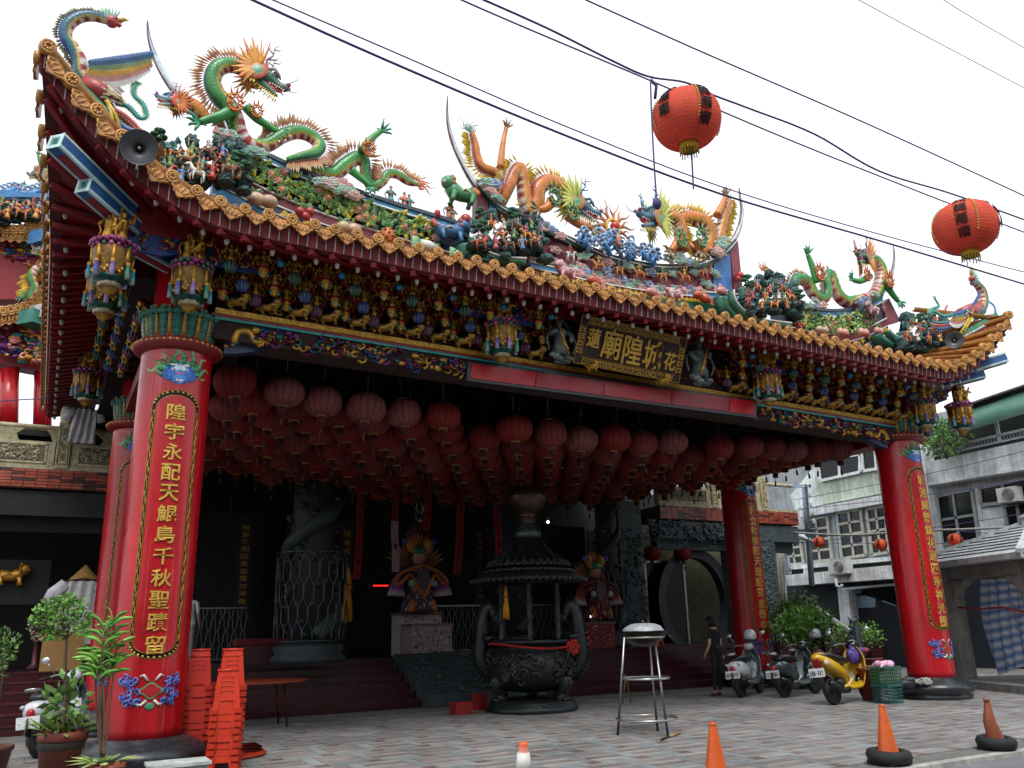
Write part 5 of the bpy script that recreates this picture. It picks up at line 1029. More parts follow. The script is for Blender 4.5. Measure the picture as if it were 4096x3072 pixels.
phoenix('phoenix looking skyward with folded rainbow wings at the right eave corner', 'Z4', -1.2, [(1640, 500, 16, 180), (1670, 510, 24, 180), (1700, 550, 30, 180), (1710, 610, 32, 180), (1690, 660, 34, 170), (1650, 690, 30, 160)], (1640, 475, 20), (1690, 470), (1628, 400), [((1690, 540), (1640, 640), 90), ((1640, 640), (1530, 680), 90)], [(1680, 640, 34), (1630, 670, 44), (1570, 690, 36)], [((1620, 710), (1600, 760), (1570, 800)), ((1640, 710), (1620, 750), (1595, 790))],
    [([(1540, 690), (1470, 700), (1410, 670), (1380, 690), (1400, 660), (1440, 640), (1420, 600), (1415, 585)], 11, '2f8a84', 'c8d060'), ([(1560, 720), (1480, 740), (1400, 735)], 10, '2f7a8a', 'c8c850'), ([(1550, 735), (1470, 755), (1400, 755)], 9, 'b04a48', 'e0a090'), ([(1545, 750), (1480, 775), (1420, 775)], 9, '25458a', 'a0b0d0'), ([(1500, 690), (1480, 660), (1495, 635)], 7, 'c06a4a', 'e0b090'), ([(1740, 700), (1780, 690), (1775, 640), (1745, 615)], 10, '3a80b0', 'd0e0e8')], -1)

# ================================================================ rockwork groups
def rockwork(label, z, box, Y, figs, trees, seed, flip=1):
    random.seed(seed); th = thing('rockwork_group', label, 'sculpture', (0, 0, 0), 'rockwork groups of warriors on the roof'); x0, y0, x1, y1 = box; s = mpp(z, (x0+x1)/2, (y0+y1)/2, Y)
    pal = [hx('264648'), hx('335a5a'), hx('1a3034'), hx('4a7674'), hx('2a5049')]
    def facet(m, p, r, n=9):
        # angular boulder: noisy low-poly ball
        k = 5; vs = []; fs = []
        for i in range(k+1):
            for j in range(n):
                a = 2*pi*j/n+.3*i; q = random.uniform(.78, 1.15); rr = sin(pi*i/k)*q; vs.append((p.x+r[0]*rr*cos(a), p.y+r[1]*rr*sin(a), p.z-r[2]*cos(pi*i/k)*q))
        for i in range(k):
            for j in range(n): fs.append((i*n+j, i*n+(j+1) % n, (i+1)*n+(j+1) % n, (i+1)*n+j))
        m.add(vs, fs, rc(*pal), False)
    W = (x1-x0); H = (y1-y0)
    m = MB()
    for i in range(60):
        t = random.random(); x = x0+W*t; y = y1-H*(.04+.3*random.random())+H*.08*sin(t*7); facet(m, WY(z, x, y, Y+random.uniform(-.1, .25)), (W*s*.085, .14, H*s*.075))
    m.build('ledge_rock', 'stone', th)
    m = MB()
    for i in range(34):
        t = random.random(); x = x0+W*t; top = y0+H*(.05+.5*abs(t-.45)); y = lerp(top, y1-H*.25, random.random()); facet(m, WY(z, x, y, Y+.3+random.uniform(0, .2)), (W*s*.085, .12, H*s*.13))
    for i in range(60):
        t = random.random(); x = x0+W*t; y = lerp(y0+H*.1, y1-H*.3, random.random()); p = WY(z, x, y, Y+.15); m.blade(p, (random.uniform(-.4, .4), -.2, -1), (0, -1, 0), H*s*.16, W*s*.025, rc(*pal), hx('55807c'), t=.4)
    m.build('cliff_rock', 'stone', th, kind='stuff')
    RB = [hx(c) for c in ('c84a34', '4a9a86', '5a80bc', 'd89a48', 'a06a44', 'dcd6c8', '6aa05a', 'c05a6a')]; HC = [hx(c) for c in ('e4e0d8', 'c47a40', 'a84a30', 'd8904a', '7a5038')]
    for i in range(figs):
        t = (i+.5)/figs; x = x0+W*(.12+.76*t); row = i % 3; y = y1-H*(.2+.17*row)+H*random.uniform(-.04, .04); p = WY(z, x, y, Y-.3+.12*row); sc = W*s*(.19 if row == 0 else .16)
        if i % 2 == 0: m = rider(rc(*HC), rc(*RB), hx('d8b098'), rc(hx('c8a03a'), hx('3a3a3a'), hx('b04030')), i % 3); nm = 'mounted_warrior'
        else: m = fig(rc(*RB), hx('d8b098'), rc(hx('c8a03a'), hx('b04030')), 1); nm = 'warrior'
        m.xf(Matrix.Scale(sc*(1 if nm != 'warrior' else .95), 4)); o = m.build(nm, 'ceramic', th, p); o.rotation_euler = (0, random.uniform(-.15, .15), random.uniform(-.4, .4)); o.scale = (rc(-1, 1), 1, 1)
    for x, y, h in trees:
        p = WY(z, x, y, Y-.15); H_ = h*s*.8; m = MB(); m.tube(crom([(p.x, p.y, p.z), (p.x+.06*H_, p.y, p.z+.35*H_), (p.x-.05*H_, p.y, p.z+.65*H_), (p.x, p.y, p.z+.9*H_)], 3), [.09*H_-.006*H_*k for k in range(10)], 6, hx('a8703c')); o = m.build('pine_tree', 'ceramic', th); c = MB()
        for dx, dz, r in ((.02, .95, .3), (-.22, .7, .22), (.22, .62, .22), (0, .45, .2)):
            for k in range(9): a = k*.7; c.ell((p.x+dx*H_+r*H_*.6*cos(a), p.y-.03, p.z+dz*H_+r*H_*.18*sin(a)), (r*H_*.42, .07, r*H_*.22), rc(hx('2f6a4a'), hx('3f8058'), hx('24563c')), 7, 5)
        c.build('pine_foliage', 'ceramic', o)
    random.seed(seed+1)
rockwork('dark rock ledge of mounted warriors at the left roof corner', 'Z1', (975, 830, 1600, 1250), -.85, 14, [(1540, 1160, 230), (1020, 960, 150)], 11)
rockwork('dark rock ledge of mounted warriors below the left orange dragon', 'Z3', (275, 790, 740, 1120), -.75, 13, [(345, 980, 120), (330, 880, 90), (520, 900, 120)], 12)
rockwork('dark rock ledge of warriors behind the tail of the right green dragon', 'Z4', (240, 420, 610, 710), -.75, 11, [(285, 560, 130), (600, 630, 110)], 13)
rockwork('small dark rock ledge of warriors beside the right horn loudspeaker', 'Z4', (1205, 650, 1500, 905), -.95, 10, [(1330, 760, 90)], 14)
# the palm at the left corner group
# loudspeakers
def horn_speaker(label, z, x, y, rpx, Y, face):
    p = WY(z, x, y, Y); s = mpp(z, x, y, Y)*rpx; th = thing('horn_loudspeaker', label, 'loudspeaker', p, 'horn loudspeakers on the eaves'); d = Vector(face).normalized(); q = d.to_track_quat('Z', 'Y').to_matrix()
    m = MB(); m.lathe([(.12*s, -.9*s), (.16*s, -.55*s), (.3*s, -.25*s), (.55*s, -.08*s), (.86*s, 0), (1*s, .03*s), (1*s, .06*s), (.95*s, .05*s), (.84*s, -.03*s), (.56*s, -.2*s), (.33*s, -.45*s), (.22*s, -.75*s), (.001, -.8*s)], 24, col=hx('3c3e40'), m=q); m.build('horn', 'plastic', th)
    MB().lathe([(.1*s, -.8*s), (.1*s, -.2*s), (.08*s, -.12*s), (.001, -.1*s)], 12, col=hx('8a8a88'), m=q).build('throat_plug', 'plastic', th)
    MB().lathe([(.24*s, -1.3*s), (.26*s, -1.25*s), (.26*s, -.85*s), (.2*s, -.8*s)], 14, col=hx('55585a'), m=q).build('driver', 'plastic', th)
    MB().tube([tuple(q @ Vector((0, -.1*s, -1*s))), tuple(Vector((0, .15*s, -1.3*s)))], .06*s, 6, hx('6a6c6e')).build('bracket', 'plastic', th)
horn_speaker('dark horn loudspeaker on the left eave in front of the rock ledge', 'Z1', 900, 955, 118, -1.85, (-.15, -1, -.4))
horn_speaker('grey horn loudspeaker near the right eave corner', 'Z4', 1535, 845, 52, -1.7, (-.95, -.6, -.12))
# grey flower pots on the left eave
for x, y, r in ((1385, 1300, 38), (1520, 1360, 34)):
    p = WY('Z1', x, y, -1.15); s = mpp('Z1', x, y, -1.15)*r; th = thing('roof_finial', 'grey ribbed clay pot standing behind the left eave tiles, '+('nearer the loudspeaker' if x < 1450 else 'farther from the loudspeaker'), 'pot', p); MB().lathe([(.6*s, -1.2*s), (.85*s, -.6*s), (.9*s, 0), (.75*s, .5*s), (.85*s, .7*s), (.8*s, .9*s), (.001, .95*s)], 12, col=hx('7a6a5e')).build('jar', 'stone', th)
    MB().lathe([(.92*s, -.1*s), (.97*s, 0), (.92*s, .1*s)], 12, col=hx('5f5248')).build('rib', 'stone', th)
random.seed(5)
# ================================================================ lanterns under the pavilion
def lantern_meshes(r, h, cc, key, n=16):
    m = MB(); prof = 11; vs = []; cs = []; nn = n*4; c = hx(cc); dk = mixc(c, (0, 0, 0), .45)
    for i in range(prof+1):
        t = i/prof; a = pi*(.09+.82*t); rr = r*sin(a)**.8; z = h/2*cos(a)
        for j in range(nn):
            q = j % 4; k = .965 if q == 0 else 1.0; an = 2*pi*j/nn; vs.append((rr*k*cos(an), rr*k*sin(an), z)); cs.append(dk if q == 0 else c)
    m.add(vs, [(i*nn+j, i*nn+(j+1) % nn, (i+1)*nn+(j+1) % nn, (i+1)*nn+j) for i in range(prof) for j in range(nn)], cols=cs)
    c1 = MB(); c1.lathe([(.001, h*.53), (r*.27, h*.52), (r*.3, h*.47), (r*.3, h*.44)], 14, col=hx('b8a888')); c1.tube([(0, 0, h*.52), (0, 0, h*2.1)], .005, 4, hx('6a6a68'))
    t = MB(); t.lathe([(r*.27, -h*.43), (r*.28, -h*.5), (r*.25, -h*.52)], 14, col=hx('8a6a34')); t.lathe([(r*.22, -h*.52), (r*.2, -h*.7), (r*.23, -h*.73)], 14, col=hx('4a1414')); t.tube([(0, 0, -h*.5), (0, 0, -h*1.0)], .006, 4, hx('3a1010')); t.lathe([(.008, -h*.9), (.022, -h*.94), (.018, -h*1.0), (.024, -h*1.14)], 8, col=hx('3a2a28')); return m.mesh('paper_lantern', 'paper'), c1.mesh('top_cap', 'plastic'), t.mesh('tassel', 'cloth')
pm_ = mat('paper', None, .75, noise=(5, .2)); t_ = pm_.node_tree; b_ = t_.nodes['Principled BSDF']; tr = t_.nodes.new('ShaderNodeBsdfTranslucent'); ms = t_.nodes.new('ShaderNodeMixShader'); ms.inputs[0].default_value = .35
t_.links.new(b_.inputs['Base Color'].links[0].from_socket, tr.inputs[0]); t_.links.new(b_.outputs[0], ms.inputs[1]); t_.links.new(tr.outputs[0], ms.inputs[2]); t_.links.new(ms.outputs[0], t_.nodes['Material Output'].inputs[0])
LM = [lantern_meshes(.298, .48, c, i) for i, c in enumerate(('8a3634', '8c221d', '8f504c', '701b19'))]
ordw = ['first', 'second', 'third', 'fourth', 'fifth', 'sixth', 'seventh', 'eighth', 'ninth', 'tenth', 'eleventh', 'twelfth', 'thirteenth', 'fourteenth', 'fifteenth', 'sixteenth', 'seventeenth', 'eighteenth', 'nineteenth', 'twentieth', 'twenty-first']
def zf(x): return 4.74+.32*((x-7.3)/6.5)**2
def place_lantern(k, p, label, group, rz=None):
    a, b, c = LM[k]; o = link('paper_lantern', a, None, p, (random.uniform(-.11, .11), random.uniform(-.11, .11), random.uniform(0, 6) if rz is None else rz), (random.uniform(.94, 1.06),)*2+(random.uniform(.92, 1.06),)); tag(o, label, 'lantern', group); link('top_cap', b, o); link('tassel', c, o); return o
for j in range(9):
    n = 20 if j % 2 == 0 else 19
    for i in range(n):
        x = .92+.665*i+(.33 if j % 2 else 0)+(.05*j); y = .85+.66*j; z = zf(x)-.02*j+random.uniform(-.05, .05)
        if x > 13.75-(.3*j if j > 1 else 0): continue
        if j == 0 and i in (6, 13): continue
        k = rc(2, 2, 0) if j == 0 else rc(1, 1, 3, 0)
        if j == 0 and i in (0, 5, 7, 10, 14): k = 1
        place_lantern(k, (x+random.uniform(-.04, .04), y+random.uniform(-.06, .06), z), (f'faded red paper lantern, {ordw[i]} from the left in the front row under the pavilion beam' if j == 0 else f'dark red paper lantern, {ordw[i]} from the left in the {ordw[j]} row from the front'), 'front row lanterns' if j == 0 else 'massed lanterns under the pavilion ceiling')

# ================================================================ the hall behind
HALL = thing('temple_hall', 'dark temple hall behind the pavilion with maroon granite steps and carved stone walls', 'temple', (7, 9, 0))
def hb(name, c, d, mt, col=(.5, .5, .5), par=None):
    o = MB().box(c, d, col).build(name, mt, par or HALL)
    if par is None: o.location = (-7, -9, 0)
    return o
def hm(m, name, mt, par=None, **k):
    o = m.build(name, mt, par or HALL, **k)
    if par is None: o.location = (-7, -9, 0)
    return o
mat('granite', None, .24, noise=(16, .3), bump=(60, .06))
NS, RI, TR, Y0 = 6, .155, .32, 5.45
for k in range(NS):
    z1 = RI*(k+1); y = Y0+TR*k
    for a, b in ((-9, 5.75), (8.65, 21)):
        e = b if b < 10 or k > 2 else 16.5
        st = hb('step', ((a+e)/2, y+2, z1-RI/2-.012), (e-a, 4, RI-.024), 'granite', hx('3c161b')); xx = a
        while xx < e-.1:
            w = min(1.2, e-xx); hb('step_slab', (xx+w/2, y+TR/2+.0, z1-.012), (w-.008, TR+.03, .024), 'granite', rc(hx('472026'), hx('50262b'), hx('401c22')), st)
            xx += 1.2
hb('platform', (6, 11.2, .45), (32, 8.2, .92), 'granite', hx('241416'))
# carved spirit ramp between the stairs
m = MB(); m.add([(5.8, 5.2, .25), (8.6, 5.2, .25), (8.6, 7.15, 1.0), (5.8, 7.15, 1.0), (5.8, 5.2, 0), (8.6, 5.2, 0), (5.8, 7.15, 0), (8.6, 7.15, 0)], [(0, 1, 2, 3), (4, 5, 1, 0), (4, 0, 3, 6), (5, 7, 2, 1)], hx('2c3234'), False); rp = hm(m, 'relief_ramp', 'carved')
m = MB()
for i in range(150):
    x = random.uniform(5.95, 8.45); v = random.random(); p = Vector((x, lerp(5.25, 7.1, v), lerp(.27, .99, v))); a = random.uniform(0, 6.28); r = random.uniform(.04, .1); m.tube([p+Vector((r*(1.5-.25*q)*cos(a+q*.9), r*(1.5-.25*q)*sin(a+q*.9)*.92, r*(1.5-.25*q)*sin(a+q*.9)*.36+.02)) for q in range(6)], [r*.35*(1-q/8) for q in range(6)], 5, hx('3a4244'))
m.build('dragon_relief', 'stone', rp, kind='stuff')
# hall walls and ceiling, interior gloom put into their near-black colour
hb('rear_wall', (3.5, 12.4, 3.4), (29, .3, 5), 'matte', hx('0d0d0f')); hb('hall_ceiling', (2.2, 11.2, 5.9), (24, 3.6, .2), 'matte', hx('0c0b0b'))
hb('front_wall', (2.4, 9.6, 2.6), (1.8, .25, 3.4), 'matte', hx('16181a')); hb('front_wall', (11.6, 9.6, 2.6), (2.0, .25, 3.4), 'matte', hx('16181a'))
for x0, x1 in ((-3.4, 1.3), (1.6, 3.2), (10.5, 12.8)): pass
# balcony with stone balustrade and red tile band
def balcony(x0, x1, Y, label_side):
    zb0, zb1 = 4.46, 4.84; cream = hx('a89f7e'); cr2 = hx('b8ae8c')
    sl = hb('balcony_slab', ((x0+x1)/2, Y+.8, (zb0+zb1)/2-.02), (x1-x0, 1.5, zb1-zb0), 'concrete', hx('5a3a34'))
    m = MB(); n = int((x1-x0)/.215)
    for r in range(6):
        for i in range(n):
            c = rc(hx('8f3f2c'), hx('9c4a34'), hx('a0523c'), hx('4a2a28')) ; m.box((x0+(i+.5)*(x1-x0)/n, Y+.04, zb0+.03+r*.063), ((x1-x0)/n-.012, .03, .053), c)
    m.build('wall_tiles', 'ceramic', sl, kind='stuff')
    ck = ('carved', None) if x0 > 0 else ('matte', hx('1a1c1e')); hb('stone_cornice', ((x0+x1)/2, Y+.35, 4.15), (x1-x0, .5, .5), ck[0], ck[1] or (.5,)*3); hb('stone_cornice', ((x0+x1)/2, Y+.5, 3.75), (x1-x0-.1, .3, .3), ck[0], ck[1] or (.5,)*3)  # left cornice goes near-black, shade on that side put into its colour
    bal = hb('balustrade', ((x0+x1)/2, Y+.14, 4.88), (x1-x0, .2, .08), 'stone', cream)
    MB().tube([(x0, Y+.14, 5.72), (x1, Y+.14, 5.72)], .06, 8, cr2).build('rail', 'stone', bal)
    xx = x0+.12; step = 2.05; k = 0
    while xx < x1:
        p = MB(); p.box((xx, Y+.14, 5.35), (.26, .24, .95), cream); p.lathe([(.11, 5.82), (.13, 5.86), (.12, 5.9), (.135, 5.96), (.13, 6.15), (.11, 6.2), (.001, 6.24)], 12, (xx, Y+.14, 0), cr2); o = p.build('balustrade_post', 'stone', bal)
        e = MB()
        for q in range(26): a = random.uniform(0, 6.28); pz_ = random.uniform(5.0, 5.75); px = xx+random.uniform(-.07, .07); e.tube([(px+.035*(1-t/6)*cos(a+t), Y+.012, pz_+.035*(1-t/6)*sin(a+t)) for t in range(5)], .012, 4, hx('8a8264'))
        e.tube([(xx-.09, Y+.014, 4.97), (xx+.09, Y+.014, 4.97), (xx+.09, Y+.014, 5.78), (xx-.09, Y+.014, 5.78), (xx-.09, Y+.014, 4.97)], .012, 4, hx('8a8264')); e.build('post_carving', 'stone', o)
        if xx+step < x1+.3:
            w = min(step, x1-xx)-.3; cxx = xx+step/2 if xx+step < x1 else (xx+x1)/2
            MB().box((cxx, Y+.14, 5.17), (w, .12, .5), cream).build('balustrade_panel', 'stone', bal); q = MB()
            q.box((cxx, Y+.075, 5.17), (w*.8, .012, .36), hx('5f5a44'))
            for a_, b_, c_, d_ in ((0, .19, w*.84, .03), (0, -.19, w*.84, .03), (w*.41, 0, .03, .4), (-w*.41, 0, .03, .4)): q.box((cxx+a_, Y+.068, 5.17+b_), (c_, .02, d_), cr2)
            for i in range(90): a = random.uniform(0, 6.28); px = cxx+random.uniform(-.36, .36)*w; pz_ = 5.17+random.uniform(-.13, .13); r = random.uniform(.025, .05); q.tube([(px+r*(1.3-t*.2)*cos(a+t*.9), Y+.062, pz_+r*(1.3-t*.2)*sin(a+t*.9)) for t in range(5)], [r*.4*(1-t/8) for t in range(5)], 4, rc(cream, cr2, hx('948b6c')))
            q.build('panel_relief', 'stone', bal)
            for sx in (-1, 0, 1):
                q = MB(); ww = .22 if sx else .3; q.prism([(-ww, .1), (ww, .1), (ww*.5, -.02), (ww*.7, -.16), (-ww*.7, -.16), (-ww*.5, -.02)] if sx == 0 else [(-sx*0, .1), (-sx*ww, .1), (-sx*ww*.6, .0), (-sx*ww*.35, -.16), (0, -.16)][::(1 if sx < 0 else -1)], -.05, .05, (cxx+sx*w/2*1.02, Y+.14, 5.58), col=hx('968d6e')); q.build('rail_bracket', 'stone', bal)
        xx += step
    return bal
balcony(-9.5, .6, 8.0, 'left'); balcony(14.3, 19.9, 8.0, 'right')
# right bay: carved stone door frame and glass door
hb('carved_pillar', (13.25, 8.35, 2.9), (.8, .5, 4), 'carved'); hb('carved_pillar', (18.3, 8.3, 2.5), (.9, .5, 3.2), 'carved'); hb('carved_pillar', (17.2, 8.5, 2.4), (.35, .3, 3), 'carved')
for cx in (13.25, 18.3):
    m = MB()
    for i in range(110):
        x = cx+random.uniform(-.33, .33); z = random.uniform(1.2, 4.1); a = random.uniform(0, 6.28); r = random.uniform(.05, .1); m.tube([(x+r*(1.3-t*.2)*cos(a+t*.9), 8.07-.012*t, z+r*(1.3-t*.2)*sin(a+t*.9)) for t in range(5)], [r*.4*(1-t/8) for t in range(5)], 5, hx('46565a'))
    m.xf(Matrix.Identity(4)); hm(m, 'pillar_relief', 'stone', kind='stuff')
m = MB()
for i in range(120):
    x = random.uniform(13.8, 18.0); z = random.uniform(3.85, 4.35); a = random.uniform(0, 6.28); r = random.uniform(.05, .1); m.tube([(x+r*(1.3-t*.2)*cos(a+t*.9), 8.07-.012*t, z+r*(1.3-t*.2)*sin(a+t*.9)) for t in range(5)], [r*.4*(1-t/8) for t in range(5)], 5, hx('46565a'))
hm(m, 'frieze_relief', 'stone', kind='stuff')
mg = MB(); N_ = 28
ring_ = [(15.9+1.15*cos(pi*2*i/N_), 2.1+1.3*sin(pi*2*i/N_)) for i in range(N_)]; r2 = [(15.9+1.42*cos(pi*2*i/N_), 2.1+1.6*sin(pi*2*i/N_)) for i in range(N_)]
mg.add([(x, y, max(z, .93)) for y in (8.6, 8.9) for x, z in ring_+r2], [(i, (i+1) % N_, N_+(i+1) % N_, N_+i) for i in range(N_)]+[(2*N_+i, i, (i+1) % N_, 2*N_+(i+1) % N_) for i in range(N_)], hx('2a3236'), False); hm(mg, 'moon_gate', 'stone')
dr = hb('glass_door', (15.0, 8.95, 2.1), (1.5, .04, 2.3), 'glass'); hb('door_frame', (14.3, 8.93, 2.1), (.06, .06, 2.4), 'metal', hx('8a8c8c'), dr); hb('door_frame', (15.75, 8.93, 2.1), (.07, .06, 2.4), 'metal', hx('9a9c9c'), dr); hb('door_frame', (15.0, 8.93, 3.28), (1.5, .06, .06), 'metal', hx('7a7c7c'), dr)
hb('notice', (15.05, 9.4, 2.6), (.5, .02, .7), 'cloth', hx('b08a4a')); hb('inner_wall', (16.6, 10.4, 2.6), (6.6, .1, 3.4), 'matte', hx('6a6850'))
for x, y, z in ((14.35, 8.6, 3.5), (15.4, 8.5, 3.5)):
    o = place_lantern(1, (x, y, z), 'red paper lantern above the moon gate doorway, '+('left of the pair' if x < 15 else 'right of the pair'), 'lanterns over the right doorway'); o.scale = (.9,)*3
# metal lattice guards round stone dragon columns
def guard(cx, cy, r, z0, z1, a0, a1, n, par, name='lattice_guard'):
    m = MB(); c = hx('5a5e62'); H = z1-z0
    for zz in (z0, z1): m.tube([(cx+r*sin(lerp(a0, a1, i/24)), cy-r*cos(lerp(a0, a1, i/24)), zz) for i in range(25)], .014, 5, c)
    for i in range(n+1):
        a = lerp(a0, a1, i/n); da = (a1-a0)/n*.42; P = []
        for k in range(4):
            zk = z0+H*k/4; s = 1 if (k+i) % 2 else -1
            P += [(a+s*da, zk+H*.03), (a+s*da, zk+H*.12), (a-s*da*.0, zk+H*.16), (a-s*da, zk+H*.22)]
        m.tube([(cx+r*sin(q), cy-r*cos(q), z) for q, z in P], .007, 4, c, cap=False)
    return m.build(name, 'metal', par, kind='stuff')
def dragon_pillar(cx, cy, r, label, gr=None, zt=5.7):
    th = thing('stone_dragon_column', label, 'column', (cx, cy, .93), 'carved stone columns of the hall'); m = MB(); m.lathe([(r*1.25, 0), (r*1.25, .12), (r*1.1, .16), (r*1.2, .3), (r*1.05, .36), (r*.8, .4)], 8, col=hx('2a3436')); m.build('base', 'stone', th)
    m = MB(); m.lathe([(r*.72, .36), (r*.72, zt-.93)], 16, col=hx('20282a')); m.build('shaft', 'stone', th); m = MB()
    P = [(r*.8*sin(t*.9), -r*.8*cos(t*.9), .5+t*.33) for t in [i*.35 for i in range(40)] if .5+t*.33 < zt-1]; m.tube(P, [r*.26+.02*sin(i*1.3) for i in range(len(P))], 8, hx('2c3737'))
    for i in range(120): a = random.uniform(0, 6.28); z = random.uniform(.4, zt-1.0); q = random.uniform(.05, .11); m.ell((r*.8*sin(a), -r*.8*cos(a), z), (q, q, q*.7), rc(hx('283233'), hx('344041'), hx('20282a')), 6, 4)
    m.build('carved_dragon', 'stone', th)
    if gr: guard(0, 0, gr, .42, 2.15, -pi*.75, pi*.75, 34, th)
    return th
pL = WZ('L2', 550, 1285, .93); dragon_pillar(pL.x, pL.y+.55, .62, 'grey carved dragon column inside a curved metal guard left of the ramp', .72)
dragon_pillar(9.6, 8.6, .5, 'grey carved dragon column in shadow behind the incense burner')
dragon_pillar(12.55, 8.3, .42, 'grey carved dragon column with metal guard beside the glass door', .6)
# fences across the hall front
for x0, x1, y in ((.3, 2.9, 8.9), (9.9, 12.3, 8.9), (4.2, 5.2, 9.2), (7.6, 9.4, 9.0)):
    th = thing('metal_fence', {'.3': 'low metal lattice fence in the dark hall left of the guarded column'}.get('', f'low metal lattice fence in the dark hall front, {"left of the guarded column" if x0 < 1 else "between ramp and guarded column" if x0 < 5 else "behind the incense burner" if x0 < 9 else "left of the glass door"}'), 'fence', (x0, y, .93)); m = MB(); c = hx('8a8e8e'); w = x1-x0; n = int(w/.09)
    for z in (.05, 1.15): m.beam((0, 0, z), (w, 0, z), .03, .03, c)
    m.build('rail', 'metal', th); m = MB()
    for i in range(n+1):
        x = w*i/n; m.tube([(x+.03*(1 if (k+i) % 2 else -1)*(k % 3 == 0), 0, .05+k*.1) for k in range(12)], .006, 4, c, cap=False)
    m.build('lattice', 'metal', th, kind='stuff')
# couplet boards
def board(z, x, y0, y1, Y, text, label):
    a, b = WY(z, x[0], y0, Y), WY(z, x[1], y1, Y); th = thing('couplet_board', label, 'board', b, 'couplet boards in the hall'); H = a.z-b.z; MB().box((0, .04, H/2), (.34, .06, H+.5), hx('120d0b')).build('panel', 'painted', th); n = len(text)
    for i, ch in enumerate(text): char_mb(ch, .17, H/n*.72, hx('a07c30'), .012, .5).build('character', 'letter', th, (0, .012, H-(i+.5)*H/n))
board('L2', (130, 100), 445, 935, 9.0, '陰騭雖明因果循環勿得僥', 'narrow black couplet board with gold characters left of the guarded column')
board('L2', (428, 400), 450, 970, 9.0, '隍夏熙湯威地聘湯盛濟千秋', 'narrow black couplet board with gold characters just left of the metal guard')
board('L2', (745, 735), 480, 640, 9.2, '隍德昭', 'short black board with faint gold characters right of the metal guard')
board('L2', (1535, 1545), 490, 905, 9.2, '城春草長參天化育王昭', 'black couplet board with gold characters between puppet and incense burner')
# red paper banners hanging from the ceiling
def banner(z, x0, x1, ya, yb, w, Y, text, label, col='9a1c24'):
    a, b = WY(z, x0, ya, Y), WY(z, x1, yb, Y); wm_ = w*mpp(z, x0, ya, Y); th = thing('paper_banner', label, 'banner', a, 'red paper banners in the hall'); m = MB(); n = 8
    P = [lerp(0, 1, i/n) for i in range(n+1)]; d = b-a
    vs = []
    for yy in (0, .006):
        for t in P: vs += [(d.x*t-wm_/2, .03*sin(t*7)+yy, d.z*t), (d.x*t+wm_/2, .03*sin(t*7)+yy, d.z*t)]
    k = 2*(n+1); m.add(vs, [(2*i, 2*i+2, 2*i+3, 2*i+1) for i in range(n)]+[(k+2*i, k+2*i+1, k+2*i+3, k+2*i+2) for i in range(n)]+[(2*i, k+2*i, k+2*i+2, 2*i+2) for i in range(n)], hx(col), False); m.build('paper', 'cloth', th)
    L = d.length; q = len(text)
    for i, ch in enumerate(text):
        t = (i+.5)/q; char_mb(ch, wm_*.62, min(L/q*.75, wm_*.8), hx('1a0c0c'), .015, .2).build('character', 'matte', th, (d.x*t, -.012+.03*sin(t*7), d.z*t))
for x0, x1, ya, yb, w, tx, lb in ((825, 795, 225, 780, 44, '福德正神千秋敬賀', 'long red paper banner left of the square banners'), (1040, 1015, 225, 480, 40, '隍爺聖誕', 'red paper banner behind the white ribbon'), (1230, 1215, 240, 480, 46, '天降福星', 'red paper banner hanging before the tall puppet'), (1430, 1400, 250, 750, 48, '恭祝福公正吾德廣賀聖七', 'long red paper banner right of the giant puppet'), (1640, 1650, 240, 660, 44, '財公正吾平德廣', 'red paper banner above the incense burner roof')): banner('L2', x0, x1, ya, yb, w, 7.6, tx, lb)
for i, (x, y, tx) in enumerate(((925, 205, '平'), (1115, 225, '禮'), (1330, 235, '真'), (1528, 240, '到'))): banner('L2', x, x, y, y+95, 92, 7.2, tx, f'square red paper banner with the black character, {ordw[i]} from the left')
banner('L2', 1025, 1030, 430, 735, 46, 7.5, '敬', 'pale pink paper ribbon hanging left of the giant puppet', 'a88a8c')
# interior lamps seen lit
for z, x, y, Y, lb in (('L2', 30, 405, 10, 'bright white ceiling lamp at the left of the hall'), ('L1', 1303, 238, 11, 'small white ceiling lamp beside the brighter one'), ('L3', 680, 398, 10, 'small white lamp glowing behind the incense burner roof')):
    p = WY(z, x, y, Y); th = thing('ceiling_lamp', lb, 'lamp', p); MB().ell((0, 0, 0), .035, WHITE, 10, 6).build('bulb', 'lamp', th); MB().lathe([(.03, .03), (.05, .05), (.02, .12), (.02, .5)], 8, col=hx('55585a')).build('fitting', 'plastic', th)
for x, y in ((35, 770), (940, 818)):
    p = WY('L2', x, y, 9.8); th = thing('red_light_tube', 'short glowing red light tube in the dark hall, '+('left of the couplet boards' if x < 500 else 'left of the giant puppet'), 'lamp', p); MB().tube([(-.2, 0, 0), (.2, 0, 0)], .014, 8, RED).build('tube', 'redlamp', th); MB().box((0, .03, 0), (.44, .03, .04), hx('2a2a2a')).build('holder', 'plastic', th)
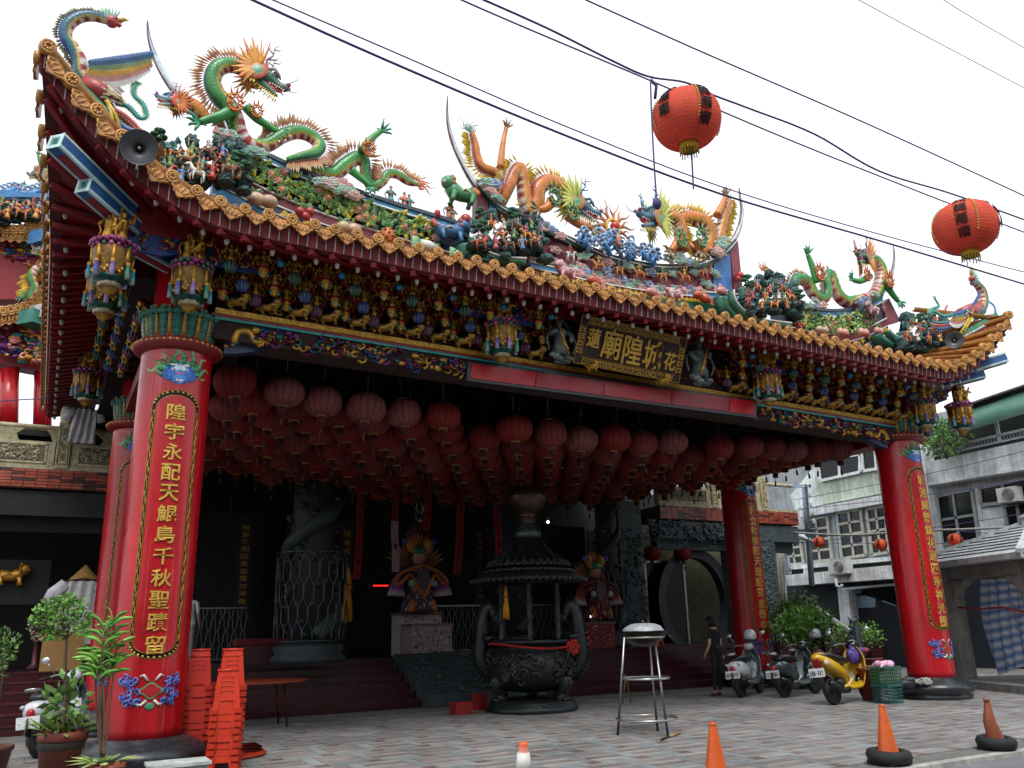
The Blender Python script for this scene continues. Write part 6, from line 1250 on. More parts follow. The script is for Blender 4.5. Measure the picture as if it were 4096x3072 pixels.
# altar tables and giant puppet deities
def altar(z, xa, xb, ya, yb, Y, label, c0='7a2a34', c1='b0a49a'):
    a, b = WY(z, xa, ya, Y), WY(z, xb, yb, Y); th = thing('altar_table', label, 'altar', (a.x, Y, .93)); w = b.x-a.x; h = a.z-.93; MB().box((w/2, .3, h-.03), (w+.06, .66, .06), hx('6a4a48')).build('table_top', 'painted', th); MB().box((w/2, .3, h/2-.03), (w, .58, h-.06), hx(c0)).build('cloth_skirt', 'cloth', th); m = MB()
    for i in range(70): m.ell((random.uniform(.04, w-.04), 0, random.uniform(.05, h-.1)), (random.uniform(.015, .04), .012, random.uniform(.012, .03)), rc(hx(c1), hx('8a3a44'), hx('4a5a7a'), hx('b08a4a'), hx('5a2a3a')), 6, 4)
    m.build('embroidery', 'cloth', th, kind='stuff'); return th, a, w
altar('L2', 1130, 1370, 1048, 1140, 7.15, 'small altar table with patterned cloth at the top of the ramp', '8a7a80', 'c8bcb8'); t1, a1, w1 = altar('L2', 1060, 1308, 980, 1060, 7.9, 'altar table with red diamond panels below the giant puppet', 'a89a98', 'c04a34'); t2, a2, w2 = altar('L3', 868, 1056, 952, 1100, 7.7, 'altar table with red embroidered cloth right of the incense burner')
for th, w, h in ((t1, w1, a1.z-.93), (t2, w2, a2.z-.93)):
    for sx in (.3, .7): p = th.location; c = thing('candle', f'small lit candle on the altar table {"under the giant puppet" if th is t1 else "right of the burner"}, {"left" if sx < .5 else "right"} one', 'candle', (p.x+w*sx, p.y+.05, .93+h)); MB().lathe([(.02, 0), (.02, .1), (.004, .105), (.004, .115)], 8, col=hx('b02a24')).build('wax', 'plastic', c); MB().lathe([(.001, .112), (.012, .125), (.006, .15), (.001, .165)], 8, col=hx('ffb060')).build('flame', 'lamp', c)
def puppet(z, x, yt, yb, Y, label, robe, trim, skirt, dim=1.0):
    b, t = WY(z, x, yb, Y), WY(z, x, yt, Y); H = t.z-b.z; th = thing('deity_puppet', label, 'puppet', b); k = H/2.0
    def bd(m, n, mt='cloth'): m.xf(Matrix.Scale(k, 4)); return m.build(n, mt, th)
    m = MB(); m.lathe([(.5, 0), (.46, .1), (.3, .6), (.26, .8), (.3, 1.0), (.28, 1.15), (.1, 1.25)], 14, col=hx(robe)); bd(m, 'robe')
    for sx in (-1, 1):
        m = MB(); m.tube(crom([(sx*.28, 0, 1.1), (sx*.5, -.05, .95), (sx*.62, -.08, .7), (sx*.66, -.08, .4)], 3), [.12, .13, .14, .15, .17, .19, .21, .24, .27, .3], 10, hx(skirt), cols=[hx(robe)]*5+[hx(skirt)]*3+[hx('a89aa0')]*2, flat=.5); bd(m, 'sleeve')
        m = MB(); m.tube(crom([(sx*.02, -.3, 1.2), (sx*.3, -.26, 1.1), (sx*.55, -.22, 1.0), (sx*.78, -.2, .75), (sx*.6, -.25, .72), (sx*.36, -.32, .95), (sx*.15, -.36, .6), (0, -.38, .35)], 3), .05, 6, hx(trim), flat=.7); bd(m, 'fur_trim')
        m = MB(); m.lathe([(.001, -.02), (.1, 0), (.1, .02), (.001, .04)], 12, (sx*.32, -.36, .72), hx('8aa09a'), m=Matrix.Rotation(pi/2, 3, 'X')); m.ell((sx*.32, -.34, .72), (.1, .03, .1), hx('7a8a8a'), 10, 6); bd(m, 'mirror_disc', 'ceramic')
        m = MB(); m.lathe([(.07, 0), (.08, .1), (.05, .2), (.04, .3)], 8, (sx*.3, -.34, .0), hx('b0602c')); bd(m, 'boot')
    m = MB(); m.prism([(-.16, .35), (.16, .35), (.2, .8), (.14, 1.1), (-.14, 1.1), (-.2, .8)], -.02, .02, (0, -.33, 0), col=hx('5a4a50')); bd(m, 'breastplate')
    m = MB(); m.ell((0, -.05, 1.42), (.17, .16, .2), hx('b8846a'), 12, 9); m.ell((0, -.21, 1.4), (.03, .03, .04), hx('b8846a'), 6, 5)
    for sx in (-1, 1): m.ell((sx*.06, -.2, 1.46), (.03, .015, .018), WHITE, 6, 4); m.ell((sx*.06, -.215, 1.46), (.012, .01, .012), hx('141414'), 5, 4); m.ell((sx*.17, -.04, 1.42), (.03, .04, .06), hx('b8846a'), 6, 5)
    m.ell((0, -.2, 1.32), (.05, .02, .015), hx('8a2a2a'), 6, 4); m.lathe([(.08, 1.2), (.08, 1.3)], 8, col=hx('b8846a')); bd(m, 'head', 'painted')
    m = MB(); m.lathe([(.2, 1.52), (.22, 1.58), (.16, 1.68), (.05, 1.75)], 12, (0, -.04, 0), hx('2f7a5a'))
    for sx in (-1, 1): m.ell((sx*.24, -.04, 1.75), (.14, .1, .2), hx('b87a24'), 10, 8); m.ell((sx*.2, -.1, 1.6), .06, hx('c8952c'), 8, 6); m.ell((sx*.42, -.05, 1.85), (.09, .06, .09), hx('3a4a9c'), 8, 6)
    for q in range(9): a = -1.2+q*.3; m.blade((0, .05, 1.65), (sin(a), 0, cos(a)), (0, 1, 0), .45, .05, hx('a03a2c'), hx('c8952c'))
    bd(m, 'crown', 'ceramic'); m = MB()
    for i in range(110):
        z = random.uniform(.05, 1.2); R = lerp(.5, .27, min(1, z/.8)); a = random.uniform(-1.5, 1.5); p = (R*sin(a), -R*cos(a)-.02, z); c = hx(rc('8a2a5a', '2a6a5a', 'b07a2a', '5a3a7a', 'a89a9a', '9a2a2a', '2a4a7a'))
        m.blade(p, (sin(a)*.3, -.2, -1), (sin(a), -cos(a), 0), random.uniform(.08, .18), .035, c, hx('b89a6a')) if i % 2 else m.ell(p, (.03, .02, .03), c, 6, 4)
    for s in (-1, 1):
        for q in range(5): m.blade((s*.2, .12, 1.15), (s*(.3+.2*q), .1, 1.1-.15*q), (0, 1, 0), .75, .09, hx('5a2430'), hx('a87a4a'), t=.05)
    bd(m, 'ornaments')['kind'] = 'stuff'; return th
puppet('L2', 1165, 520, 975, 7.85, 'giant deity puppet with orange fur trimmed robe and pink sleeves on the altar', '3a3444', 'a8602c', '8a3a80')
puppet('L3', 950, 575, 930, 8.0, 'giant red robed deity puppet with back flags right of the incense burner', '5a1a22', '6a2a30', 'a04a34')
th = thing('deity_mask_figure', 'tall dark faced deity figure with white brows behind the giant puppet', 'figure', WY('L2', 1165, 640, 8.6)); k = mpp('L2', 1165, 400, 8.6)
m = MB(); m.ell((0, 0, 230*k), (28*k, 28*k, 44*k), hx('1c2230'), 10, 8); [m.tube([(sx*8*k, -26*k, 250*k), (sx*22*k, -22*k, 275*k), (sx*12*k, -10*k, 320*k)], [.02, .03, .01], 6, hx('b8b4ac')) for sx in (-1, 1)]; m.ell((0, -27*k, 205*k), (16*k, 8*k, 8*k), hx('c8c4c0'), 8, 5); m.tube([(0, -28*k, 200*k), (0, -30*k, 150*k)], [6*k, 4*k], 6, hx('a83a44')); m.build('head', 'painted', th)
m = MB(); m.lathe([(70*k, -150*k), (60*k, 0), (75*k, 130*k), (30*k, 180*k)], 12, col=hx('5a1c1e')); m.build('robe', 'cloth', th)
# yellow tassels
for z, x, y0, y1, Y, lb in (('L2', 748, 735, 1040, 7.9, 'yellow cord tassel hanging beside the guarded column'), ('L3', 447, 765, 940, 3.1, 'yellow cord tassel hanging inside the incense burner canopy')):
    a, b = WY(z, x, y0, Y), WY(z, x, y1, Y); H = a.z-b.z; th = thing('cord_tassel', lb, 'tassel', a); m = MB()
    for i in range(26): q = i*2.4; r = H*.09*sqrt((i+1)/26); m.tube([(r*.4*cos(q), r*.4*sin(q), -H*.3), (r*cos(q), r*sin(q), -H*.65), (r*1.15*cos(q+.2), r*1.15*sin(q+.2), -H*random.uniform(.9, 1))], H*.016, 5, rc(hx('c88a14'), hx('b87a10'), hx('d89a20')))
    m.build('strands', 'cloth', th); MB().lathe([(.003, .1), (H*.03, 0), (H*.06, -H*.15), (H*.075, -H*.3), (H*.08, -H*.35)], 10, col=hx('c8861a')).build('cord_head', 'cloth', th); MB().lathe([(H*.075, -H*.24), (H*.08, -H*.29)], 10, col=hx('b0302c')).build('red_binding', 'cloth', th)
p = WZ('L2', 300, 1285, .93); th = thing('kneeling_bench', 'low red bench on the hall platform left of the guarded column', 'bench', (p.x, p.y+.3, .93)); MB().box((0, 0, .42), (1.5, .5, .12), hx('6a1a1e')).build('top', 'cloth', th); MB().box((0, 0, .18), (1.35, .42, .36), hx('40161a')).build('base', 'painted', th)

# ================================================================ incense burner
BX, BY = 7.14, 3.3
th = thing('incense_burner', 'large dark bronze incense burner with dragon handles and tiered round roof', 'incense burner', (BX, BY, 0))
bz = hx('23282a'); m = MB(); m.lathe([(.86, 0), (.88, .04), (.86, .1), (.82, .12), (.8, .18), (.74, .2), (.6, .22)], 36, col=bz); m.build('plinth', 'bronze', th)
m = MB(); m.lathe([(.3, .34), (.52, .37), (.72, .5), (.83, .68), (.85, .86), (.78, 1.02), (.66, 1.1), (.64, 1.16), (.7, 1.2), (.78, 1.22), (.78, 1.27), (.7, 1.28), (.66, 1.2), (.3, 1.18), (.001, 1.18)], 40, col=bz); m.build('bowl', 'bronze', th)
m = MB()
for i in range(150): a = random.uniform(-pi, pi); z = random.uniform(.55, 1.0); R = .78+.07*sin((z-.45)*4); r = random.uniform(.04, .085); q = random.uniform(0, 6.28); m.tube([((R+.02)*sin(a+r*(1.4-.2*t)*cos(q+t*.9)/R), -(R+.02)*cos(a+r*(1.4-.2*t)*cos(q+t*.9)/R), z+r*(1.4-.2*t)*sin(q+t*.9)) for t in range(6)], [r*.38*(1-t/8) for t in range(6)], 5, bz)
m.build('bowl_relief', 'bronze', th, kind='stuff')
for a in (.5, .5+2*pi/3, .5+4*pi/3):
    m = MB(); c, s = sin(a), -cos(a); m.tube(crom([(.55*c, .55*s, .62), (.72*c, .72*s, .5), (.66*c, .66*s, .36), (.6*c, .6*s, .28), (.7*c, .7*s, .21)], 3), [.16, .17, .17, .16, .14, .12, .11, .1, .1, .11, .12, .12, .11], 10, bz); m.ell((.76*c, .76*s, .55), .12, bz, 10, 8); m.ell((.84*c, .84*s, .5), .06, bz, 8, 6); [m.ell((.76*c+dx*s, .76*s-dx*c, .62), .04, bz, 6, 5) for dx in (-.08, .08)]; [m.ell((.76*c+dx*s, .76*s-dx*c, .22), .04, bz, 6, 5) for dx in (-.07, 0, .07)]; m.build('lion_leg', 'bronze', th)
for sx in (-1, 1):
    m = MB(); ca, sa = cos(-.35), sin(-.35); P = crom([(sx*.72, 0, .8), (sx*1.0, 0, .72), (sx*1.16, 0, .95), (sx*1.14, 0, 1.3), (sx*1.1, 0, 1.6), (sx*1.02, 0, 1.85), (sx*.86, -.02, 1.88), (sx*.76, -.04, 1.72)], 5); n = len(P)
    m.tube(P, [.13+.03*sin(i/n*3) for i in range(n)], 10, bz)
    for i in range(2, n-2):
        d = Vector(P[i])-Vector((sx*.85, 0, 1.3)); d.y = 0; m.blade(Vector(P[i])+d.normalized()*.1, d.normalized()+Vector((0, 0, .5)), (0, 1, 0), .16, .04, bz, t=.4)
    m.ell((sx*.72, -.05, 1.68), (.13, .12, .11), bz, 9, 7); m.tube([(sx*.72, -.05, 1.68), (sx*.6, -.1, 1.58)], [.08, .05], 7, bz); m.tube([(sx*1.1, -.12, 1.35), (sx*.95, -.22, 1.3), (sx*.82, -.2, 1.36)], [.08, .06, .05], 7, bz); [m.tube([(sx*.82, -.2, 1.36), (sx*.76, -.22+.03*q, 1.36+.05*q)], [.03, .012], 5, bz) for q in (-1, 0, 1)]
    m.v = [(x-sx*.22*min(1, max(0, (abs(x)-.6)/.5)), y, z) for x, y, z in m.v]; m.xf(Matrix.Rotation(-.5, 4, 'Z')); m.build('dragon_handle', 'bronze', th)
for i in range(6):
    a = pi/6+i*pi/3; m = MB(); x, y = .62*sin(a), -.62*cos(a); m.lathe([(.07, 1.26), (.05, 1.32), (.05, 2.28), (.07, 2.33)], 8, (x, y, 0), bz); m.tube([(x+.05*sin(t), y-.05*cos(t), 1.35+t*.05) for t in [k*.5 for k in range(36)]], .025, 5, bz); m.build('pillar', 'bronze', th)
rfm = MB(); g2 = hx('3a4142'); NR = 48
def skirt(prof, c): rfm.lathe(prof, NR, col=c)
skirt([(1.12, 2.36), (1.14, 2.4), (1.1, 2.43), (.9, 2.5), (.8, 2.53), (.6, 2.36), (.7, 2.34)], g2); skirt([(.84, 2.53), (.86, 2.57), (.82, 2.6), (.74, 2.62), (.7, 2.56)], g2); skirt([(.8, 2.64), (.82, 2.68), (.74, 2.73), (.55, 2.84), (.38, 3.0), (.27, 3.2), (.24, 3.36)], g2); rfm.build('roof', 'bronze', th)
m = MB()
for i in range(30):
    a = 2*pi*i/30; c, s = sin(a), -cos(a); m.tube([(r*c, r*s, z) for r, z in ((.8, 2.7), (.74, 2.75), (.55, 2.86), (.38, 3.02), (.28, 3.2))], [.035, .032, .028, .022, .018], 5, g2)
m.build('roof_ribs', 'bronze', th, kind='stuff'); m = MB()
for R, z, n in ((1.13, 2.37, 56), (.85, 2.55, 44), (.81, 2.66, 42)):
    for i in range(n): a = 2*pi*i/n; m.lathe([(.001, -.05), (.035, -.03), (.045, .02), (.03, .04)], 6, (R*sin(a), -R*cos(a), z), g2)
m.build('eave_pendants', 'bronze', th, kind='stuff')
m = MB(); m.lathe([(.27, 3.18), (.28, 3.3), (.22, 3.42), (.16, 3.5), (.15, 3.55), (.2, 3.57), (.2, 3.6), (.14, 3.62), (.22, 3.7), (.34, 3.82), (.41, 3.98), (.4, 4.12), (.3, 4.22), (.12, 4.26), (.001, 4.27)], 28, cols=[hx('4a5254')]*4+[hx('4a382c')]*11); mat('copper', None, .3, metal=.6, noise=(5, .3)); m.build('gourd_finial', 'copper', th)
m = MB(); P = [(.8*sin(a), -.8*cos(a), 1.17-.05*cos(2*a)) for a in [i*2*pi/40 for i in range(41)]]; m.tube(P, .022, 6, hx('8f1410'), cap=False)
for k in range(26): a = k*2.4; q = sqrt(k/26)*.13; o = Vector((.8*sin(.75), -.84*cos(.75), 1.12)); m.ell(o+Vector((q*cos(a), -.04+.02*(k % 3), q*sin(a))), .045, rc(hx('9a160f'), hx('a82418')), 7, 5)
m.build('red_ribbon', 'cloth', th)
for z, x0, x1, y0, y1 in (('L3', 168, 268, 1405, 1466), ('L3', 298, 350, 1358, 1440)):
    b = WZ(z, (x0+x1)/2, y1, 0); s = mpp(z, x0, y1, b.y); w, h = (x1-x0)*s, (y1-y0)*s; t = thing('red_offering_box', 'small red box on the paving left of the incense burner, '+('lower front one' if x0 < 200 else 'taller one nearer the burner'), 'box', (b.x, b.y+.15, 0)); MB().box((0, 0, h/2), (w, .3, h-.02), hx('8a1418')).build('body', 'painted', t); MB().box((0, 0, h), (w+.02, .32, .02), hx('9a1a1c')).build('lid', 'painted', t)
# ================================================================ scooters
SCF = 1.0
def scooter(name_label, rear, front, pal, plate, style, steer=.0, lean=-.1):
    rear, front = Vector(rear), Vector(front); d = front-rear; rz = atan2(d.y, d.x); mid_ = (rear+front)/2; k = d.length/1.22
    th = thing('parked_scooter', name_label, 'scooter', (mid_.x, mid_.y, 0), 'scooters parked in front of the temple'); th.rotation_euler = (lean, 0, rz); th.scale = (max(1.0, k)*SCF,)*3
    main, sec, dark = hx(pal[0]), hx(pal[1]), hx('191b1d'); wr = .225
    def wheel(x, nm):
        m = MB(); m.lathe([(wr*.62, -.05), (wr*.9, -.055), (wr, -.03), (wr*1.01, 0), (wr, .03), (wr*.9, .055), (wr*.62, .05)], 22, (x, 0, wr), hx('141516'), m=Matrix.Rotation(pi/2, 3, 'X')); w = m.build('wheel', 'rubber', th)
        m = MB(); m.lathe([(wr*.62, -.045), (wr*.55, -.03), (wr*.55, .03), (wr*.62, .045)], 18, (x, 0, wr), hx('8a8c8e'), m=Matrix.Rotation(pi/2, 3, 'X')); m.lathe([(.05, -.06), (.05, .06)], 10, (x, 0, wr), hx('3a3c3e'), m=Matrix.Rotation(pi/2, 3, 'X'))
        for i in range(5): a = i*2*pi/5; m.beam((x, 0, wr), (x+wr*.58*cos(a), 0, wr+wr*.58*sin(a)), .04, .03, hx('5a5c5e'), (0, 1, 0))
        m.build('rim', 'metal', w)
    wheel(-.61, 'r'); wheel(.61, 'f')
    # rear cowl lofted from cross sections
    def loft(secs, col, name, mt='bodywork', par=th, cols=None):
        m = MB(); n = 14; vs = []; cs = []
        for i, (x, z, hw, hh, e) in enumerate(secs):
            for j in range(n): a = 2*pi*j/n; cx, sx = cos(a), sin(a); vs.append((x, hw*(abs(cx)**e)*(1 if cx > 0 else -1), z+hh*(abs(sx)**e)*(1 if sx > 0 else -1))); cs.append(cols[i] if cols else col)
        m.add(vs, [(i*n+j, i*n+(j+1) % n, (i+1)*n+(j+1) % n, (i+1)*n+j) for i in range(len(secs)-1) for j in range(n)]+[tuple(range(n-1, -1, -1)), tuple((len(secs)-1)*n+j for j in range(n))], col, True, cs); return m.build(name, mt, par)
    if style == 'retro':
        loft([(-.86, .62, .07, .05, .8), (-.8, .6, .14, .12, .8), (-.62, .57, .19, .17, .8), (-.4, .53, .19, .17, .8), (-.2, .48, .15, .15, .8), (-.08, .42, .1, .1, .8)], main, 'rear_cowl'); loft([(-.72, .76, .1, .03, .7), (-.6, .78, .14, .05, .7), (-.35, .77, .15, .055, .7), (-.1, .74, .13, .05, .7), (.0, .7, .07, .03, .7)], dark, 'seat', 'plastic')
    else:
        loft([(-1.0, .82, .05, .04, .8), (-.92, .8, .12, .07, .8), (-.7, .7, .17, .12, .8), (-.45, .6, .18, .13, .8), (-.22, .5, .15, .12, .8), (-.1, .42, .1, .08, .8)], main, 'rear_cowl'); loft([(-.8, .84, .09, .03, .7), (-.62, .84, .14, .05, .7), (-.35, .77, .16, .06, .7), (-.1, .74, .14, .05, .7), (.02, .7, .07, .03, .7)], dark, 'seat', 'plastic')
    loft([(-.3, .28, .13, .05, .6), (.0, .25, .15, .04, .6), (.25, .26, .15, .04, .6), (.38, .34, .13, .05, .6)], sec if style == 'retro' else main, 'floorboard', 'plastic')
    # leg shield: a curved plate
    m = MB(); rows = []; n = 9
    for i in range(8):
        t = i/7; x = lerp(.36, .5, t)+.05*sin(t*3); z = lerp(.28, .95, t); w = (.17+.05*sin(t*pi))*(1 if t < .8 else 1-(t-.8)*2)
        rows.append([(x-.14*(abs(j/(n-1)-.5)*2)**2, (j/(n-1)-.5)*2*w, z) for j in range(n)])
    vs = [p for r in rows for p in r]+[(p[0]+.05, p[1]*.96, p[2]) for r in rows for p in r]; N = 8*n
    fs = [(i*n+j, i*n+j+1, (i+1)*n+j+1, (i+1)*n+j) for i in range(7) for j in range(n-1)]; fs += [tuple(N+q for q in f[::-1]) for f in fs]
    fs += [(i*n, (i+1)*n, N+(i+1)*n, N+i*n) for i in range(7)]+[(i*n+n-1, N+i*n+n-1, N+(i+1)*n+n-1, (i+1)*n+n-1) for i in range(7)]+[(7*n+j, 7*n+j+1, N+7*n+j+1, N+7*n+j) for j in range(n-1)]
    m.add(vs, fs, sec); m.build('leg_shield', 'bodywork', th)
    loft([(.42, .5, .08, .1, .8), (.52, .62, .12, .16, .8), (.62, .6, .09, .1, .8), (.68, .52, .03, .04, .8)], main, 'front_cowl')
    m = MB(); [m.tube([(.61+wr*1.14*cos(a), 0, wr+wr*1.14*sin(a)) for a in [pi*(.1+.8*i/10) for i in range(11)]], .07, 8, main if style == 'retro' else dark, flat=1.0) for _ in (0,)]; m.xf(Matrix.Identity(4)); m.build('front_fender', 'bodywork', th)
    m = MB(); m.tube([(.61, -.06, wr), (.5, -.06, .6), (.42, 0, .95)], .025, 7, hx('5a5c5e')); m.tube([(.61, .06, wr), (.5, .06, .6), (.42, 0, .95)], .025, 7, hx('5a5c5e')); m.build('fork', 'metal', th)
    m = MB(); m.tube(crom([(.28, -.34, 1.0), (.38, -.18, 1.03), (.42, 0, 1.0), (.38, .18, 1.03), (.28, .34, 1.0)], 3), .016, 6, hx('8a8c8e')); hb_ = m.build('handlebar', 'metal', th)
    for s in (-1, 1): MB().tube([(.3, s*.3, 1.005), (.22, s*.42, .985)], .02, 7, dark).build('grip', 'rubber', hb_); m = MB(); m.tube([(.34, s*.24, 1.02), (.34, s*.32, 1.16), (.33, s*.36, 1.22)], .008, 5, hx('9a9c9e')); m.build('mirror_stem', 'metal', hb_); MB().ell((.33, s*.38, 1.25), (.02, .065, .05), hx('c8ccd0'), 10, 7).build('mirror', 'metal', hb_); MB().tube([(.33, s*.28, 1.0), (.42, s*.36, .96)], .008, 5, hx('6a6c6e')).build('brake_lever', 'metal', hb_)
    loft([(.34, .98, .09, .06, .9), (.44, 1.0, .11, .09, .9), (.54, .96, .08, .07, .9)], main if style == 'retro' else dark, 'headlight_cowl'); MB().ell((.54, 0, .97), (.035, .075, .065), hx('c8ccd0'), 12, 8).build('headlight', 'glass', th)
    if style == 'retro':
        MB().ell((-.87, 0, .58), (.04, .055, .06), hx('a81420'), 10, 8).build('tail_light', 'plastic', th)
        for s in (-1, 1): MB().ell((-.82, s*.13, .66), (.03, .035, .03), hx('c8703a') if style != 'retro' else hx('b0b4b4'), 8, 6).build('turn_signal', 'plastic', th)
    else:
        m = MB(); m.prism([(-.1, .84), (-.02, .8), (-.06, .62), (-.14, .78)], -.07, .07, (-.86, 0, 0), col=hx('9a1018')); m.build('tail_light', 'plastic', th)
        for s in (-1, 1): MB().ell((-.84, s*.14, .72), (.09, .02, .05), hx('c8c0a8'), 8, 6).build('turn_signal', 'plastic', th)
    m = MB(); m.tube(crom([(-.62, .0, .84), (-.82, -.1, .87), (-.9, 0, .88), (-.82, .1, .87), (-.62, 0, .84)], 3), .014, 6, hx('b8bcbe') if style == 'retro' else main); m.build('grab_rail', 'metal' if style == 'retro' else 'bodywork', th)
    m = MB(); m.box((-.5, 0, .3), (.5, .14, .16), dark); m.tube([(-.2, -.1, .25), (-.5, -.14, .22), (-.62, -.15, .24)], .05, 8, hx('2a2c2e')); m.ell((-.62, .1, .24), (.12, .05, .12), hx('2a2c2e'), 10, 8); m.ell((-.3, 0, .36), (.14, .11, .12), hx('2c2e30'), 9, 7); m.build('engine', 'plastic', th)
    m = MB(); m.tube([(-.25, -.13, .2), (-.5, -.17, .2), (-.62, -.18, .25), (-.92, -.17, .38)], [.025, .03, .05, .055], 9, hx('3a3c3e')); m.build('exhaust', 'metal', th)
    MB().beam((-.88, 0, .5), (-.95, 0, .3), .15, .02, dark, (0, 1, 0)).build('mudguard', 'plastic', th)
    MB().tube([(-.1, .1, .25), (-.12, .24, .01)], .012, 5, hx('4a4c4e')).build('side_stand', 'metal', th)
    # licence plate, facing back
    pz_ = .47 if style == 'retro' else .56; px = -.93 if style == 'retro' else -1.0
    pl = MB().box((px, 0, pz_), (.012, .3, .15), hx('d8dcdc')).build('licence_plate', 'painted', th)
    for i, ch in enumerate(plate):
        m = char_mb(ch, .028 if ch != '-' else .02, .075 if ch != '-' else .014, hx('12161a'), .012, .2); m.xf(Matrix.Translation((px-.007, .11-.22*(i/(len(plate)-1)), pz_-.008)) @ Matrix.Rotation(-pi/2, 4, 'Z')); m.build('plate_character', 'painted', pl)
    return th
def helmet(p, label, rz):
    th = thing('helmet', label, 'helmet', p, 'helmets on the scooters', rz); m = MB(); m.lathe([(.13, -.08), (.14, 0), (.125, .08), (.08, .13), (.001, .15)], 18, col=hx('c8ccce')); m.build('shell', 'bodywork', th); m = MB(); m.lathe([(.125, -.1), (.135, -.06), (.1, -.07)], 16, col=hx('17181a')); m.ell((.07, 0, -.05), (.08, .1, .05), hx('101214'), 9, 7); m.build('lining', 'rubber', th); MB().tube([(.02, .12, -.08), (.03, .04, -.24), (.02, -.08, -.1)], .008, 5, hx('17181a')).build('strap', 'cloth', th)
s1r, s1f = WZ('L6', 180, 960, 0), WZ('L6', 340, 920, 0); s2r, s2f = WZ('L6', 620, 960, 0), WZ('L6', 875, 925, 0); s3r, s3f = WZ('L6', 1100, 1030, 0), WZ('L6', 1400, 985, 0)
scooter('white retro scooter with grey leg shield parked beside the woman in black', s1r, s1f, ('c8ccce', '6a7478'), '859-EYF', 'retro')
scooter('dark teal grey retro scooter parked between the white and yellow scooters', s2r, s2f, ('2a3a3e', '5a666a'), '222-BBH', 'retro')
scooter('yellow sport scooter with black seat parked nearest the front right column', s3r, s3f, ('c9a01c', 'c9a01c'), 'KBB-317', 'sport').scale = (1.04,)*3
q = WZ('L6', 960, 880, 0); scooter('black scooter mostly hidden behind the yellow one with a helmet on it', q+Vector((.25, .9, 0)), q+Vector((1.4, 1.2, 0)), ('141618', '17191b'), '', 'retro') if False else scooter('black scooter mostly hidden behind the yellow one with a helmet on it', q+Vector((-.2, .35, 0)), q+Vector((.95, .6, 0)), ('141618', '17191b'), '---', 'retro')
helmet(WY('L6', 245, 355, s1f.y), 'white open face helmet on the white scooter handlebar', .6); helmet(WY('L6', 885, 340, q.y+.55), 'white open face helmet on the hidden black scooter', .6)
th = thing('carrier_bag', 'purple plastic bag hanging on the yellow scooter handlebar', 'bag', WY('L6', 1250, 560, s3f.y)); m = MB()
for dx, dz, r in ((0, 0, .13), (.09, .03, .1), (-.06, .05, .09), (.02, .12, .07)): m.ell((dx, -.02, dz), (r, r*.8, r*1.1), hx('4a3a86'), 10, 8)
m.build('bag', 'plastic', th); MB().tube([(-.05, 0, .12), (0, 0, .24), (.06, 0, .12)], .012, 5, hx('5a4a96')).build('handle', 'plastic', th)
th = thing('seat_parcel', 'purple and red plastic wrapped parcel on top of the yellow scooter front', 'parcel', WY('L6', 1340, 500, s3f.y)); m = MB(); m.ell((0, 0, 0), (.16, .1, .06), hx('7a2a5a'), 10, 7); m.ell((.1, 0, .01), (.09, .09, .05), hx('a03a5a'), 9, 6); m.build('wrap', 'plastic', th); MB().ell((-.06, -.04, .02), (.08, .06, .05), hx('6a4a9c'), 8, 6).build('inner_bag', 'plastic', th)
th = thing('pink_pouch', 'dusty pink bag hanging on the hidden black scooter', 'bag', WY('L6', 925, 545, q.y+.3)); m = MB(); m.ell((0, 0, 0), (.17, .1, .14), hx('7a4a5a'), 10, 7); m.build('pouch', 'cloth', th); MB().tube([(-.1, 0, .1), (0, 0, .2), (.1, 0, .1)], .01, 5, hx('6a3a4a')).build('handle', 'cloth', th)
# ================================================================ crates
cb = WZ('L6', 1610, 1028, 0)
def crate(p, h, w, d, cc, label):
    th = thing('plastic_crate', label, 'crate', p, 'stacked plastic crates'); c = hx(cc)
    MB().box((0, 0, .012), (w*.9, d*.9, .024), c).build('floor', 'plastic', th)
    for s in (-1, 1):
        for ax in (0, 1):
            m = MB(); L = w if ax == 0 else d; off = (d if ax == 0 else w)/2
            def bar(a0, z0, a1, z1, t): 
                q = (.93+.07*z0/h); r = (.93+.07*z1/h); P = (a0*q, s*off*q, z0) if ax == 0 else (s*off*q, a0*q, z0); Q = (a1*r, s*off*r, z1) if ax == 0 else (s*off*r, a1*r, z1); m.beam(P, Q, t, t, c)
            for i in range(9): a = -L/2+L*i/8; bar(a, 0, a, h, .012)
            for i, t in ((0, .03), (1, .014), (2, .014), (3, .014), (4, .014), (5, .035)): bar(-L/2, h*i/5*.98+.01, L/2, h*i/5*.98+.01, t)
            m.build('side_panel', 'plastic', th)
    return th
crate((cb.x+.2, cb.y+.15, 0), .31, .42, .34, '14504c', 'teal green plastic crate at the bottom of the stack beside the column base'); crate((cb.x+.2, cb.y+.15, .32), .31, .44, .36, '1a5a3a', 'green plastic crate on top of the teal crate, filled with pink bags')
th = thing('pink_bag', 'bunched pale pink plastic bag in the upper green crate', 'bag', (cb.x+.2, cb.y+.15, .6)); m = MB()
for i in range(16): a = i*2.4; r = .15*sqrt(i/16); m.ell((r*cos(a), r*sin(a), .05+.05*random.random()), (.08, .07, .07), rc(hx('d8a8c0'), hx('c894b0'), hx('e0b8cc')), 8, 6)
m.build('folds', 'plastic', th); MB().tube([(-.14, -.1, .06), (-.2, -.12, .08), (-.24, -.13, .04)], .02, 6, hx('e0c8d0')).build('knot', 'plastic', th)
th = thing('red_bin', 'dull red bin standing behind the green crates', 'bin', (cb.x+.42, cb.y+.7, 0)); MB().lathe([(.17, 0), (.2, .55), (.22, .56), (.22, .6), (.19, .6), (.16, .05), (.001, .05)], 16, col=hx('6a1f1a')).build('tub', 'plastic', th); MB().box((0, -.1, .62), (.3, .2, .04), hx('8a6a58')).build('cardboard', 'cloth', th)
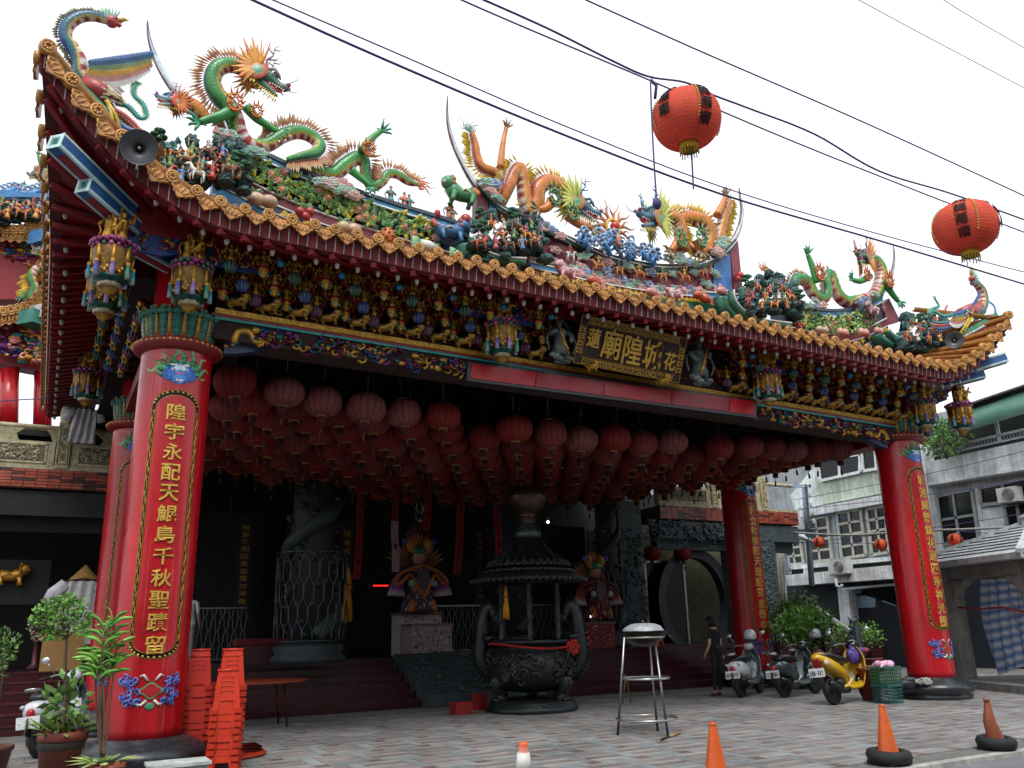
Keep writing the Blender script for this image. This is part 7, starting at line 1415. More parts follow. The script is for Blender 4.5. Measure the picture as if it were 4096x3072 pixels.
th = thing('white_cloth', 'crumpled pale rag draped over the right column base', 'cloth', (W_-.62, -.28, .3)); m = MB()
for i in range(20): m.tube(crom([(random.uniform(-.14, .14), random.uniform(-.1, .1), random.uniform(.0, .1)) for _ in range(4)], 3), random.uniform(.012, .028), 5, rc(hx('a8a8a0'), hx('90908a')))
m.build('rag', 'cloth', th)
# ================================================================ cones
def cone(p, h, cc, label, tyre=True, tilt=0, band=None, dent=False):
    th = thing('traffic_cone', label, 'traffic cone', p, 'traffic cones along the kerb'); c = hx(cc); k = h/.7; m = MB(); prof = [(.15, .05), (.14, .08), (.115, .22), (.09, .38), (.06, .55), (.04, .68), (.036, .7), (.025, .7), (.025, .66)]; sh = Matrix.Identity(4); sh[0][2] = -tilt
    m.lathe([(r*k, z*k) for r, z in prof], 24, cols=[c if not band or not (band[0] < z < band[1]) else hx('c8c8c0') for r, z in prof])
    if dent: m.v = [(x*(1 if not (z < .3*k and x > 0) else .75)+.03*sin(z*14)*k, y, z) for x, y, z in m.v]
    m.xf(sh); m.build('cone', 'plastic', th); MB().box((0, 0, .025*k), (.38*k, .38*k, .04*k), c if not tyre else hx('1a1b1c')).build('foot', 'rubber' if tyre else 'plastic', th)
    if tyre:
        m = MB(); m.lathe([(.15*k, -.05), (.2*k, -.065), (.26*k, -.05), (.28*k, 0), (.26*k, .05), (.2*k, .065), (.15*k, .05), (.14*k, 0), (.15*k, -.05)], 26, (0, 0, .1*k), hx('17181a')); m.xf(Matrix.Rotation(.06, 4, 'X')); m.build('tyre', 'rubber', th)
    if band: m = MB(); m.lathe([(.126*k, .16*k), (.086*k, .42*k)], 24, col=hx('d0d0c8')); m.lathe([(.075*k, .47*k), (.052*k, .62*k)], 24, col=hx('d0d0c8')); m.xf(sh); m.build('white_band', 'plastic', th)
    else: m = MB(); m.lathe([(.042*k, .665*k), (.038*k, .71*k), (.03*k, .71*k)], 16, col=mixc(c, (0, 0, 0), .15)); m.xf(sh); m.build('tip_ring', 'plastic', th)
c3 = WZ('L5', 715, 1645, 0); cone((c3.x, c3.y+.1, -.0), .6, 'c85a22', 'orange traffic cone standing upright in a tyre near the right kerb'); c4 = WZ('L5', 1235, 1572, 0); cone((c4.x, c4.y+.1, 0), .56, '8a4a34', 'faded brown dented traffic cone in a tyre at the right edge', tilt=.1, dent=True)
p = WY('F', 1547, 1563, -4.9); cone((p.x, -4.85, p.z-.64), .64, 'c8561f', 'plain orange traffic cone cut by the bottom edge right of the wok stand', False); p = WY('F', 1130, 1603, -5.0); cone((p.x, -5.0, p.z-.66), .66, 'd8602a', 'orange and white banded traffic cone at the bottom centre', False, band=(.15, .62))
# ================================================================ wok on its tall stand
wx, wy = 6.72, -.85; th = thing('wok_stand', 'tall steel tripod stand with two rings holding a wok', 'stand', (wx, wy, 0)); sc_ = hx('a8aaa6')
feet = [WZ('L3', 1066, 1578, 0), WZ('L3', 1345, 1592, 0), WZ('L3', 1287, 1557, 0)]; tops = [WY('L3', 1102, 1035, wy-.05), WY('L3', 1268, 1035, wy-.2), WY('L3', 1238, 1055, wy+.2)]; O = Vector((wx, wy, 0))
fc = sum(feet, Vector())/3
for f, t in zip(feet, tops): m = MB(); m.tube([f-O, t-O], .018, 8, sc_, cols=[hx('3a3634'), sc_]); m.build('leg', 'metal', th)
def ringat(y, r, cx, nm, z0): m = MB(); m.tube([(cx.x-wx+r*cos(a), cx.y-wy+r*sin(a), z0) for a in [i*2*pi/28 for i in range(29)]], .017, 7, sc_, cap=False); m.build(nm, 'metal', th)
zr1 = .22; ringat(0, .43, fc, 'lower_ring', zr1); ringat(0, .34, (fc*.45+Vector((wx, wy, 0))*.55), 'middle_ring', .76); ringat(0, .3, Vector((wx, wy, 0)), 'top_ring', 1.33)
th = thing('wok', 'blackened iron wok resting on the tall tripod stand', 'wok', (wx, wy, 1.2)); MB().lathe([(.001, .0), (.16, .02), (.28, .1), (.36, .2), (.37, .22), (.35, .22), (.27, .13), (.001, .06)], 28, col=hx('2a2420')).build('pan', 'metal', th); MB().tube([(.34, 0, .2), (.5, -.12, .08), (.55, -.18, -.05)], .014, 6, hx('2a2420')).build('handle', 'metal', th)
th = thing('foil_cover', 'crinkled silver foil dome covering the wok', 'cover', (wx, wy, 1.4)); m = MB(); n = 26; vs = []; 
for i in range(8):
    a = i/7; r = .31*cos(a*pi/2)**.7 if i < 7 else .0001; z = .13*sin(a*pi/2)
    for j in range(n): q = random.uniform(.96, 1.03); vs.append((r*q*cos(2*pi*j/n), r*q*sin(2*pi*j/n), z*q))
m.add(vs, [(i*n+j, i*n+(j+1) % n, (i+1)*n+(j+1) % n, (i+1)*n+j) for i in range(7) for j in range(n)], hx('9a9ea2'), False); m.build('foil', 'plastic', th); MB().lathe([(.02, .12), (.015, .17), (.001, .18)], 8, col=hx('5a2a22')).build('knob', 'plastic', th)
th = thing('iron_poker', 'thin iron poker with wooden handle lying by the stand foot', 'tool', WZ('L3', 1305, 1603, .02)); e = WZ('L3', 1350, 1585, .02)-WZ('L3', 1305, 1603, .02); e2 = WZ('L3', 1412, 1562, .03)-WZ('L3', 1305, 1603, .02); MB().tube([(0, 0, 0), e], .012, 6, hx('2a2624')).build('rod', 'metal', th); MB().tube([e, e2], .016, 7, hx('9a7a4a')).build('handle', 'painted', th)
th = thing('walking_stick', 'bent wooden stick leaning on the wok stand', 'stick', WZ('L3', 1092, 1405, 0)); a = WZ('L3', 1092, 1405, 0); P = [WY('L3', x, y, a.y)-a for x, y in ((1092, 1405), (1104, 1300), (1107, 1240))]; MB().tube(P, .014, 6, hx('7a5f40')).build('shaft', 'painted', th); P = [WY('L3', x, y, a.y)-a for x, y in ((1143, 1418), (1125, 1320), (1108, 1245))]; MB().tube(P, .012, 6, hx('6a5238')).build('second_leg', 'painted', th)
# ================================================================ stools
def stool_meshes(cc):
    c = hx(cc); H = .46; b, t = .155, .108; m = MB(); rb_ = MB(); c2 = mixc(c, (0, 0, 0), .12)
    for k in range(4):
        R = Matrix.Rotation(k*pi/2, 4, 'Z'); q = lambda u, z, o=0: tuple(R @ Vector((u*lerp(b, t, z/H), -(lerp(b, t, z/H)+o), z)))
        m.add([q(-1, 0), q(-.62, 0), q(-.5, .13), q(.5, .13), q(.62, 0), q(1, 0), q(1, H), q(-1, H)], [(0, 1, 2, 7), (2, 3, 6, 7), (3, 4, 5, 6)], c, False)
        m.add([q(-1, 0, -.005), q(-.62, 0, -.005), q(-.5, .13, -.005), q(.5, .13, -.005), q(.62, 0, -.005), q(1, 0, -.005), q(1, H, -.005), q(-1, H, -.005)], [(7, 2, 1, 0), (7, 6, 3, 2), (6, 5, 4, 3)], c2, False)
        m.add([q(-1, 0), q(-.62, 0), q(-.5, .13), q(.5, .13), q(.62, 0), q(1, 0)]+[q(-1, 0, -.005), q(-.62, 0, -.005), q(-.5, .13, -.005), q(.5, .13, -.005), q(.62, 0, -.005), q(1, 0, -.005)], [(i, i+1, 7+i, 6+i) for i in range(5)], c2, False)
        for z in (0.02,): m.beam(q(-1.06, z, .01), q(-.6, z, .01), .03, .05, c2); m.beam(q(.6, z, .01), q(1.06, z, .01), .03, .05, c2)
        for j in range(4): rb_.tube([q(-.55, .21+.052*j, .001), q(-.45, .235+.052*j, .002), q(.45, .235+.052*j, .002), q(.55, .21+.052*j, .001)], .005, 4, mixc(c, (0, 0, 0), .3))
    s = MB(); s.box((0, 0, H), (.23, .23, .02), c); s.tube([(x, y, H) for x, y in ((-.11, -.11), (.11, -.11), (.11, .11), (-.11, .11), (-.11, -.11))], .012, 6, c); s.tube([(.06*cos(a), .06*sin(a), H+.011) for a in [i*pi/8 for i in range(17)]], .005, 4, c2)
    return m.mesh('plastic_stool', 'plastic'), s.mesh('seat', 'plastic'), rb_.mesh('panel_ribs', 'plastic')
SM = [stool_meshes('c03218'), stool_meshes('b02a1c')]
def stack(x, y, n, rz, nm, mi=0, dz=.073):
    for i in range(n):
        a, b, r_ = SM[mi]; o = link('plastic_stool', a, None, (x+random.uniform(-.006, .006), y+random.uniform(-.006, .006), i*dz), (0, 0, rz+random.uniform(-.03, .03)))
        lab = f'orange red plastic stool on top of {nm}' if i == n-1 else f'orange red plastic stool, {ordw[i]} from the ground in {nm}'
        tag(o, lab, 'stool', 'stools in '+nm); link('seat', b, o)
        if i == n-1: link('panel_ribs', r_, o)
stack(.8, -.66, 10, -.18, 'the front stack beside the left column'); stack(.92, -.2, 13, -.1, 'the tallest stack behind the front one'); stack(.62, .2, 13, -.2, 'the stack beside the tallest one', 1); stack(.42, .62, 12, -.1, 'the rear stack by the column', 1)
for x, y, lb in ((13.3, 7.35, 'red plastic stool standing on the platform beside the metal guard'), (11.0, 7.4, 'red plastic stool on the platform behind the wok')):
    a, b, r_ = SM[0]; o = link('plastic_stool', a, None, (x, y, .935), (0, 0, .3)); tag(o, lb, 'stool'); link('seat', b, o)
m = char_mb('隍', .05, .05, GLD[1], .016, .2)
# folding round table and folded table tops
tl, tr_ = WZ('L2', 125, 1650, 0), WZ('L2', 380, 1655, 0); tx, ty = 2.2, 3.95; th = thing('round_table', 'round orange topped folding table standing before the steps', 'table', (tx, ty, 0)); MB().lathe([(.001, .72), (.78, .72), (.79, .735), (.78, .75), (.001, .755)], 32, col=hx('8f3a20')).build('table_top', 'plastic', th)
for sx in (-1, 1):
    m = MB(); c = hx('5a1a20'); m.tube([(sx*.42, -.3, 0), (sx*.34, -.28, .72)], .014, 6, c); m.tube([(sx*.42, .3, 0), (sx*.34, .28, .72)], .014, 6, c); m.tube([(sx*.4, -.3, .2), (sx*.4, .3, .2)], .01, 6, c); m.build('leg_frame', 'metal', th)
MB().tube([(-.4, 0, .2), (.4, 0, .2)], .01, 6, hx('5a1a20')).build('stretcher', 'metal', th)
fo = WZ('L1', 1395, 1590, 0); th = thing('folded_tables', 'round orange folding table laid flat with maroon legs folded up', 'table', (fo.x-.25, fo.y+.1, 0)); MB().lathe([(.001, .01), (.5, .01), (.52, .03), (.5, .05), (.001, .05)], 30, col=hx('a8361c')).build('table_top', 'plastic', th); m = MB()
for i in range(9): m.tube([(-.3, -.3+.07*i, .07+.03*(i % 3)), (.42, -.25+.06*i, .08+.03*(i % 2))], .016, 6, hx('5a1420'))
m.build('folded_legs', 'metal', th)
p = WY('L1', 1010, 1640, -1.6); th = thing('stone_bench', 'pale concrete block top cut by the bottom edge beside the column base', 'block', (p.x, -1.55, 0)); MB().box((0, 0, p.z/2), (.55, .35, p.z), hx('9aa09c')).build('block', 'concrete', th); MB().box((0, 0, p.z+.01), (.6, .4, .03), hx('a8aeaa')).build('top', 'concrete', th)
# ================================================================ people
def person_mesh(joints, edges, name, colf, sub=2, root=0):
    me = bpy.data.meshes.new(name); me.from_pydata([j[0] for j in joints], edges, []); o = bpy.data.objects.new(name, me); COL.objects.link(o); md = o.modifiers.new('s', 'SKIN'); sv = me.skin_vertices[0].data
    for i, j in enumerate(joints): sv[i].radius = j[1] if hasattr(j[1], '__len__') else (j[1], j[1]); sv[i].use_root = (i == root)
    ss = o.modifiers.new('u', 'SUBSURF'); ss.levels = sub; ss.render_levels = sub
    PEND.append((o, colf, name)); return o
PEND = []
def finish_people():
    dg = bpy.context.evaluated_depsgraph_get()
    for o, colf, name in PEND:
        me = bpy.data.meshes.new_from_object(o.evaluated_get(dg)); old = o.data; o.modifiers.clear(); o.data = me; ca = me.color_attributes.new('Col', 'FLOAT_COLOR', 'POINT'); fl = []
        for v in me.vertices: fl += [*colf(v.co), 1]
        ca.data.foreach_set('color', fl); me.materials.clear(); me.materials.append(MT['cloth']); me.polygons.foreach_set('use_smooth', [True]*len(me.polygons))
SK = hx('b98a70')
def hand(base, d, nrm, joints, edges, wrist):
    """palm and five fingers hung from the wrist joint"""
    d, nrm = Vector(d).normalized(), Vector(nrm).normalized(); r = d.cross(nrm); b = Vector(base); pi_ = len(joints); joints.append((tuple(b+d*.05), (.026, .016))); edges.append((wrist, pi_))
    for k, L in ((-1.5, .055), (-.5, .07), (.5, .075), (1.5, .065)):
        i = len(joints); joints.append((tuple(b+d*.085+r*k*.014), .0085)); joints.append((tuple(b+d*(.085+L*.55)+r*k*.015-nrm*.006), .008)); joints.append((tuple(b+d*(.085+L)+r*k*.015-nrm*.02), .006)); edges += [(pi_, i), (i, i+1), (i+1, i+2)]
    i = len(joints); joints.append((tuple(b+d*.04+r*.03), .0095)); joints.append((tuple(b+d*.075+r*.048-nrm*.008), .008)); edges += [(pi_, i), (i, i+1)]
def stand_person(loc, H, rz, colf, label, hairc, bow=.0):
    k = H/1.65; J = []; E = []
    def j(p, r): J.append((p, r)); return len(J)-1
    pel = j((0, 0, .92), (.13, .1)); wa = j((0, .0, 1.06), (.105, .085)); ch = j((0, -.01, 1.24), (.14, .1)); sh = j((0, -.005, 1.36), (.1, .07)); nk = j((0, .015, 1.43), .045); hd0 = j((0, .02+bow*.3, 1.5), .075); hd1 = j((0, .025+bow*.5, 1.58), .085); hd2 = j((0, .02+bow*.5, 1.64), .05); E += [(pel, wa), (wa, ch), (ch, sh), (sh, nk), (nk, hd0), (hd0, hd1), (hd1, hd2)]
    for s in (-1, 1):
        h = j((s*.085, 0, .86), (.085, .085)); kn = j((s*.09, -.01, .48), (.055, .06)); an = j((s*.095, .02, .1), .04); ft = j((s*.1, -.0, .04), (.04, .035)); to = j((s*.105, .13, .03), (.035, .025)); E += [(pel, h), (h, kn), (kn, an), (an, ft), (ft, to)]
        so = j((s*.165, 0, 1.345), .05); el = j((s*.215, -.02, 1.08), .037); wr = j((s*.2, .1, .9), .026); E += [(sh, so), (so, el), (el, wr)]; hand(J[wr][0], (-s*.1, .45, -.6), (s*.8, .3, 0), J, E, wr)
    th = thing('person', label, 'person', loc, None, rz); o = person_mesh(J, E, 'body', colf); o.parent = th; o.scale = (k,)*3
    m = MB(); m.ell((0, .01+bow*.4, 1.58), (.1, .11, .115), hairc, 14, 10); m.lathe([(.085, 1.6), (.1, 1.53), (.095, 1.47), (.05, 1.45)], 14, (0, -.01+bow*.3, 0), hairc)
    for i in range(40): a = random.uniform(pi*.95, pi*2.05); m.tube([(.07*cos(a), .01+.07*sin(a)+bow*.4, 1.66), (.1*cos(a), .0+.1*sin(a)+bow*.4, 1.56), (.095*cos(a), .0+.095*sin(a)+bow*.3, random.uniform(1.43, 1.47))], [.006, .009, .003], 4, hairc)
    m.xf(Matrix.Scale(k, 4)); m.build('hair', 'cloth', th)
    m = MB()
    for s in (-1, 1): m.ell((s*.03, .09+bow*.5, 1.575), (.014, .008, .008), hx('e0ddd8'), 6, 4); m.ell((s*.03, .098+bow*.5, 1.575), (.006, .004, .007), hx('1a1412'), 5, 4); m.ell((s*.085, .02+bow*.5, 1.56), (.012, .02, .03), SK, 6, 5)
    m.ell((0, .11+bow*.5, 1.545), (.013, .02, .022), SK, 6, 5); m.ell((0, .1+bow*.5, 1.505), (.025, .008, .008), hx('9a4a44'), 6, 4); m.xf(Matrix.Scale(k, 4)); m.build('face', 'painted', th); return th
def col_black(v):
    z = v.z
    if z > 1.405: return SK
    if abs(v.x) > .17 and z < 1.2 and v.y > -.06: return SK
    if z < .075: return hx('4a2a34')
    if z < .13: return SK
    return hx('101114') if z < 1.0 else hx('15171a')
pp = WZ('L3', 1625, 1362, 0); W1 = stand_person((pp.x, pp.y, 0), 1.62, .25, col_black, 'woman in black overalls seen from behind, head bowed, beside the white scooter', hx('0c0b0c'), .1)
m = MB(); kk = 1.62/1.65
for s in (-1, 1): m.tube([(s*.06, -.11, 1.02), (-s*.0, -.125, 1.2), (-s*.08, -.09, 1.36)], .014, 5, hx('1c1e22'), flat=.5); m.ell((s*.07, -.12, 1.03), .014, hx('9a9c9e'), 6, 4)
m.box((0, -.11, .97), (.24, .03, .12), hx('121316')); m.xf(Matrix.Scale(kk, 4)); m.build('overall_straps', 'cloth', W1)
MB().box((.1*kk, -.14, .8), (.03, .012, .07), hx('a89a80')).build('key_tag', 'plastic', W1)
def col_white(v):
    z = v.z
    if z > 1.405 or (abs(v.x) > .19 and z < 1.12): return SK
    return hx('c8c8c6') if z > .86 else (hx('8a8c90') if z > .1 else hx('2a2a2c'))
pw = WY('L1', 1085, 1030, 6.9); stand_person((pw.x, 7.6, .93), 1.5, -.6, col_white, 'person in a white shirt half hidden behind the left front column', hx('15120f'))
# seated person behind the glass door
J = []; E = []
def j(p, r): J.append((p, r)); return len(J)-1
pe = j((0, 0, .5), (.15, .12)); wa = j((0, -.02, .68), (.13, .1)); ch = j((0, .02, .88), (.15, .1)); sh = j((0, .03, .99), .08); nk = j((0, .05, 1.06), .045); h0 = j((0, .07, 1.13), .075); h1 = j((0, .08, 1.22), .08); E += [(pe, wa), (wa, ch), (ch, sh), (sh, nk), (nk, h0), (h0, h1)]
for s in (-1, 1):
    kn = j((s*.12, .42, .5), .07); an = j((s*.12, .4, .1), .045); to = j((s*.12, .55, .05), .035); E += [(pe, kn), (kn, an), (an, to)]; so = j((s*.17, .03, .97), .05); el = j((s*.22, .1, .74), .04); wr = j((s*.14, .32, .62), .03); E += [(sh, so), (so, el), (el, wr)]; hand(J[wr][0], (-s*.2, .6, -.1), (0, 0, 1), J, E, wr)
th = thing('person', 'seated person in dark clothes in the shade behind the glass door', 'person', (15.35, 9.6, .93), None, 2.4); o = person_mesh(J, E, 'body', lambda v: SK if v.z > 1.05 or (v.y > .28 and v.z > .57) or (v.z < .4 and v.z > .12) else hx('3a3a40')); o.parent = th
MB().ell((0, .06, 1.24), (.095, .1, .09), hx('2a2626'), 12, 8).build('hair', 'cloth', th)
m = MB(); [m.ell((s*.03, .155, 1.2), .01, hx('1a1412'), 5, 4) for s in (-1, 1)]; m.ell((0, .17, 1.17), .014, SK, 6, 5); m.build('face', 'painted', th)
th = thing('stool_seat', 'dark low stool under the seated person behind the glass', 'stool', (15.35, 9.6, .93)); MB().box((0, 0, .36), (.4, .4, .05), hx('3a2a24')).build('seat', 'painted', th); [MB().box((sx*.17, sy*.17, .17), (.04, .04, .34), hx('3a2a24')).build('leg', 'painted', th) for sx in (-1, 1) for sy in (-1, 1)]
finish_people()
# ================================================================ plants
def leafy(m, c, r, n, L, w, cols, up_=.3):
    for i in range(n):
        v = Vector((random.gauss(0, 1), random.gauss(0, 1), random.gauss(0, 1))).normalized(); q = random.random()**.45; p = Vector(c)+Vector((v.x*r[0], v.y*r[1], v.z*r[2]))*q; d = (v+Vector((random.uniform(-.6, .6), random.uniform(-.6, .6), up_+random.uniform(-.5, .4)))).normalized(); nn = d.cross(Vector((random.uniform(-1, 1), random.uniform(-1, 1), .3)))
        if nn.length < .1: continue
        cc = rc(*cols); m.blade(p, d, nn.cross(d)+Vector((0, 0, .01)), L*random.uniform(.7, 1.25), w*random.uniform(.8, 1.2), cc, mixc(cc, hx('a8c060'), .25), t=.08, bend=random.uniform(-.25, .1))
def pot(p, r, h, cc, par): MB().lathe([(r*.72, 0), (r*.95, h*.85), (r*1.05, h*.86), (r*1.05, h), (r*.93, h), (r*.9, h*.9), (.001, h*.88)], 24, p, col=hx(cc)).build('pot', 'stone', par)
LG = [hx('356428'), hx('477a30'), hx('2a5020'), hx('588a38')]; LG2 = [hx('5a9a34'), hx('6fac40'), hx('48842c'), hx('8abc58')]
YP = -1.0
pa = WY('L1', 355, 1450, YP); th = thing('potted_tree', 'round crowned small tree in a brown pot at the left front', 'potted plant', (pa.x, YP, 0), 'potted plants by the left column'); O = Vector((pa.x, YP, 0)); pot((0, 0, 0), .22, pa.z, '6a2f22', th); MB().lathe([(.212, pa.z*.72), (.222, pa.z*.74), (.222, pa.z*.84), (.215, pa.z*.86)], 24, col=hx('221a18')).build('pot_band', 'stone', th)
P = [WY('L1', x, y, YP)-O for x, y in ((360, 1440), (372, 1250), (368, 1050), (375, 930), (350, 840))]; m = MB(); m.tube(crom([tuple(q) for q in P], 4), [.022-.0007*i for i in range(17)], 7, hx('5a4636'))
for x, y in ((250, 800), (300, 740), (420, 760), (460, 860), (280, 900), (350, 700)): q = WY('L1', x, y, YP+random.uniform(-.15, .15))-O; m.tube([P[3], P[3].lerp(q, .5)+Vector((0, 0, .03)), q], [.012, .008, .003], 5, hx('5a4636'))
m.build('trunk', 'painted', th); m = MB()
for x, y, r in ((350, 790, .2), (250, 830, .13), (440, 820, .15), (300, 730, .12), (420, 740, .12), (330, 900, .1), (260, 910, .07), (470, 880, .08), (240, 770, .07), (380, 700, .07)): leafy(m, WY('L1', x, y, YP+random.uniform(-.12, .12))-O, (r, r, r*.6), int(800*r), .05, .018, LG2+LG)
m.build('crown', 'leaf', th)
m = MB()
for i in range(44): a = random.uniform(0, 6.28); r = random.uniform(.02, .14); b = Vector((r*cos(a), r*sin(a), pa.z*.9)); d = Vector((cos(a)*.9, sin(a)*.9, random.uniform(.3, 1.4))); L = random.uniform(.18, .36); m.blade(b+d*.08, d, (0, 0, 1), L, .03, rc(*LG, hx('6a8a3a')), hx('86a84a'), t=.1, bend=-.3)
leafy(m, (0, 0, pa.z+.28), (.2, .2, .26), 90, .13, .03, LG); m.build('underplanting', 'leaf', th)
pc = WY('L1', 590, 1640, -1.25); th = thing('potted_cane_plant', 'tall cane plant with strappy bright leaves in a clay pot before the left column', 'potted plant', (pc.x, -1.25, 0), 'potted plants by the left column'); O = Vector((pc.x, -1.25, 0)); pot((0, 0, 0), .2, max(.1, pc.z), '8a4a34', th); m = MB(); lv = MB()
for (x0, y0), (x1, y1), (x2, y2) in (((580, 1600), (570, 1330), (600, 1000)), ((585, 1600), (590, 1300), (560, 1060)), ((575, 1590), (600, 1250), (640, 1050)), ((590, 1600), (625, 1280), (660, 960)), ((570, 1590), (545, 1300), (540, 1060)), ((580, 1600), (585, 1200), (640, 840)), ((575, 1600), (560, 1250), (590, 880))):
    P = [WY('L1', x, y, -1.25+random.uniform(-.1, .1))-O for x, y in ((x0, y0), (x1, y1), (x2, y2))]; m.tube(crom([tuple(q) for q in P], 5), [.013-.0004*i for i in range(11)], 6, hx('5f4a3c'))
    for i in range(15): a = random.uniform(0, 6.28); b = P[2]+Vector((0, 0, -.18+.2*i/15)); d = Vector((cos(a), sin(a)*.7, random.uniform(.5, 2.4))); L = random.uniform(.13, .25); c = rc(*LG2); Q = [b, b+d.normalized()*L*.5, b+d.normalized()*L*.85+Vector((cos(a)*.04, 0, -.03)), b+d.normalized()*L+Vector((cos(a)*.07, sin(a)*.05, -.05))]; lv.tube(crom([tuple(q) for q in Q], 2), [.006, .016, .02, .019, .014, .008, .002], 4, c, flat=.2)
m.build('canes', 'painted', th)
for i in range(26): a = random.uniform(0, 6.28); b = Vector((.1*cos(a), .1*sin(a), pc.z+.02)); lv.blade(b, (cos(a), sin(a), random.uniform(.2, 1)), (0, 0, 1), random.uniform(.18, .32), .035, rc(*LG2), hx('c8c88a'), t=.1, bend=-.3)
lv.build('leaves', 'leaf', th)
pb = WY('L1', 30, 980, .6); th = thing('garden_bush', 'dark leafy bush cut by the left edge of the picture', 'plant', (pb.x, .6, 0), 'potted plants by the left column'); pot((0, 0, 0), .22, .35, '5a3426', th); MB().tube([(0, 0, .3), (.02, 0, pb.z*.7), (0, 0, pb.z)], .02, 6, hx('4a3a2c')).build('stem', 'painted', th); m = MB(); leafy(m, (-.08, 0, pb.z), (.24, .24, .22), 330, .06, .02, LG); leafy(m, (-.15, 0, pb.z-.25), (.2, .2, .2), 140, .06, .02, LG); m.build('crown', 'leaf', th)
def bush(z, x, y, Y, r, n, L, w, cols, label, potc='6a3626', ph=.4):
    c = WY(z, x, y, Y); th = thing('potted_shrub', label, 'plant', (c.x, Y, 0), 'potted shrubs behind the scooters'); pot((0, 0, 0), r[0]*.6, ph, potc, th); m = MB()
    for i in range(6): a = i; m.tube([(0, 0, ph*.8), (r[0]*.3*cos(a), r[1]*.3*sin(a), c.z*.8), (r[0]*.6*cos(a), r[1]*.6*sin(a), c.z+r[2]*.4)], [.02, .014, .005], 5, hx('4a3a2c'))
    m.build('stems', 'painted', th); m = MB()
    for i in range(7): a = i*2.4; q = .6*sqrt(i/7); leafy(m, (r[0]*q*cos(a), r[1]*q*sin(a), c.z+r[2]*random.uniform(-.3, .4)), (r[0]*.5, r[1]*.5, r[2]*.5), n//7, L, w, cols)
    m.build('foliage', 'leaf', th)
bush('L6', 700, 110, 4.9, (.75, .5, .65), 900, .09, .03, LG, 'dark green shrub highest behind the right rear column'); bush('L6', 710, 290, 3.9, (.62, .5, .55), 700, .17, .04, LG2, 'bright yellow green shrub behind the dark teal scooter'); bush('L6', 960, 330, 3.6, (.45, .4, .65), 520, .15, .035, LG2+LG, 'green shrub behind the yellow scooter'); bush('L6', 1400, 360, 6.4, (.55, .5, .55), 700, .06, .022, LG2, 'small clipped shrub by the stone stair post'); bush('L6', 480, 200, 5.6, (.4, .4, .6), 300, .09, .03, LG, 'sparse dark shrub touching the right rear column'); bush('L6', 1130, 320, 6.0, (.3, .3, .3), 200, .07, .025, LG2, 'low light green shrub under the stair rail'); bush('L5', 1000, 985, 9.0, (1.2, .5, .3), 400, .09, .03, LG2, 'pale green shrub seen behind the grey kiosk pillar')
for (xa, ya), (xb, yb), cc, lb in (((1040, 450), (1058, 285), 'a8704a', 'brown broom handle leaning behind the yellow scooter'), ((1160, 440), (1082, 288), 'b02a20', 'bright red pole leaning behind the yellow scooter')):
    a, b = WY('L6', xa, ya, 3.4), WY('L6', xb, yb, 3.6); th = thing('pole', lb, 'pole', a); MB().tube([(0, 0, 0), b-a], .022, 7, hx(cc)).build('shaft', 'plastic', th); MB().tube([(0, 0, 0), (a-b)*.9], .022, 7, hx(cc)).build('lower_shaft', 'plastic', th)
# white scooter behind the left plants
scooter('white scooter mostly hidden behind the plants left of the column', (-1.0, 2.25, 0), (-.5, 3.3, 0), ('c8ccd0', '3a3c3e'), '---', 'retro')
# things in the shade under the left balcony
p = WZ('L1', 340, 1110, .93); th = thing('cardboard_sheet', 'tan cardboard sheet leaning on the platform behind the small tree', 'board', (p.x, p.y+.1, .93)); m = MB(); m.box((0, 0, .35), (.7, .03, .7), hx('8a6a3c')); m.xf(Matrix.Rotation(-.12, 4, 'X')); m.build('sheet', 'cloth', th); MB().box((0, .03, .84), (.86, .02, .03), hx('6a5030')).build('folded_edge', 'cloth', th)
for z, x, y0, y1, Y, lb in (('L1', 470, 600, 960, 7.8, 'white cloth hanging in the shade behind the left column'), ('M4', 630, 250, 505, 7.6, 'white shirt hanging on the left balcony rail')):
    a, b = WY(z, x, y0, Y), WY(z, x, y1, Y); H = a.z-b.z; th = thing('hanging_shirt', lb, 'shirt', a); m = MB(); w = H*.32; rows = 9; n = 13
    vs = [(((jj/(n-1))-.5)*2*w*(.85+.25*ii/rows), .04*sin(jj*1.9+ii*.4)+dy, -H*ii/rows) for dy in (0, .02) for ii in range(rows+1) for jj in range(n)]; N = (rows+1)*n; fs = [(i*n+q_, i*n+q_+1, (i+1)*n+q_+1, (i+1)*n+q_) for i in range(rows) for q_ in range(n-1)]; m.add(vs, [f[::-1] for f in fs]+[tuple(N+v for v in f) for f in fs], hx('b8b8ba')); m.build('shirt_body', 'cloth', th)
    for s in (-1, 1): MB().tube([(s*w*.75, 0, -H*.05), (s*w*1.25, 0, -H*.2), (s*w*1.4, 0, -H*.36)], [H*.1, H*.11, H*.12], 9, hx('b4b4b8'), flat=.4).build('sleeve', 'cloth', th)
    MB().tube([(-w*.8, 0, -.02), (0, 0, .06), (w*.8, 0, -.02)], .012, 5, hx('3a3a3c')).build('hanger', 'metal', th)
p = WY('M4', 70, 1560, 9.0); th = thing('gilt_carving', 'gilded animal carving glowing in the dark under the left balcony', 'carving', p); m = beast(GLD[0], GLD[1], GLD[2]); m.xf(Matrix.Scale(.62, 4)); m.build('animal', 'gilt', th); MB().box((0, .15, .1), (1.4, .06, .9), hx('14100c')).build('backboard', 'painted', th)
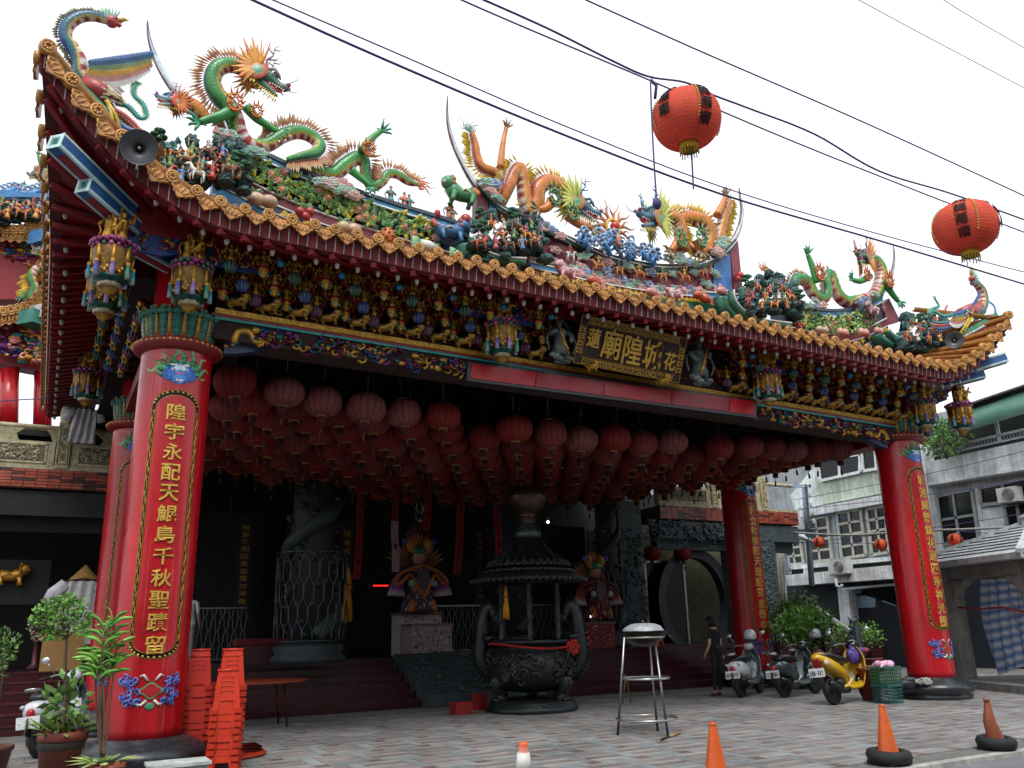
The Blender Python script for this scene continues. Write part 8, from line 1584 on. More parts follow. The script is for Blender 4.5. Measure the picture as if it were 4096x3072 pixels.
p = WZ('L1', 190, 1100, .93); th = thing('red_flower_stand', 'small dark red flower stand in the shade under the left balcony', 'flowers', (p.x, p.y+.3, .93)); MB().lathe([(.16, 0), (.06, .1), (.05, .5), (.1, .56)], 10, col=hx('4a1a1e')).build('stand', 'painted', th); m = MB(); leafy(m, (0, 0, .75), (.2, .2, .2), 90, .08, .03, [hx('8a2a44'), hx('a84a5a'), hx('2f5a2a'), hx('b8a8a0')]); m.build('blossoms', 'leaf', th)
p = WY('M4', 630, 1440, 8.6); th = thing('conical_hat', 'straw conical hat hanging under the left balcony', 'hat', p); MB().lathe([(.3, -.2), (.29, -.19), (.001, .12)], 20, col=hx('8a6a30')).build('crown', 'cloth', th); MB().lathe([(.3, -.21), (.31, -.2), (.3, -.19)], 20, col=hx('6a5024')).build('rim', 'cloth', th)
# ================================================================ street building on the right (facade runs away from the street)
def xq(name, z, pts, X, dep, mt, col, par, out=0):
    if max(col) > .15: col = mixc(col, (.85, .87, .88), .55)
    P = [WX(z, x, y, X) for x, y in pts]; m = MB(); m.prism([(p.y, p.z) for p in P], out, out-dep, (X, 0, 0), ((0, 1, 0), (0, 0, 1)), col=col); return m.build(name, mt, par)
mat('plaster', None, .85, noise=(1.1, .3), bump=(14, .2), streak=.22)
FX = 24
BD = thing('street_building', 'weathered grey concrete building with balconies and large windows right of the temple', 'building')
MB().box((FX+3.2, 14, 4.2), (6, 40, 7.6), hx('9da2a5')).build('wall', 'plaster', BD)
def q4(a, b, c, d): return (a, b, c, d)
xq('wall_panel', 'M3', ((1395, 480), (2300, 320), (2300, 1100), (1500, 1100)), FX, .2, 'concrete', hx('8d9396'), BD, .02); xq('balcony_parapet', 'M3', ((1380, 310), (2300, 110), (2300, 330), (1420, 480)), FX-.5, .5, 'concrete', hx('9a9d9e'), BD); xq('parapet_coping', 'M3', ((1418, 468), (2300, 318), (2300, 345), (1420, 492)), FX-.56, .5, 'concrete', hx('a6a8a8'), BD); xq('balcony_shade_sheet', 'M3', ((1380, 40), (2300, -210), (2300, 110), (1380, 310)), FX, .1, 'matte', hx('15191b'), BD, .05)  # balcony opening is a flat near-black sheet, its shade painted in
for a, b, w in (((1440, 215), (2300, 15), .07), ((1440, 262), (2300, 75), .04), ((1660, 40), (1700, 205), .1), ((1985, -40), (2020, 140), .1)):
    MB().beam(WX('M3', *a, FX-.45), WX('M3', *b, FX-.45), .06, w, hx('b4b8ba'), (0, 1, 0) if abs(a[0]-b[0]) < 60 else (0, 0, 1)).build('balcony_rail', 'painted', BD)
m = MB()
for i in range(34):
    for s in (-1, 1):
        t = i/33; x = lerp(1440, 2300, t); y = lerp(218, 18, t); m.beam(WX('M3', x, y, FX-.42), WX('M3', x+26*s, y+52, FX-.42), .01, .012, hx('9a9ea0'))
m.build('balcony_mesh', 'painted', BD, kind='stuff')
P0, P1 = WX('Z4', 1560, 1350, FX-1.0), WX('Z4', 2060, 1190, FX-1.0); m = MB(); m.tube([P0, P1], .3, 14, hx('7ab09c')); m.build('awning_roll', 'plastic', BD); m = MB()
for i in range(60): p = P0.lerp(P1, i/59)+Vector((0, 0, .36)); m.box(p, (.9, .06, .05), hx('8a8078' if i % 2 else '5a524c'))
m.build('corrugated_edge', 'metal', BD, kind='stuff')
def window(z, pts, X, nx, ny, par, fr='9a9e96', gl='glass', fw_=.05, grid=None):
    P = [WX(z, x, y, X) for x, y in pts]; bil = lambda u, v: P[0].lerp(P[1], u).lerp(P[3].lerp(P[2], u), v); w = MB()
    for a, b in ((0, 1), (1, 2), (2, 3), (3, 0)): w.beam(P[a], P[b], .1, fw_*1.5, hx(fr), (1, 0, 0))
    for i in range(1, nx): w.beam(bil(i/nx, 0), bil(i/nx, 1), .08, fw_, hx(fr), (1, 0, 0))
    for j in range(1, ny): w.beam(bil(0, j/ny), bil(1, j/ny), .08, fw_, hx(fr), (1, 0, 0))
    o = w.build('window', 'painted', par)
    for i in range(nx):
        for j in range(ny):
            m = MB(); c = [bil((i+a)/nx, (j+b)/ny)+Vector((.03, 0, 0)) for a, b in ((0, 0), (1, 0), (1, 1), (0, 1))]; m.add(c+[p+Vector((.012, 0, 0)) for p in c], [(0, 1, 2, 3), (7, 6, 5, 4), (0, 4, 5, 1), (2, 6, 7, 3)], hx(rc('3a4448', '2c3438', '4c585c')), False); m.build('pane', gl, o)
    return o
window('M3', ((1490, 580), (1790, 520), (1850, 930), (1540, 965)), FX-.14, 2, 2, BD, '84888a'); window('M3', ((1850, 510), (2230, 430), (2260, 610), (1870, 645)), FX-.14, 2, 1, BD, '84888a'); xq('pale_panel', 'M3', ((1870, 680), (2040, 640), (2085, 915), (1905, 935)), FX-.05, .06, 'painted', hx('8a9296'), BD); window('M3', ((2050, 650), (2260, 610), (2290, 890), (2095, 910)), FX-.14, 2, 1, BD, '84888a'); xq('corner_pillar', 'M3', ((1340, 150), (1392, 150), (1505, 1120), (1465, 1120)), FX-.6, .5, 'concrete', hx('a9b0b4'), BD); xq('wall_pier', 'M3', ((1795, 515), (1840, 505), (1900, 950), (1860, 955)), FX-.1, .2, 'concrete', hx('aab0b2'), BD)
# middle part: green and mint storey, window rows
xq('green_wall', 'M3', ((555, 455), (1200, 330), (1200, 530), (590, 645)), FX, .2, 'plaster', hx('6f9c4c'), BD, .1); xq('mint_wall', 'M3', ((330, 570), (556, 300), (592, 645), (370, 690)), FX, .2, 'plaster', hx('a6c0ae'), BD, .05); xq('white_wall', 'M3', ((0, 420), (545, 200), (560, 560), (0, 660)), FX+.5, .2, 'plaster', hx('c0c6c8'), BD, 0); xq('white_wall', 'M3', ((540, 100), (1200, -20), (1200, 340), (560, 458)), FX+.02, .2, 'plaster', hx('b9c4ba'), BD, .08)
window('M3', ((548, 295), (890, 235), (888, 380), (566, 450)), FX-.22, 2, 1, BD, 'd8dcda'); window('M3', ((900, 210), (1120, 170), (1130, 335), (912, 372)), FX-.22, 2, 1, BD, 'd8dcda'); window('M3', ((50, 420), (130, 405), (150, 545), (80, 560)), FX+.25, 3, 4, BD, 'd0d4d8', fw_=.03); window('M3', ((230, 390), (350, 365), (360, 470), (240, 480)), FX+.25, 4, 3, BD, 'd0d4d8', fw_=.03); xq('floor_band', 'M3', ((380, 690), (1250, 530), (1250, 600), (395, 750)), FX-.4, .6, 'concrete', hx('999ea1'), BD); xq('storey_wall', 'M3', ((240, 760), (1250, 590), (1260, 1050), (300, 1140)), FX, .2, 'concrete', hx('858c8f'), BD, .04)
for pts in (((255, 875), (392, 845), (432, 1118), (300, 1130)), ((440, 770), (622, 738), (662, 1088), (472, 1108)), ((700, 712), (892, 680), (936, 1048), (742, 1080)), ((942, 680), (1090, 652), (1120, 1026), (986, 1048)), ((1120, 645), (1260, 620), (1300, 1000), (1160, 1020))): window('M3', pts, FX-.16, 2, 4, BD, 'b0b2a4', fw_=.045)
xq('sill_band', 'M3', ((280, 1135), (1250, 1050), (1250, 1085), (290, 1170)), FX-.3, .5, 'concrete', hx('8c9192'), BD); xq('gap_shade_sheet', 'M3', ((290, 1170), (1250, 1085), (1250, 1130), (300, 1215)), FX, .2, 'matte', hx('262a2b'), BD, .05); xq('slab_band', 'M3', ((290, 1212), (1300, 1115), (1310, 1230), (315, 1298)), FX-.8, 1.0, 'concrete', hx('a09e97'), BD); xq('shop_shade_sheet', 'M3', ((310, 1298), (2400, 1130), (2400, 2000), (330, 1900)), FX, .1, 'matte', hx('121a24'), BD, .08); xq('shop_pillar', 'M3', ((705, 1315), (790, 1312), (830, 1800), (750, 1800)), FX-.5, .5, 'concrete', hx('969a9a'), BD)  # gap and shop opening are flat dark sheets with their shade painted in
o = xq('roller_shutter', 'M3', ((790, 1390), (1010, 1370), (1010, 1470), (800, 1482)), FX-.1, .1, 'painted', hx('2f7398'), BD)
for i in range(5): a = WX('M3', 795, 1400+i*18, FX-.12); b = WX('M3', 1008, 1382+i*19, FX-.12); MB().beam(a, b, .02, .02, hx('4a90b4')).build('shutter_slat', 'painted', o)
for x in (680, 885): MB().tube([WX('M3', x+t*50, 700+t*420, FX-.14) for t in (0, .3, .6, 1)], .025, 6, hx('3a78a8')).build('blue_pipe', 'plastic', BD)
for x in (430, 940): xq('gap_post', 'M3', ((x, 1150), (x+40, 1146), (x+42, 1200), (x, 1204)), FX-.2, .3, 'concrete', hx('8d9090'), BD)
def ac_unit(z, x0, x1, y0, y1, X, label, fan=True, n=1):
    a, b = WX(z, x0, y0, X), WX(z, x1, y1, X); w, h = abs(a.y-b.y), abs(a.z-b.z); c = (a+b)/2; th = thing('air_conditioner', label, 'air conditioner', c, 'air conditioners on the street building'); m = MB(); m.box((.2, 0, 0), (.36, w, h), hx('b9bcb6')); m.build('case', 'plastic', th); r = min(w, h)*.4; MB().lathe([(r, 0), (r, .03), (.001, .035)], 20, (.015, -w*.12, 0), hx('4a4c48'), m=Matrix.Rotation(-pi/2, 3, 'Y')).build('fan', 'plastic', th); g_ = MB()
    for i in range(5): q = r*(i+1)/5; g_.tube([(-.03, -w*.12+q*cos(t), q*sin(t)) for t in [k*pi/8 for k in range(17)]], .006, 4, hx('a8aaa4'))
    g_.build('fan_grille', 'plastic', th); MB().box((.2, 0, -h/2-.03), (.4, w*.9, .04), hx('6a6c6a')).build('bracket', 'metal', th); return th
ac_unit('M3', 620, 775, 1095, 1195, 22.9, 'white air conditioner on the concrete ledge above the glass awning'); ac_unit('M3', 1978, 2155, 515, 610, 23.4, 'white window air conditioner high on the right building'); ac_unit('M3', 1585, 1712, 985, 1085, 23.0, 'leftmost white condenser in the row above the kiosk roof'); ac_unit('M3', 1725, 1845, 975, 1065, 23.0, 'middle white condenser in the row above the kiosk roof'); ac_unit('M3', 1855, 1960, 965, 1050, 23.0, 'third white condenser partly behind the kiosk roof'); ac_unit('M3', 2065, 2240, 910, 1030, 23.0, 'white condenser at the right edge behind the kiosk roof')
MB().tube([WX('M3', *p, 22.8) for p in ((690, 1240), (700, 1300), (730, 1310), (745, 1290))], .05, 8, hx('a8aaa8')).build('drain_hose', 'plastic', BD)
th = thing('glass_awning', 'curved green glass canopy with white edge over the shop front', 'awning', (22.4, 8, 2.9)); A = [WX('M3', *p, 22.2) for p in ((740, 1325), (1220, 1283))]; Bq = [WX('M3', *p, 22.2) for p in ((870, 1420), (1000, 1468), (1230, 1440))]; O = Vector((22.4, 8, 2.9)); MB().beam(A[0]-O, A[1]-O, .06, .07, hx('c8ccd0')).build('front_edge', 'metal', th); m = MB(); L = [A[0], A[0].lerp(A[1], .35), A[0].lerp(A[1], .6), A[1]]; R = [A[0]+Vector((.1, -.05, -.05)), Bq[0], Bq[1], Bq[2]]; vs = [p-O for p in L]+[p-O+Vector((1.2, 0, 0)) for p in R]; m.add(vs+[Vector(v)+Vector((.02, 0, -.02)) for v in vs], [(i, i+1, 5+i, 4+i) for i in range(3)]+[(12+i, 13+i, 9+i, 8+i) for i in range(3)], hx('3f5048'), True); m.build('glass_sheet', 'glass', th); MB().tube([R[1]-O+Vector((1.2, 0, 0)), R[2]-O+Vector((1.2, 0, 0)), R[3]-O+Vector((1.2, 0, 0))], .03, 6, hx('8a8e8c')).build('rear_frame', 'metal', th); MB().tube([A[0].lerp(A[1], .55)-O, (A[0].lerp(A[1], .6)+Bq[2])/2-O+Vector((.6, 0, -.08)), Bq[2]-O+Vector((1.2, .1, 0))], .03, 6, hx('2a2c2c')).build('rib', 'metal', th)
# the plants on the upper balcony
c = WX('Z4', 1470, 1430, 23); th = thing('balcony_shrub', 'bushy shrub growing over the grey balcony parapet', 'plant', c); m = MB(); leafy(m, (0, 0, 0), (.5, .8, .6), 700, .13, .045, LG); m.build('foliage', 'leaf', th); MB().tube([(0, 0, -.7), (0, .1, 0)], .04, 6, hx('4a3a2c')).build('stem', 'painted', th)
# ================================================================ kiosk with pyramid roof
ka, kb_ = WZ('L5', 1045, 1225, .16), Vector((16.75, -.25, .16)); du = (kb_-ka).normalized(); dn = Vector((-du.y, du.x, 0)); dn = dn if dn.x > 0 else -dn; KS = 2.7
KI = thing('stone_kiosk', 'grey stone kiosk with hipped roof at the right edge', 'kiosk', ka); rzk = atan2(du.y, du.x); KI.rotation_euler = (0, 0, rzk); sg = 1 if (Vector((-sin(rzk), cos(rzk), 0))).dot(dn) > 0 else -1
gs_ = hx('85857f')
MB().box((KS/2, sg*KS/2, -.08), (KS+1, KS+1, .16), hx('7d7d79')).build('step', 'concrete', KI)
for u in (0, KS):
    for v in (0, KS): m = MB(); m.box((u, sg*v, 1.1), (.34, .34, 2.2), gs_); p = m.build('pillar', 'concrete', KI); e = MB(); [e.prism([(0, 0), (.5*s, 0), (.42*s, -.1), (.2*s, -.2), (0, -.42)][::s], -.12, .12, (u+s*.17, sg*v, 2.15), col=gs_) for s in ((1,) if u == 0 else (-1,))]; e.build('corbel', 'concrete', p)
for a, b in (((-.2, 0), (KS+.2, 0)), ((-.2, KS), (KS+.2, KS)), ((0, .18), (0, KS-.18)), ((KS, .18), (KS, KS-.18))): MB().beam((a[0], sg*a[1], 2.3), (b[0], sg*b[1], 2.3), .3, .26, gs_).build('lintel', 'concrete', KI)
m = MB(); e = .62; C0 = [(-e, -e), (KS+e, -e), (KS+e, KS+e), (-e, KS+e)]; tp = [(KS/2-.22, KS/2-.22), (KS/2+.22, KS/2-.22), (KS/2+.22, KS/2+.22), (KS/2-.22, KS/2+.22)]; vs = [(x, sg*y, z) for z, L in ((2.44, C0), (2.56, C0), (3.3, tp)) for x, y in L]; m.add(vs, [(0, 3, 2, 1), (8, 9, 10, 11)]+[(k*4+i, k*4+(i+1) % 4, k*4+4+(i+1) % 4, k*4+4+i) for k in (0, 1) for i in range(4)], hx('a4a8aa'), False); RK = m.build('roof', 'concrete', KI)
for i in range(4):
    a, b = Vector((C0[i][0], sg*C0[i][1], 2.58)), Vector((tp[i][0], sg*tp[i][1], 3.32)); MB().beam(a, b, .16, .08, hx('b0b4b6')).build('hip_rib', 'concrete', RK); c0, c1 = C0[i], C0[(i+1) % 4]; t0, t1 = tp[i], tp[(i+1) % 4]; m = MB()
    for k in range(1, 9): t = k/9; m.beam((lerp(c0[0], t0[0], t), sg*lerp(c0[1], t0[1], t), lerp(2.57, 3.31, t)), (lerp(c1[0], t1[0], t), sg*lerp(c1[1], t1[1], t), lerp(2.57, 3.31, t)), .03, .025, hx('6a6e70'))
    m.build('roof_course', 'concrete', RK, kind='stuff')
MB().lathe([(.3, 3.28), (.3, 3.42), (.34, 3.44), (.34, 3.48), (.001, 3.6)], 4, (KS/2, sg*KS/2, 0), hx('9a9ea0'), sm=False).build('cap_stone', 'concrete', KI)
th = thing('striped_tarp', 'blue and white striped tarpaulin tied between the kiosk pillars', 'tarpaulin', ka); th.rotation_euler = (0, 0, rzk); m = MB(); n, r_ = 24, 20; vs = []; cs = []
for i in range(r_+1):
    for j_ in range(n+1): u = lerp(1.15, 2.4, j_/n)-.12*sin(i/r_*3.1)*(1-j_/n); vs.append((u, -sg*(.05+.05*sin(j_*1.1+i*.25)), lerp(2.1, .1+.35*j_/n, i/r_))); cs.append(hx('3f6da0') if i % 2 else hx('b8c2ca') if j_ % 9 else hx('9a7a88'))
m.add(vs, [(i*(n+1)+k, i*(n+1)+k+1, (i+1)*(n+1)+k+1, (i+1)*(n+1)+k) for i in range(r_) for k in range(n)], cols=cs); m.build('sheet', 'cloth', th); MB().tube([(.3, -sg*.1, 1.55), (1.2, -sg*.18, 1.5), (1.9, -sg*.18, 1.52), (2.5, -sg*.1, 1.4)], .02, 6, hx('a82a34')).build('red_strap', 'cloth', th)
# ================================================================ stone stair rail beyond the scooters
th = thing('stair_rail', 'stone stair balustrade with pale sloping handrail and lion topped posts', 'balustrade', (15, 6.4, 0)); O = Vector((15, 6.4, 0)); a, b = WY('L6', 865, 55, 6.8)-O, WY('L6', 1225, 305, 5.8)-O; MB().beam(a, b, .14, .1, hx('8f9494')).build('handrail', 'stone', th); MB().beam(a-Vector((0, 0, .35)), b-Vector((0, 0, .35)), .12, .4, hx('3a4446')).build('panel', 'carved', th)
for x, y, yb, Y in ((850, 40, 400, 6.8), (1270, 250, 480, 5.8)):
    p = WY('L6', x, y, Y)-O; m = MB(); m.box((p.x, p.y, p.z/2), (.24, .24, p.z), hx('2f3a3c')); o = m.build('newel_post', 'carved', th); m = MB(); m.join(beast(hx('39474a'), hx('2c3638'), hx('39474a')), Matrix.Translation(p) @ Matrix.Scale(.34, 4)); m.build('stone_lion', 'stone', o)
# ================================================================ street lamp and utility arms
SX = 20.5; th = thing('street_lamp', 'grey street lamp with curved arm beside the stone pilaster', 'street lamp', WX('M3', 285, 1700, SX)); O = Vector(th.location); P = [WX('M3', *p, SX)-O for p in ((285, 1700), (262, 1300), (240, 900))]; MB().tube(P, .09, 9, hx('9a968c')).build('pole', 'concrete', th); MB().tube(crom([tuple(WX('M3', *p, SX)-O) for p in ((320, 1180), (290, 1060), (290, 1010), (330, 960), (400, 925))], 4), .045, 8, hx('a8b0b8')).build('arm', 'metal', th); p = WX('M3', 435, 905, SX)-O; MB().ell(p, (.12, .3, .1), hx('c8d0d8'), 12, 8, Matrix.Rotation(.4, 3, 'X')).build('lamp_head', 'plastic', th); MB().box(WX('M3', 305, 1135, SX)-O, (.12, .14, .55), hx('b8c4d0')).build('ballast_box', 'plastic', th)
th = thing('utility_crossarm', 'pale grey utility post with crossarms carrying wires behind the balcony corner', 'utility pole', WX('M3', 500, 1300, SX)); O = Vector(th.location); B_ = lambda a, b, w: MB().beam(WX('M3', *a, SX)-O, WX('M3', *b, SX)-O, w, w, hx('8f9cac')).build('crossarm', 'metal', th); MB().beam(WX('M3', 440, 490, SX)-O, Vector((0, 0, 0)), .13, .13, hx('8f9cac'), (0, 1, 0)).build('post', 'metal', th); B_((210, 500), (485, 492), .1); B_((235, 855), (530, 850), .08)
for x, y in ((480, 560), (490, 640), (500, 710), (515, 780), (430, 490)): p = WX('M3', x, y, SX-.1)-O; MB().lathe([(.03, -.08), (.06, -.04), (.03, 0), (.06, .04), (.03, .08)], 8, p, hx('c0c4c4')).build('insulator', 'ceramic', th)
def wire(label, pts, r, name='overhead_wire', col='wire', n=5, ext=0):
    P = crom([tuple(p) for p in pts], n)
    if ext: a, b, c, d = (Vector(P[k]) for k in (0, 1, -2, -1)); P = [tuple(a+(a-b).normalized()*ext)]+P+[tuple(d+(d-c).normalized()*ext)]
    th = thing(name, label, 'wire', P[0], 'overhead wires'); O = Vector(P[0]); MB().tube([Vector(p)-O for p in P], r, 6, hx('2b2740')).build('cable', col, th); return th
for i, (a, b) in enumerate((((-200, 930), (2300, 945)), ((560, 725), (2300, 900)), ((360, 605), (2300, 190)), ((380, 680), (2300, 430)), ((380, 955), (2300, 700)))): wire(f'thin wire across the grey building facade, {ordw[i]} of the five', [WX('M3', lerp(a[0], b[0], t), lerp(a[1], b[1], t)+20*sin(pi*t), 19.5) for t in (0, .25, .5, .75, 1)], .009)
m = wire('knotted pale rope strung past the front right column', [WX('M3', x, y, 19) for x, y in ((360, 870), (800, 890), (1200, 865), (1500, 850), (1800, 840), (2300, 815))], .03); MT['rope'] = mat('rope', hx('8a8a84'), .9); list(m.children)[0].data.materials[0] = MT['rope']
# big lanterns hanging in the street
def street_lantern(z, x, y, rpx, P, r, texts, label, face, flat=.88, tilt=0):
    th = thing('street_lantern', label, 'lantern', P, 'oval red street lanterns'); m = MB(); n, k = 40, 40; vs = []; cs = []; c = hx('e2523a')
    for i in range(k+1):
        a = pi*(.09+.82*i/k); rr = r*sin(a)**.85*(1 if i % 2 else .985)
        for j_ in range(n): t = 2*pi*j_/n; vs.append((rr*cos(t), rr*sin(t), r*flat*cos(a))); cs.append(mixc(c, hx('ee8060'), .4*(i % 2)))
    m.add(vs, [(i*n+j_, i*n+(j_+1) % n, (i+1)*n+(j_+1) % n, (i+1)*n+j_) for i in range(k) for j_ in range(n)], cols=cs); m.build('shell', 'paper', th); MB().lathe([(.001, r*flat*1.02), (r*.25, r*flat*1.0), (r*.28, r*flat*.93)], 16, col=hx('6a6a68')).build('top_cap', 'plastic', th)
    m = MB(); m.lathe([(r*.3, -r*flat*.93), (r*.27, -r*flat*1.0), (r*.26, -r*flat*1.15), (r*.28, -r*flat*1.16)], 18, col=hx('a8841c')); [m.tube([(r*.26*cos(a), r*.26*sin(a), -r*flat*1.1), (r*.27*cos(a), r*.27*sin(a), -r*flat*random.uniform(1.25, 1.4))], .006, 4, hx('b89a3a')) for a in [i*.35 for i in range(18)]]; m.build('gold_fringe', 'cloth', th)
    m = MB()
    for q in range(4): a = face+q*pi/2+.4; [m.ell(((r*sin(e)**.85+.006)*sin(a), -(r*sin(e)**.85+.006)*cos(a), r*flat*cos(e)), .014*r/.4, hx('c8a84a'), 5, 4) for e in [.6+i*.1 for i in range(16)]]; [m.blade(((r*.42)*sin(a+dx), -(r*.42)*cos(a+dx), -r*flat*.86), (sin(a)*.8, -cos(a)*.8, .5), (0, 0, -1), r*.24, r*.12, hx('a8903a')) for dx in (0,)]
    m.build('gold_trim', 'cloth', th)
    for tx, ang in texts:
        for i, ch in enumerate(tx):
            e = pi*(.2+.165*i); rr = r*sin(e)**.85+.012; g_ = char_mb(ch, r*.36, r*.36, hx('140a0a'), .012, .3)
            g_.v = [(rr2*sin(ang+x/rr), -rr2*cos(ang+x/rr), r*flat*cos(min(2.9, max(.2, e-zz/(r*flat))))) for x, y_, zz in g_.v for rr2 in (r*sin(min(2.9, max(.2, e-zz/(r*flat))))**.85+.01-y_,)]; g_.build('character', 'matte', th)
    return th
YL = -6.8; p1 = WY('F', 1483, 258, YL); r1 = 74*mpp('F', 1483, 258, YL); p2 = WY('F', 2085, 492, YL); r2 = 66*mpp('F', 2085, 492, YL); fc_ = lambda p: atan2(CAMP.x-p.x, -(CAMP.y-p.y))
street_lantern('F', 0, 0, 0, p1, r1, (('風調雨順', fc_(p1)+.62), ('城隍廟', fc_(p1)-.62)), 'large red street lantern with black characters hanging above the centre ridge', fc_(p1)); street_lantern('F', 0, 0, 0, p2, r2, (('風調雨順', fc_(p2)-.05), ('城隍廟', fc_(p2)+1.5)), 'large red street lantern with black characters at the upper right', fc_(p2))
for x, y, r, X, lb in ((560, 945, 47, 18.5, 'small red lantern on a wire in front of the grey windows'), (1057, 965, 50, 18.5, 'small red lantern on a wire just left of the front right column'), (1657, 925, 57, 18.0, 'small red lantern on a wire right of the front right column')):
    p = WX('M3', x, y, X); k = r*(p-CAMP).dot(fw)/FPX/ZT['M3'][2]; street_lantern('F', 0, 0, 0, p, k, (('城隍廟', fc_(p)-.35), ('風調雨順', fc_(p)+.9)), lb, fc_(p))
def sky_wire(label, pts, r): return wire(label, [WY('F', x, y, YL+.05) for x, y in pts], r, n=6, ext=14)
sky_wire('thick overhead wire crossing in front of the roof from upper left to right edge', ((480, -30), (830, 128), (1215, 290), (1560, 420), (1900, 520), (2260, 628)), .0095); sky_wire('thin overhead wire just above the thick one', ((520, -30), (850, 112), (1215, 270), (1560, 404), (1900, 506), (2260, 600)), .0055); sky_wire('overhead wire passing behind the large centre lantern', ((930, -30), (1100, 45), (1400, 172), (1700, 300), (2000, 420), (2260, 520)), .007); sky_wire('wavy bundled wire from which the lanterns hang', ((1000, -20), (1180, 60), (1320, 130), (1400, 165), (1480, 178), (1540, 205), (1620, 235), (1760, 290), (1900, 370), (2060, 420), (2260, 492)), .009); sky_wire('upper overhead wire running to the right edge below the lantern line', ((1200, -30), (1500, 105), (1800, 235), (2000, 325), (2260, 445)), .007); sky_wire('faint overhead wire in the upper right sky', ((1800, -30), (2000, 78), (2260, 215)), .004); sky_wire('faint overhead wire in the top right corner', ((1990, -30), (2120, 50), (2260, 130)), .004)
th = wire('grey cord hanging straight down from the wire beside the centre lantern', [WY('F', x, y, YL) for x, y in ((1405, 172), (1408, 260), (1414, 370), (1419, 438))], .007, 'dangling_rope'); MB().ell(WY('F', 1419, 440, YL)-Vector(th.location), (.04, .03, .05), hx('3a3a4a'), 8, 6).build('knot', 'wire', th); MB().tube([WY('F', *p, YL)-Vector(th.location) for p in ((1405, 172), (1418, 185), (1415, 212))], .014, 6, hx('3a3a4a')).build('loose_end', 'wire', th)
th = wire('short dark string below the large centre lantern', [WY('F', x, y, YL) for x, y in ((1494, 330), (1496, 370), (1498, 408))], .007, 'dangling_rope')
# ================================================================ neighbouring bell tower at the left
BT = thing('bell_tower', 'neighbouring red temple tower with two orange tiled eaves at the left edge', 'temple'); TY = 11.5
def yq(name, z, pts, Y, dep, mt, col): P = [WY(z, x, y, Y) for x, y in pts]; m = MB(); m.prism([(p.x, p.z) for p in P][::-1], 0, -dep, (0, Y, 0), col=col); return m.build(name, mt, BT)
rd = hx('8a121c')
yq('wall', 'Z5', ((-120, 200), (330, 200), (330, 420), (-120, 420)), TY, .5, 'painted', rd); yq('wall', 'Z5', ((-120, 420), (250, 420), (230, 640), (-120, 640)), TY, .5, 'painted', rd); yq('wall', 'Z5', ((-120, 740), (180, 740), (320, 800), (330, 1080), (-120, 1000)), TY+.3, .5, 'painted', hx('7a1018'))
for x, r in ((60, 65), (310, 62)): a, b = WY('M4', x+10, -40, TY), WY('M4', x, 460, TY); k = r*mpp('M4', x, 200, TY); MB().tube([b, a], k, 18, rd).build('column', 'lacquer', BT)
ew = yq('carved_window', 'Z5', ((-20, 420), (85, 440), (80, 620), (-20, 610)), TY-.1, .1, 'gilt', hx('a8862c')); carved_mass(70, WY('Z5', 0, 500, TY).x, WY('Z5', 75, 500, TY).x, lambda x: (WY('Z5', 0, 600, TY).z, WY('Z5', 0, 450, TY).z), TY-.25, TY-.2, [hx('2a1c14'), GLD[1], hx('5a1a1a')], 'gilt', ew, r=(.03, .07))
for pts, n in ((((-60, 175), (30, 185), (130, 185), (220, 150), (290, 110), (340, 60)), 10), (((-60, 690), (20, 680), (110, 665), (180, 640), (235, 590), (255, 555)), 9), (((250, 400), (290, 440), (310, 500), (330, 560)), 5)):
    P = [WY('Z5', x, y, TY-.8) for x, y in crom(pts, 6)]; m = MB(); k = mpp('Z5', 100, 400, TY)
    for i in range(len(P)-1): m.beam(P[i]+Vector((0, .05, -20*k)), P[i+1]+Vector((0, .05, -20*k)), .1, 50*k, hx('5a2026')); m.beam(P[i]+Vector((0, .6, -30*k)), P[i+1]+Vector((0, .6, -30*k)), 1.1, .06, hx('6a121a'))
    o = m.build('eave', 'painted', BT)
    for i in range(0, len(P), 3): link('round_eave_tile', disc, o, P[i]+Vector((0, -.03, .02)), None, 1.6); [link('drip_tile', drip, o, (P[i]+P[min(i+1, len(P)-1)])/2+Vector((.12, -.02, -.1)), None, 1.4)]
for z, x, y, c in (('Z5', 90, 825, 0), ('Z5', 140, 320, 0), ('Z5', 165, 910, 0)): p = WY(z, x, y, TY-.5); carved_mass(45, p.x-.45, p.x+.45, lambda q: (p.z-.3, p.z+.25), p.y-.05, p.y+.05, PAL+[TEAL, PINK], 'gilt', BT, r=(.05, .11))
for x, y, c in ((270, 240, '3f78a8'), (210, 720, '2f7a6a'), (275, 690, 'c0b8b8')): p = WY('Z5', x, y, TY-1); MB().box(p, (.5, .5, .34), hx(c), Matrix.Rotation(.7, 3, 'Z')).build('eave_bracket', 'painted', BT)
yq('ridge_wave', 'Z1', ((-60, 1275), (60, 1265), (190, 1285), (350, 1285), (350, 1310), (-60, 1310)), TY-.3, .3, 'ceramic', hx('3a78b0'))
MB().ell(WY('Z1', 105, 1220, TY-.4), 28*mpp('Z1', 105, 1220, TY), hx('b02a3a'), 14, 10).build('red_pearl', 'ceramic', BT)
for i in range(14): link('wave', wv_[i % 3], BT, WY('Z1', -40+i*30, 1265+12*sin(i), TY-.5), None, 1.0)
rockwork('dark rock ledge of warriors on the neighbouring tower roof', 'Z1', (-120, 1290, 360, 1450), TY-.9, 12, [(30, 1390, 90)], 15)
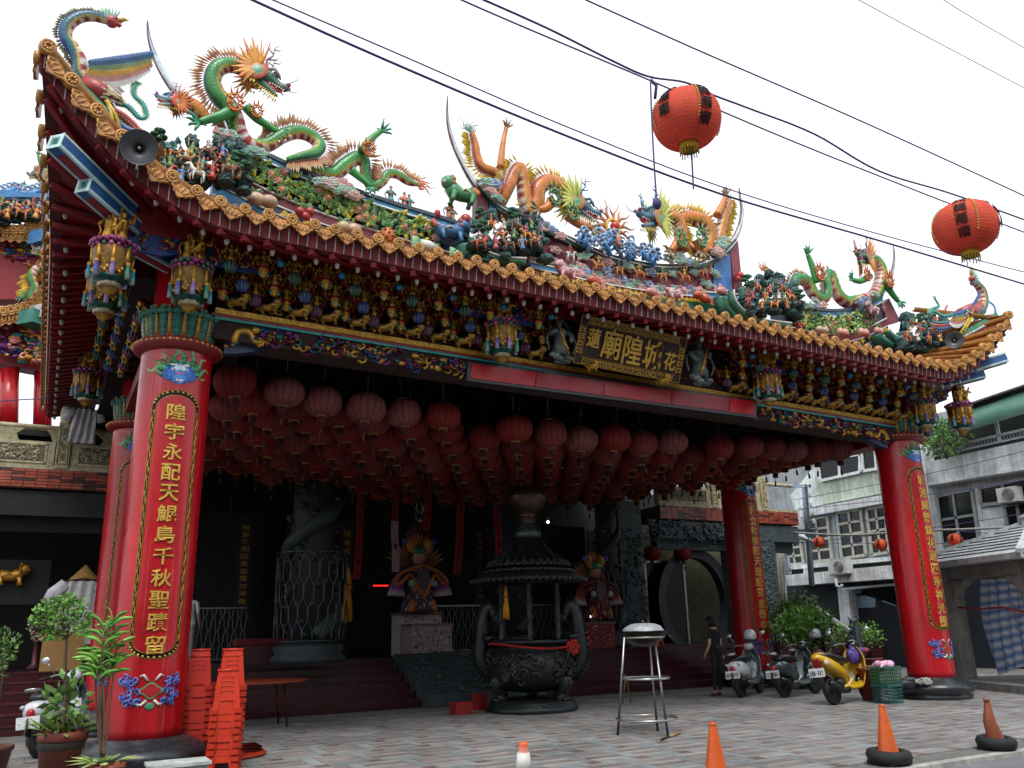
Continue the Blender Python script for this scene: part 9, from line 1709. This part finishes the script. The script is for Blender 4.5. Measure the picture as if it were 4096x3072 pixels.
make_dragon('small green dragon on the neighbouring tower ridge at the left edge', 'Z1', TY-.3, [[(240, 1140, 30, 180), (300, 1120, 34, 180), (330, 1170, 36, 180), (310, 1230, 34, 180), (240, 1245, 28, 180)], [(300, 1120, 26, 0), (320, 1060, 24, 0), (290, 1040, 18, 0)]], GRN, SPG, (240, 1135, 62, -12, 1, -.2, PG), [([(270, 1090), (255, 1050), (248, 1015)], 14, 90, None, -.1), ([(230, 1240), (200, 1230), (165, 1210)], 14, 160, None, -.1)], None, .2)
make_dragon('green dragon with yellow mane below the upper eave of the neighbouring tower', 'Z5', TY-1.2, [[(260, 300, 24, 180), (305, 325, 28, 180), (300, 390, 28, 180), (230, 410, 28, 120), (190, 460, 28, 20), (205, 530, 26, 0), (170, 590, 18, 0), (140, 600, 8, 0)]], GRN, SPO, (250, 310, 55, 10, 1, -.2, PG), [([(150, 560), (140, 590), (125, 600)], 12, 200, None, -.1)], None, .25)
th = thing('white_lantern', 'white round lantern hanging on the neighbouring tower', 'lantern', WY('Z5', 300, 400, TY-1.6)); k = 36*mpp('Z5', 300, 400, TY); MB().ell((0, 0, 0), (k*.8, k*.8, k), hx('c8ccd4'), 14, 10).build('shell', 'paper', th); MB().lathe([(k*.3, k*.9), (k*.25, k*1.1)], 10, col=hx('3a6a9a')).build('cap', 'plastic', th)
wire('grey wire running past the left balcony post', [WY('M4', x, y, 7.4) for x, y in ((-40, 195), (60, 188), (200, 180), (400, 168))], .012)
# ================================================================ unseen houses across the street, behind the viewer, added to block low sky light
for i, (x, w, h, cc, lb) in enumerate(((-16, 12, 9, '9a958c', 'unseen plain beige four storey house across the street'), (-3.5, 11, 8, '8c9094', 'unseen grey shop house across the street facing the temple'), (8.5, 11.5, 9, 'a39c90', 'unseen tall cream shop house across the street facing the temple'), (21, 12, 8.5, '8f8a84', 'unseen brown grey shop house across the street at the corner'))):
    th = thing('unseen_house', lb, 'building', (x, -22, 0)); MB().box((0, 0, h/2), (w, 8, h), hx(cc)).build('wall', 'plaster', th)
    for k in range(3):
        for f in range(3): MB().box((-w/3+k*w/3, 4.02, 1.8+f*3), (w/4, .06, 1.7), hx('2c3438')).build('window', 'glass', th)
SC.cycles.use_adaptive_sampling = True; SC.cycles.adaptive_threshold = .03
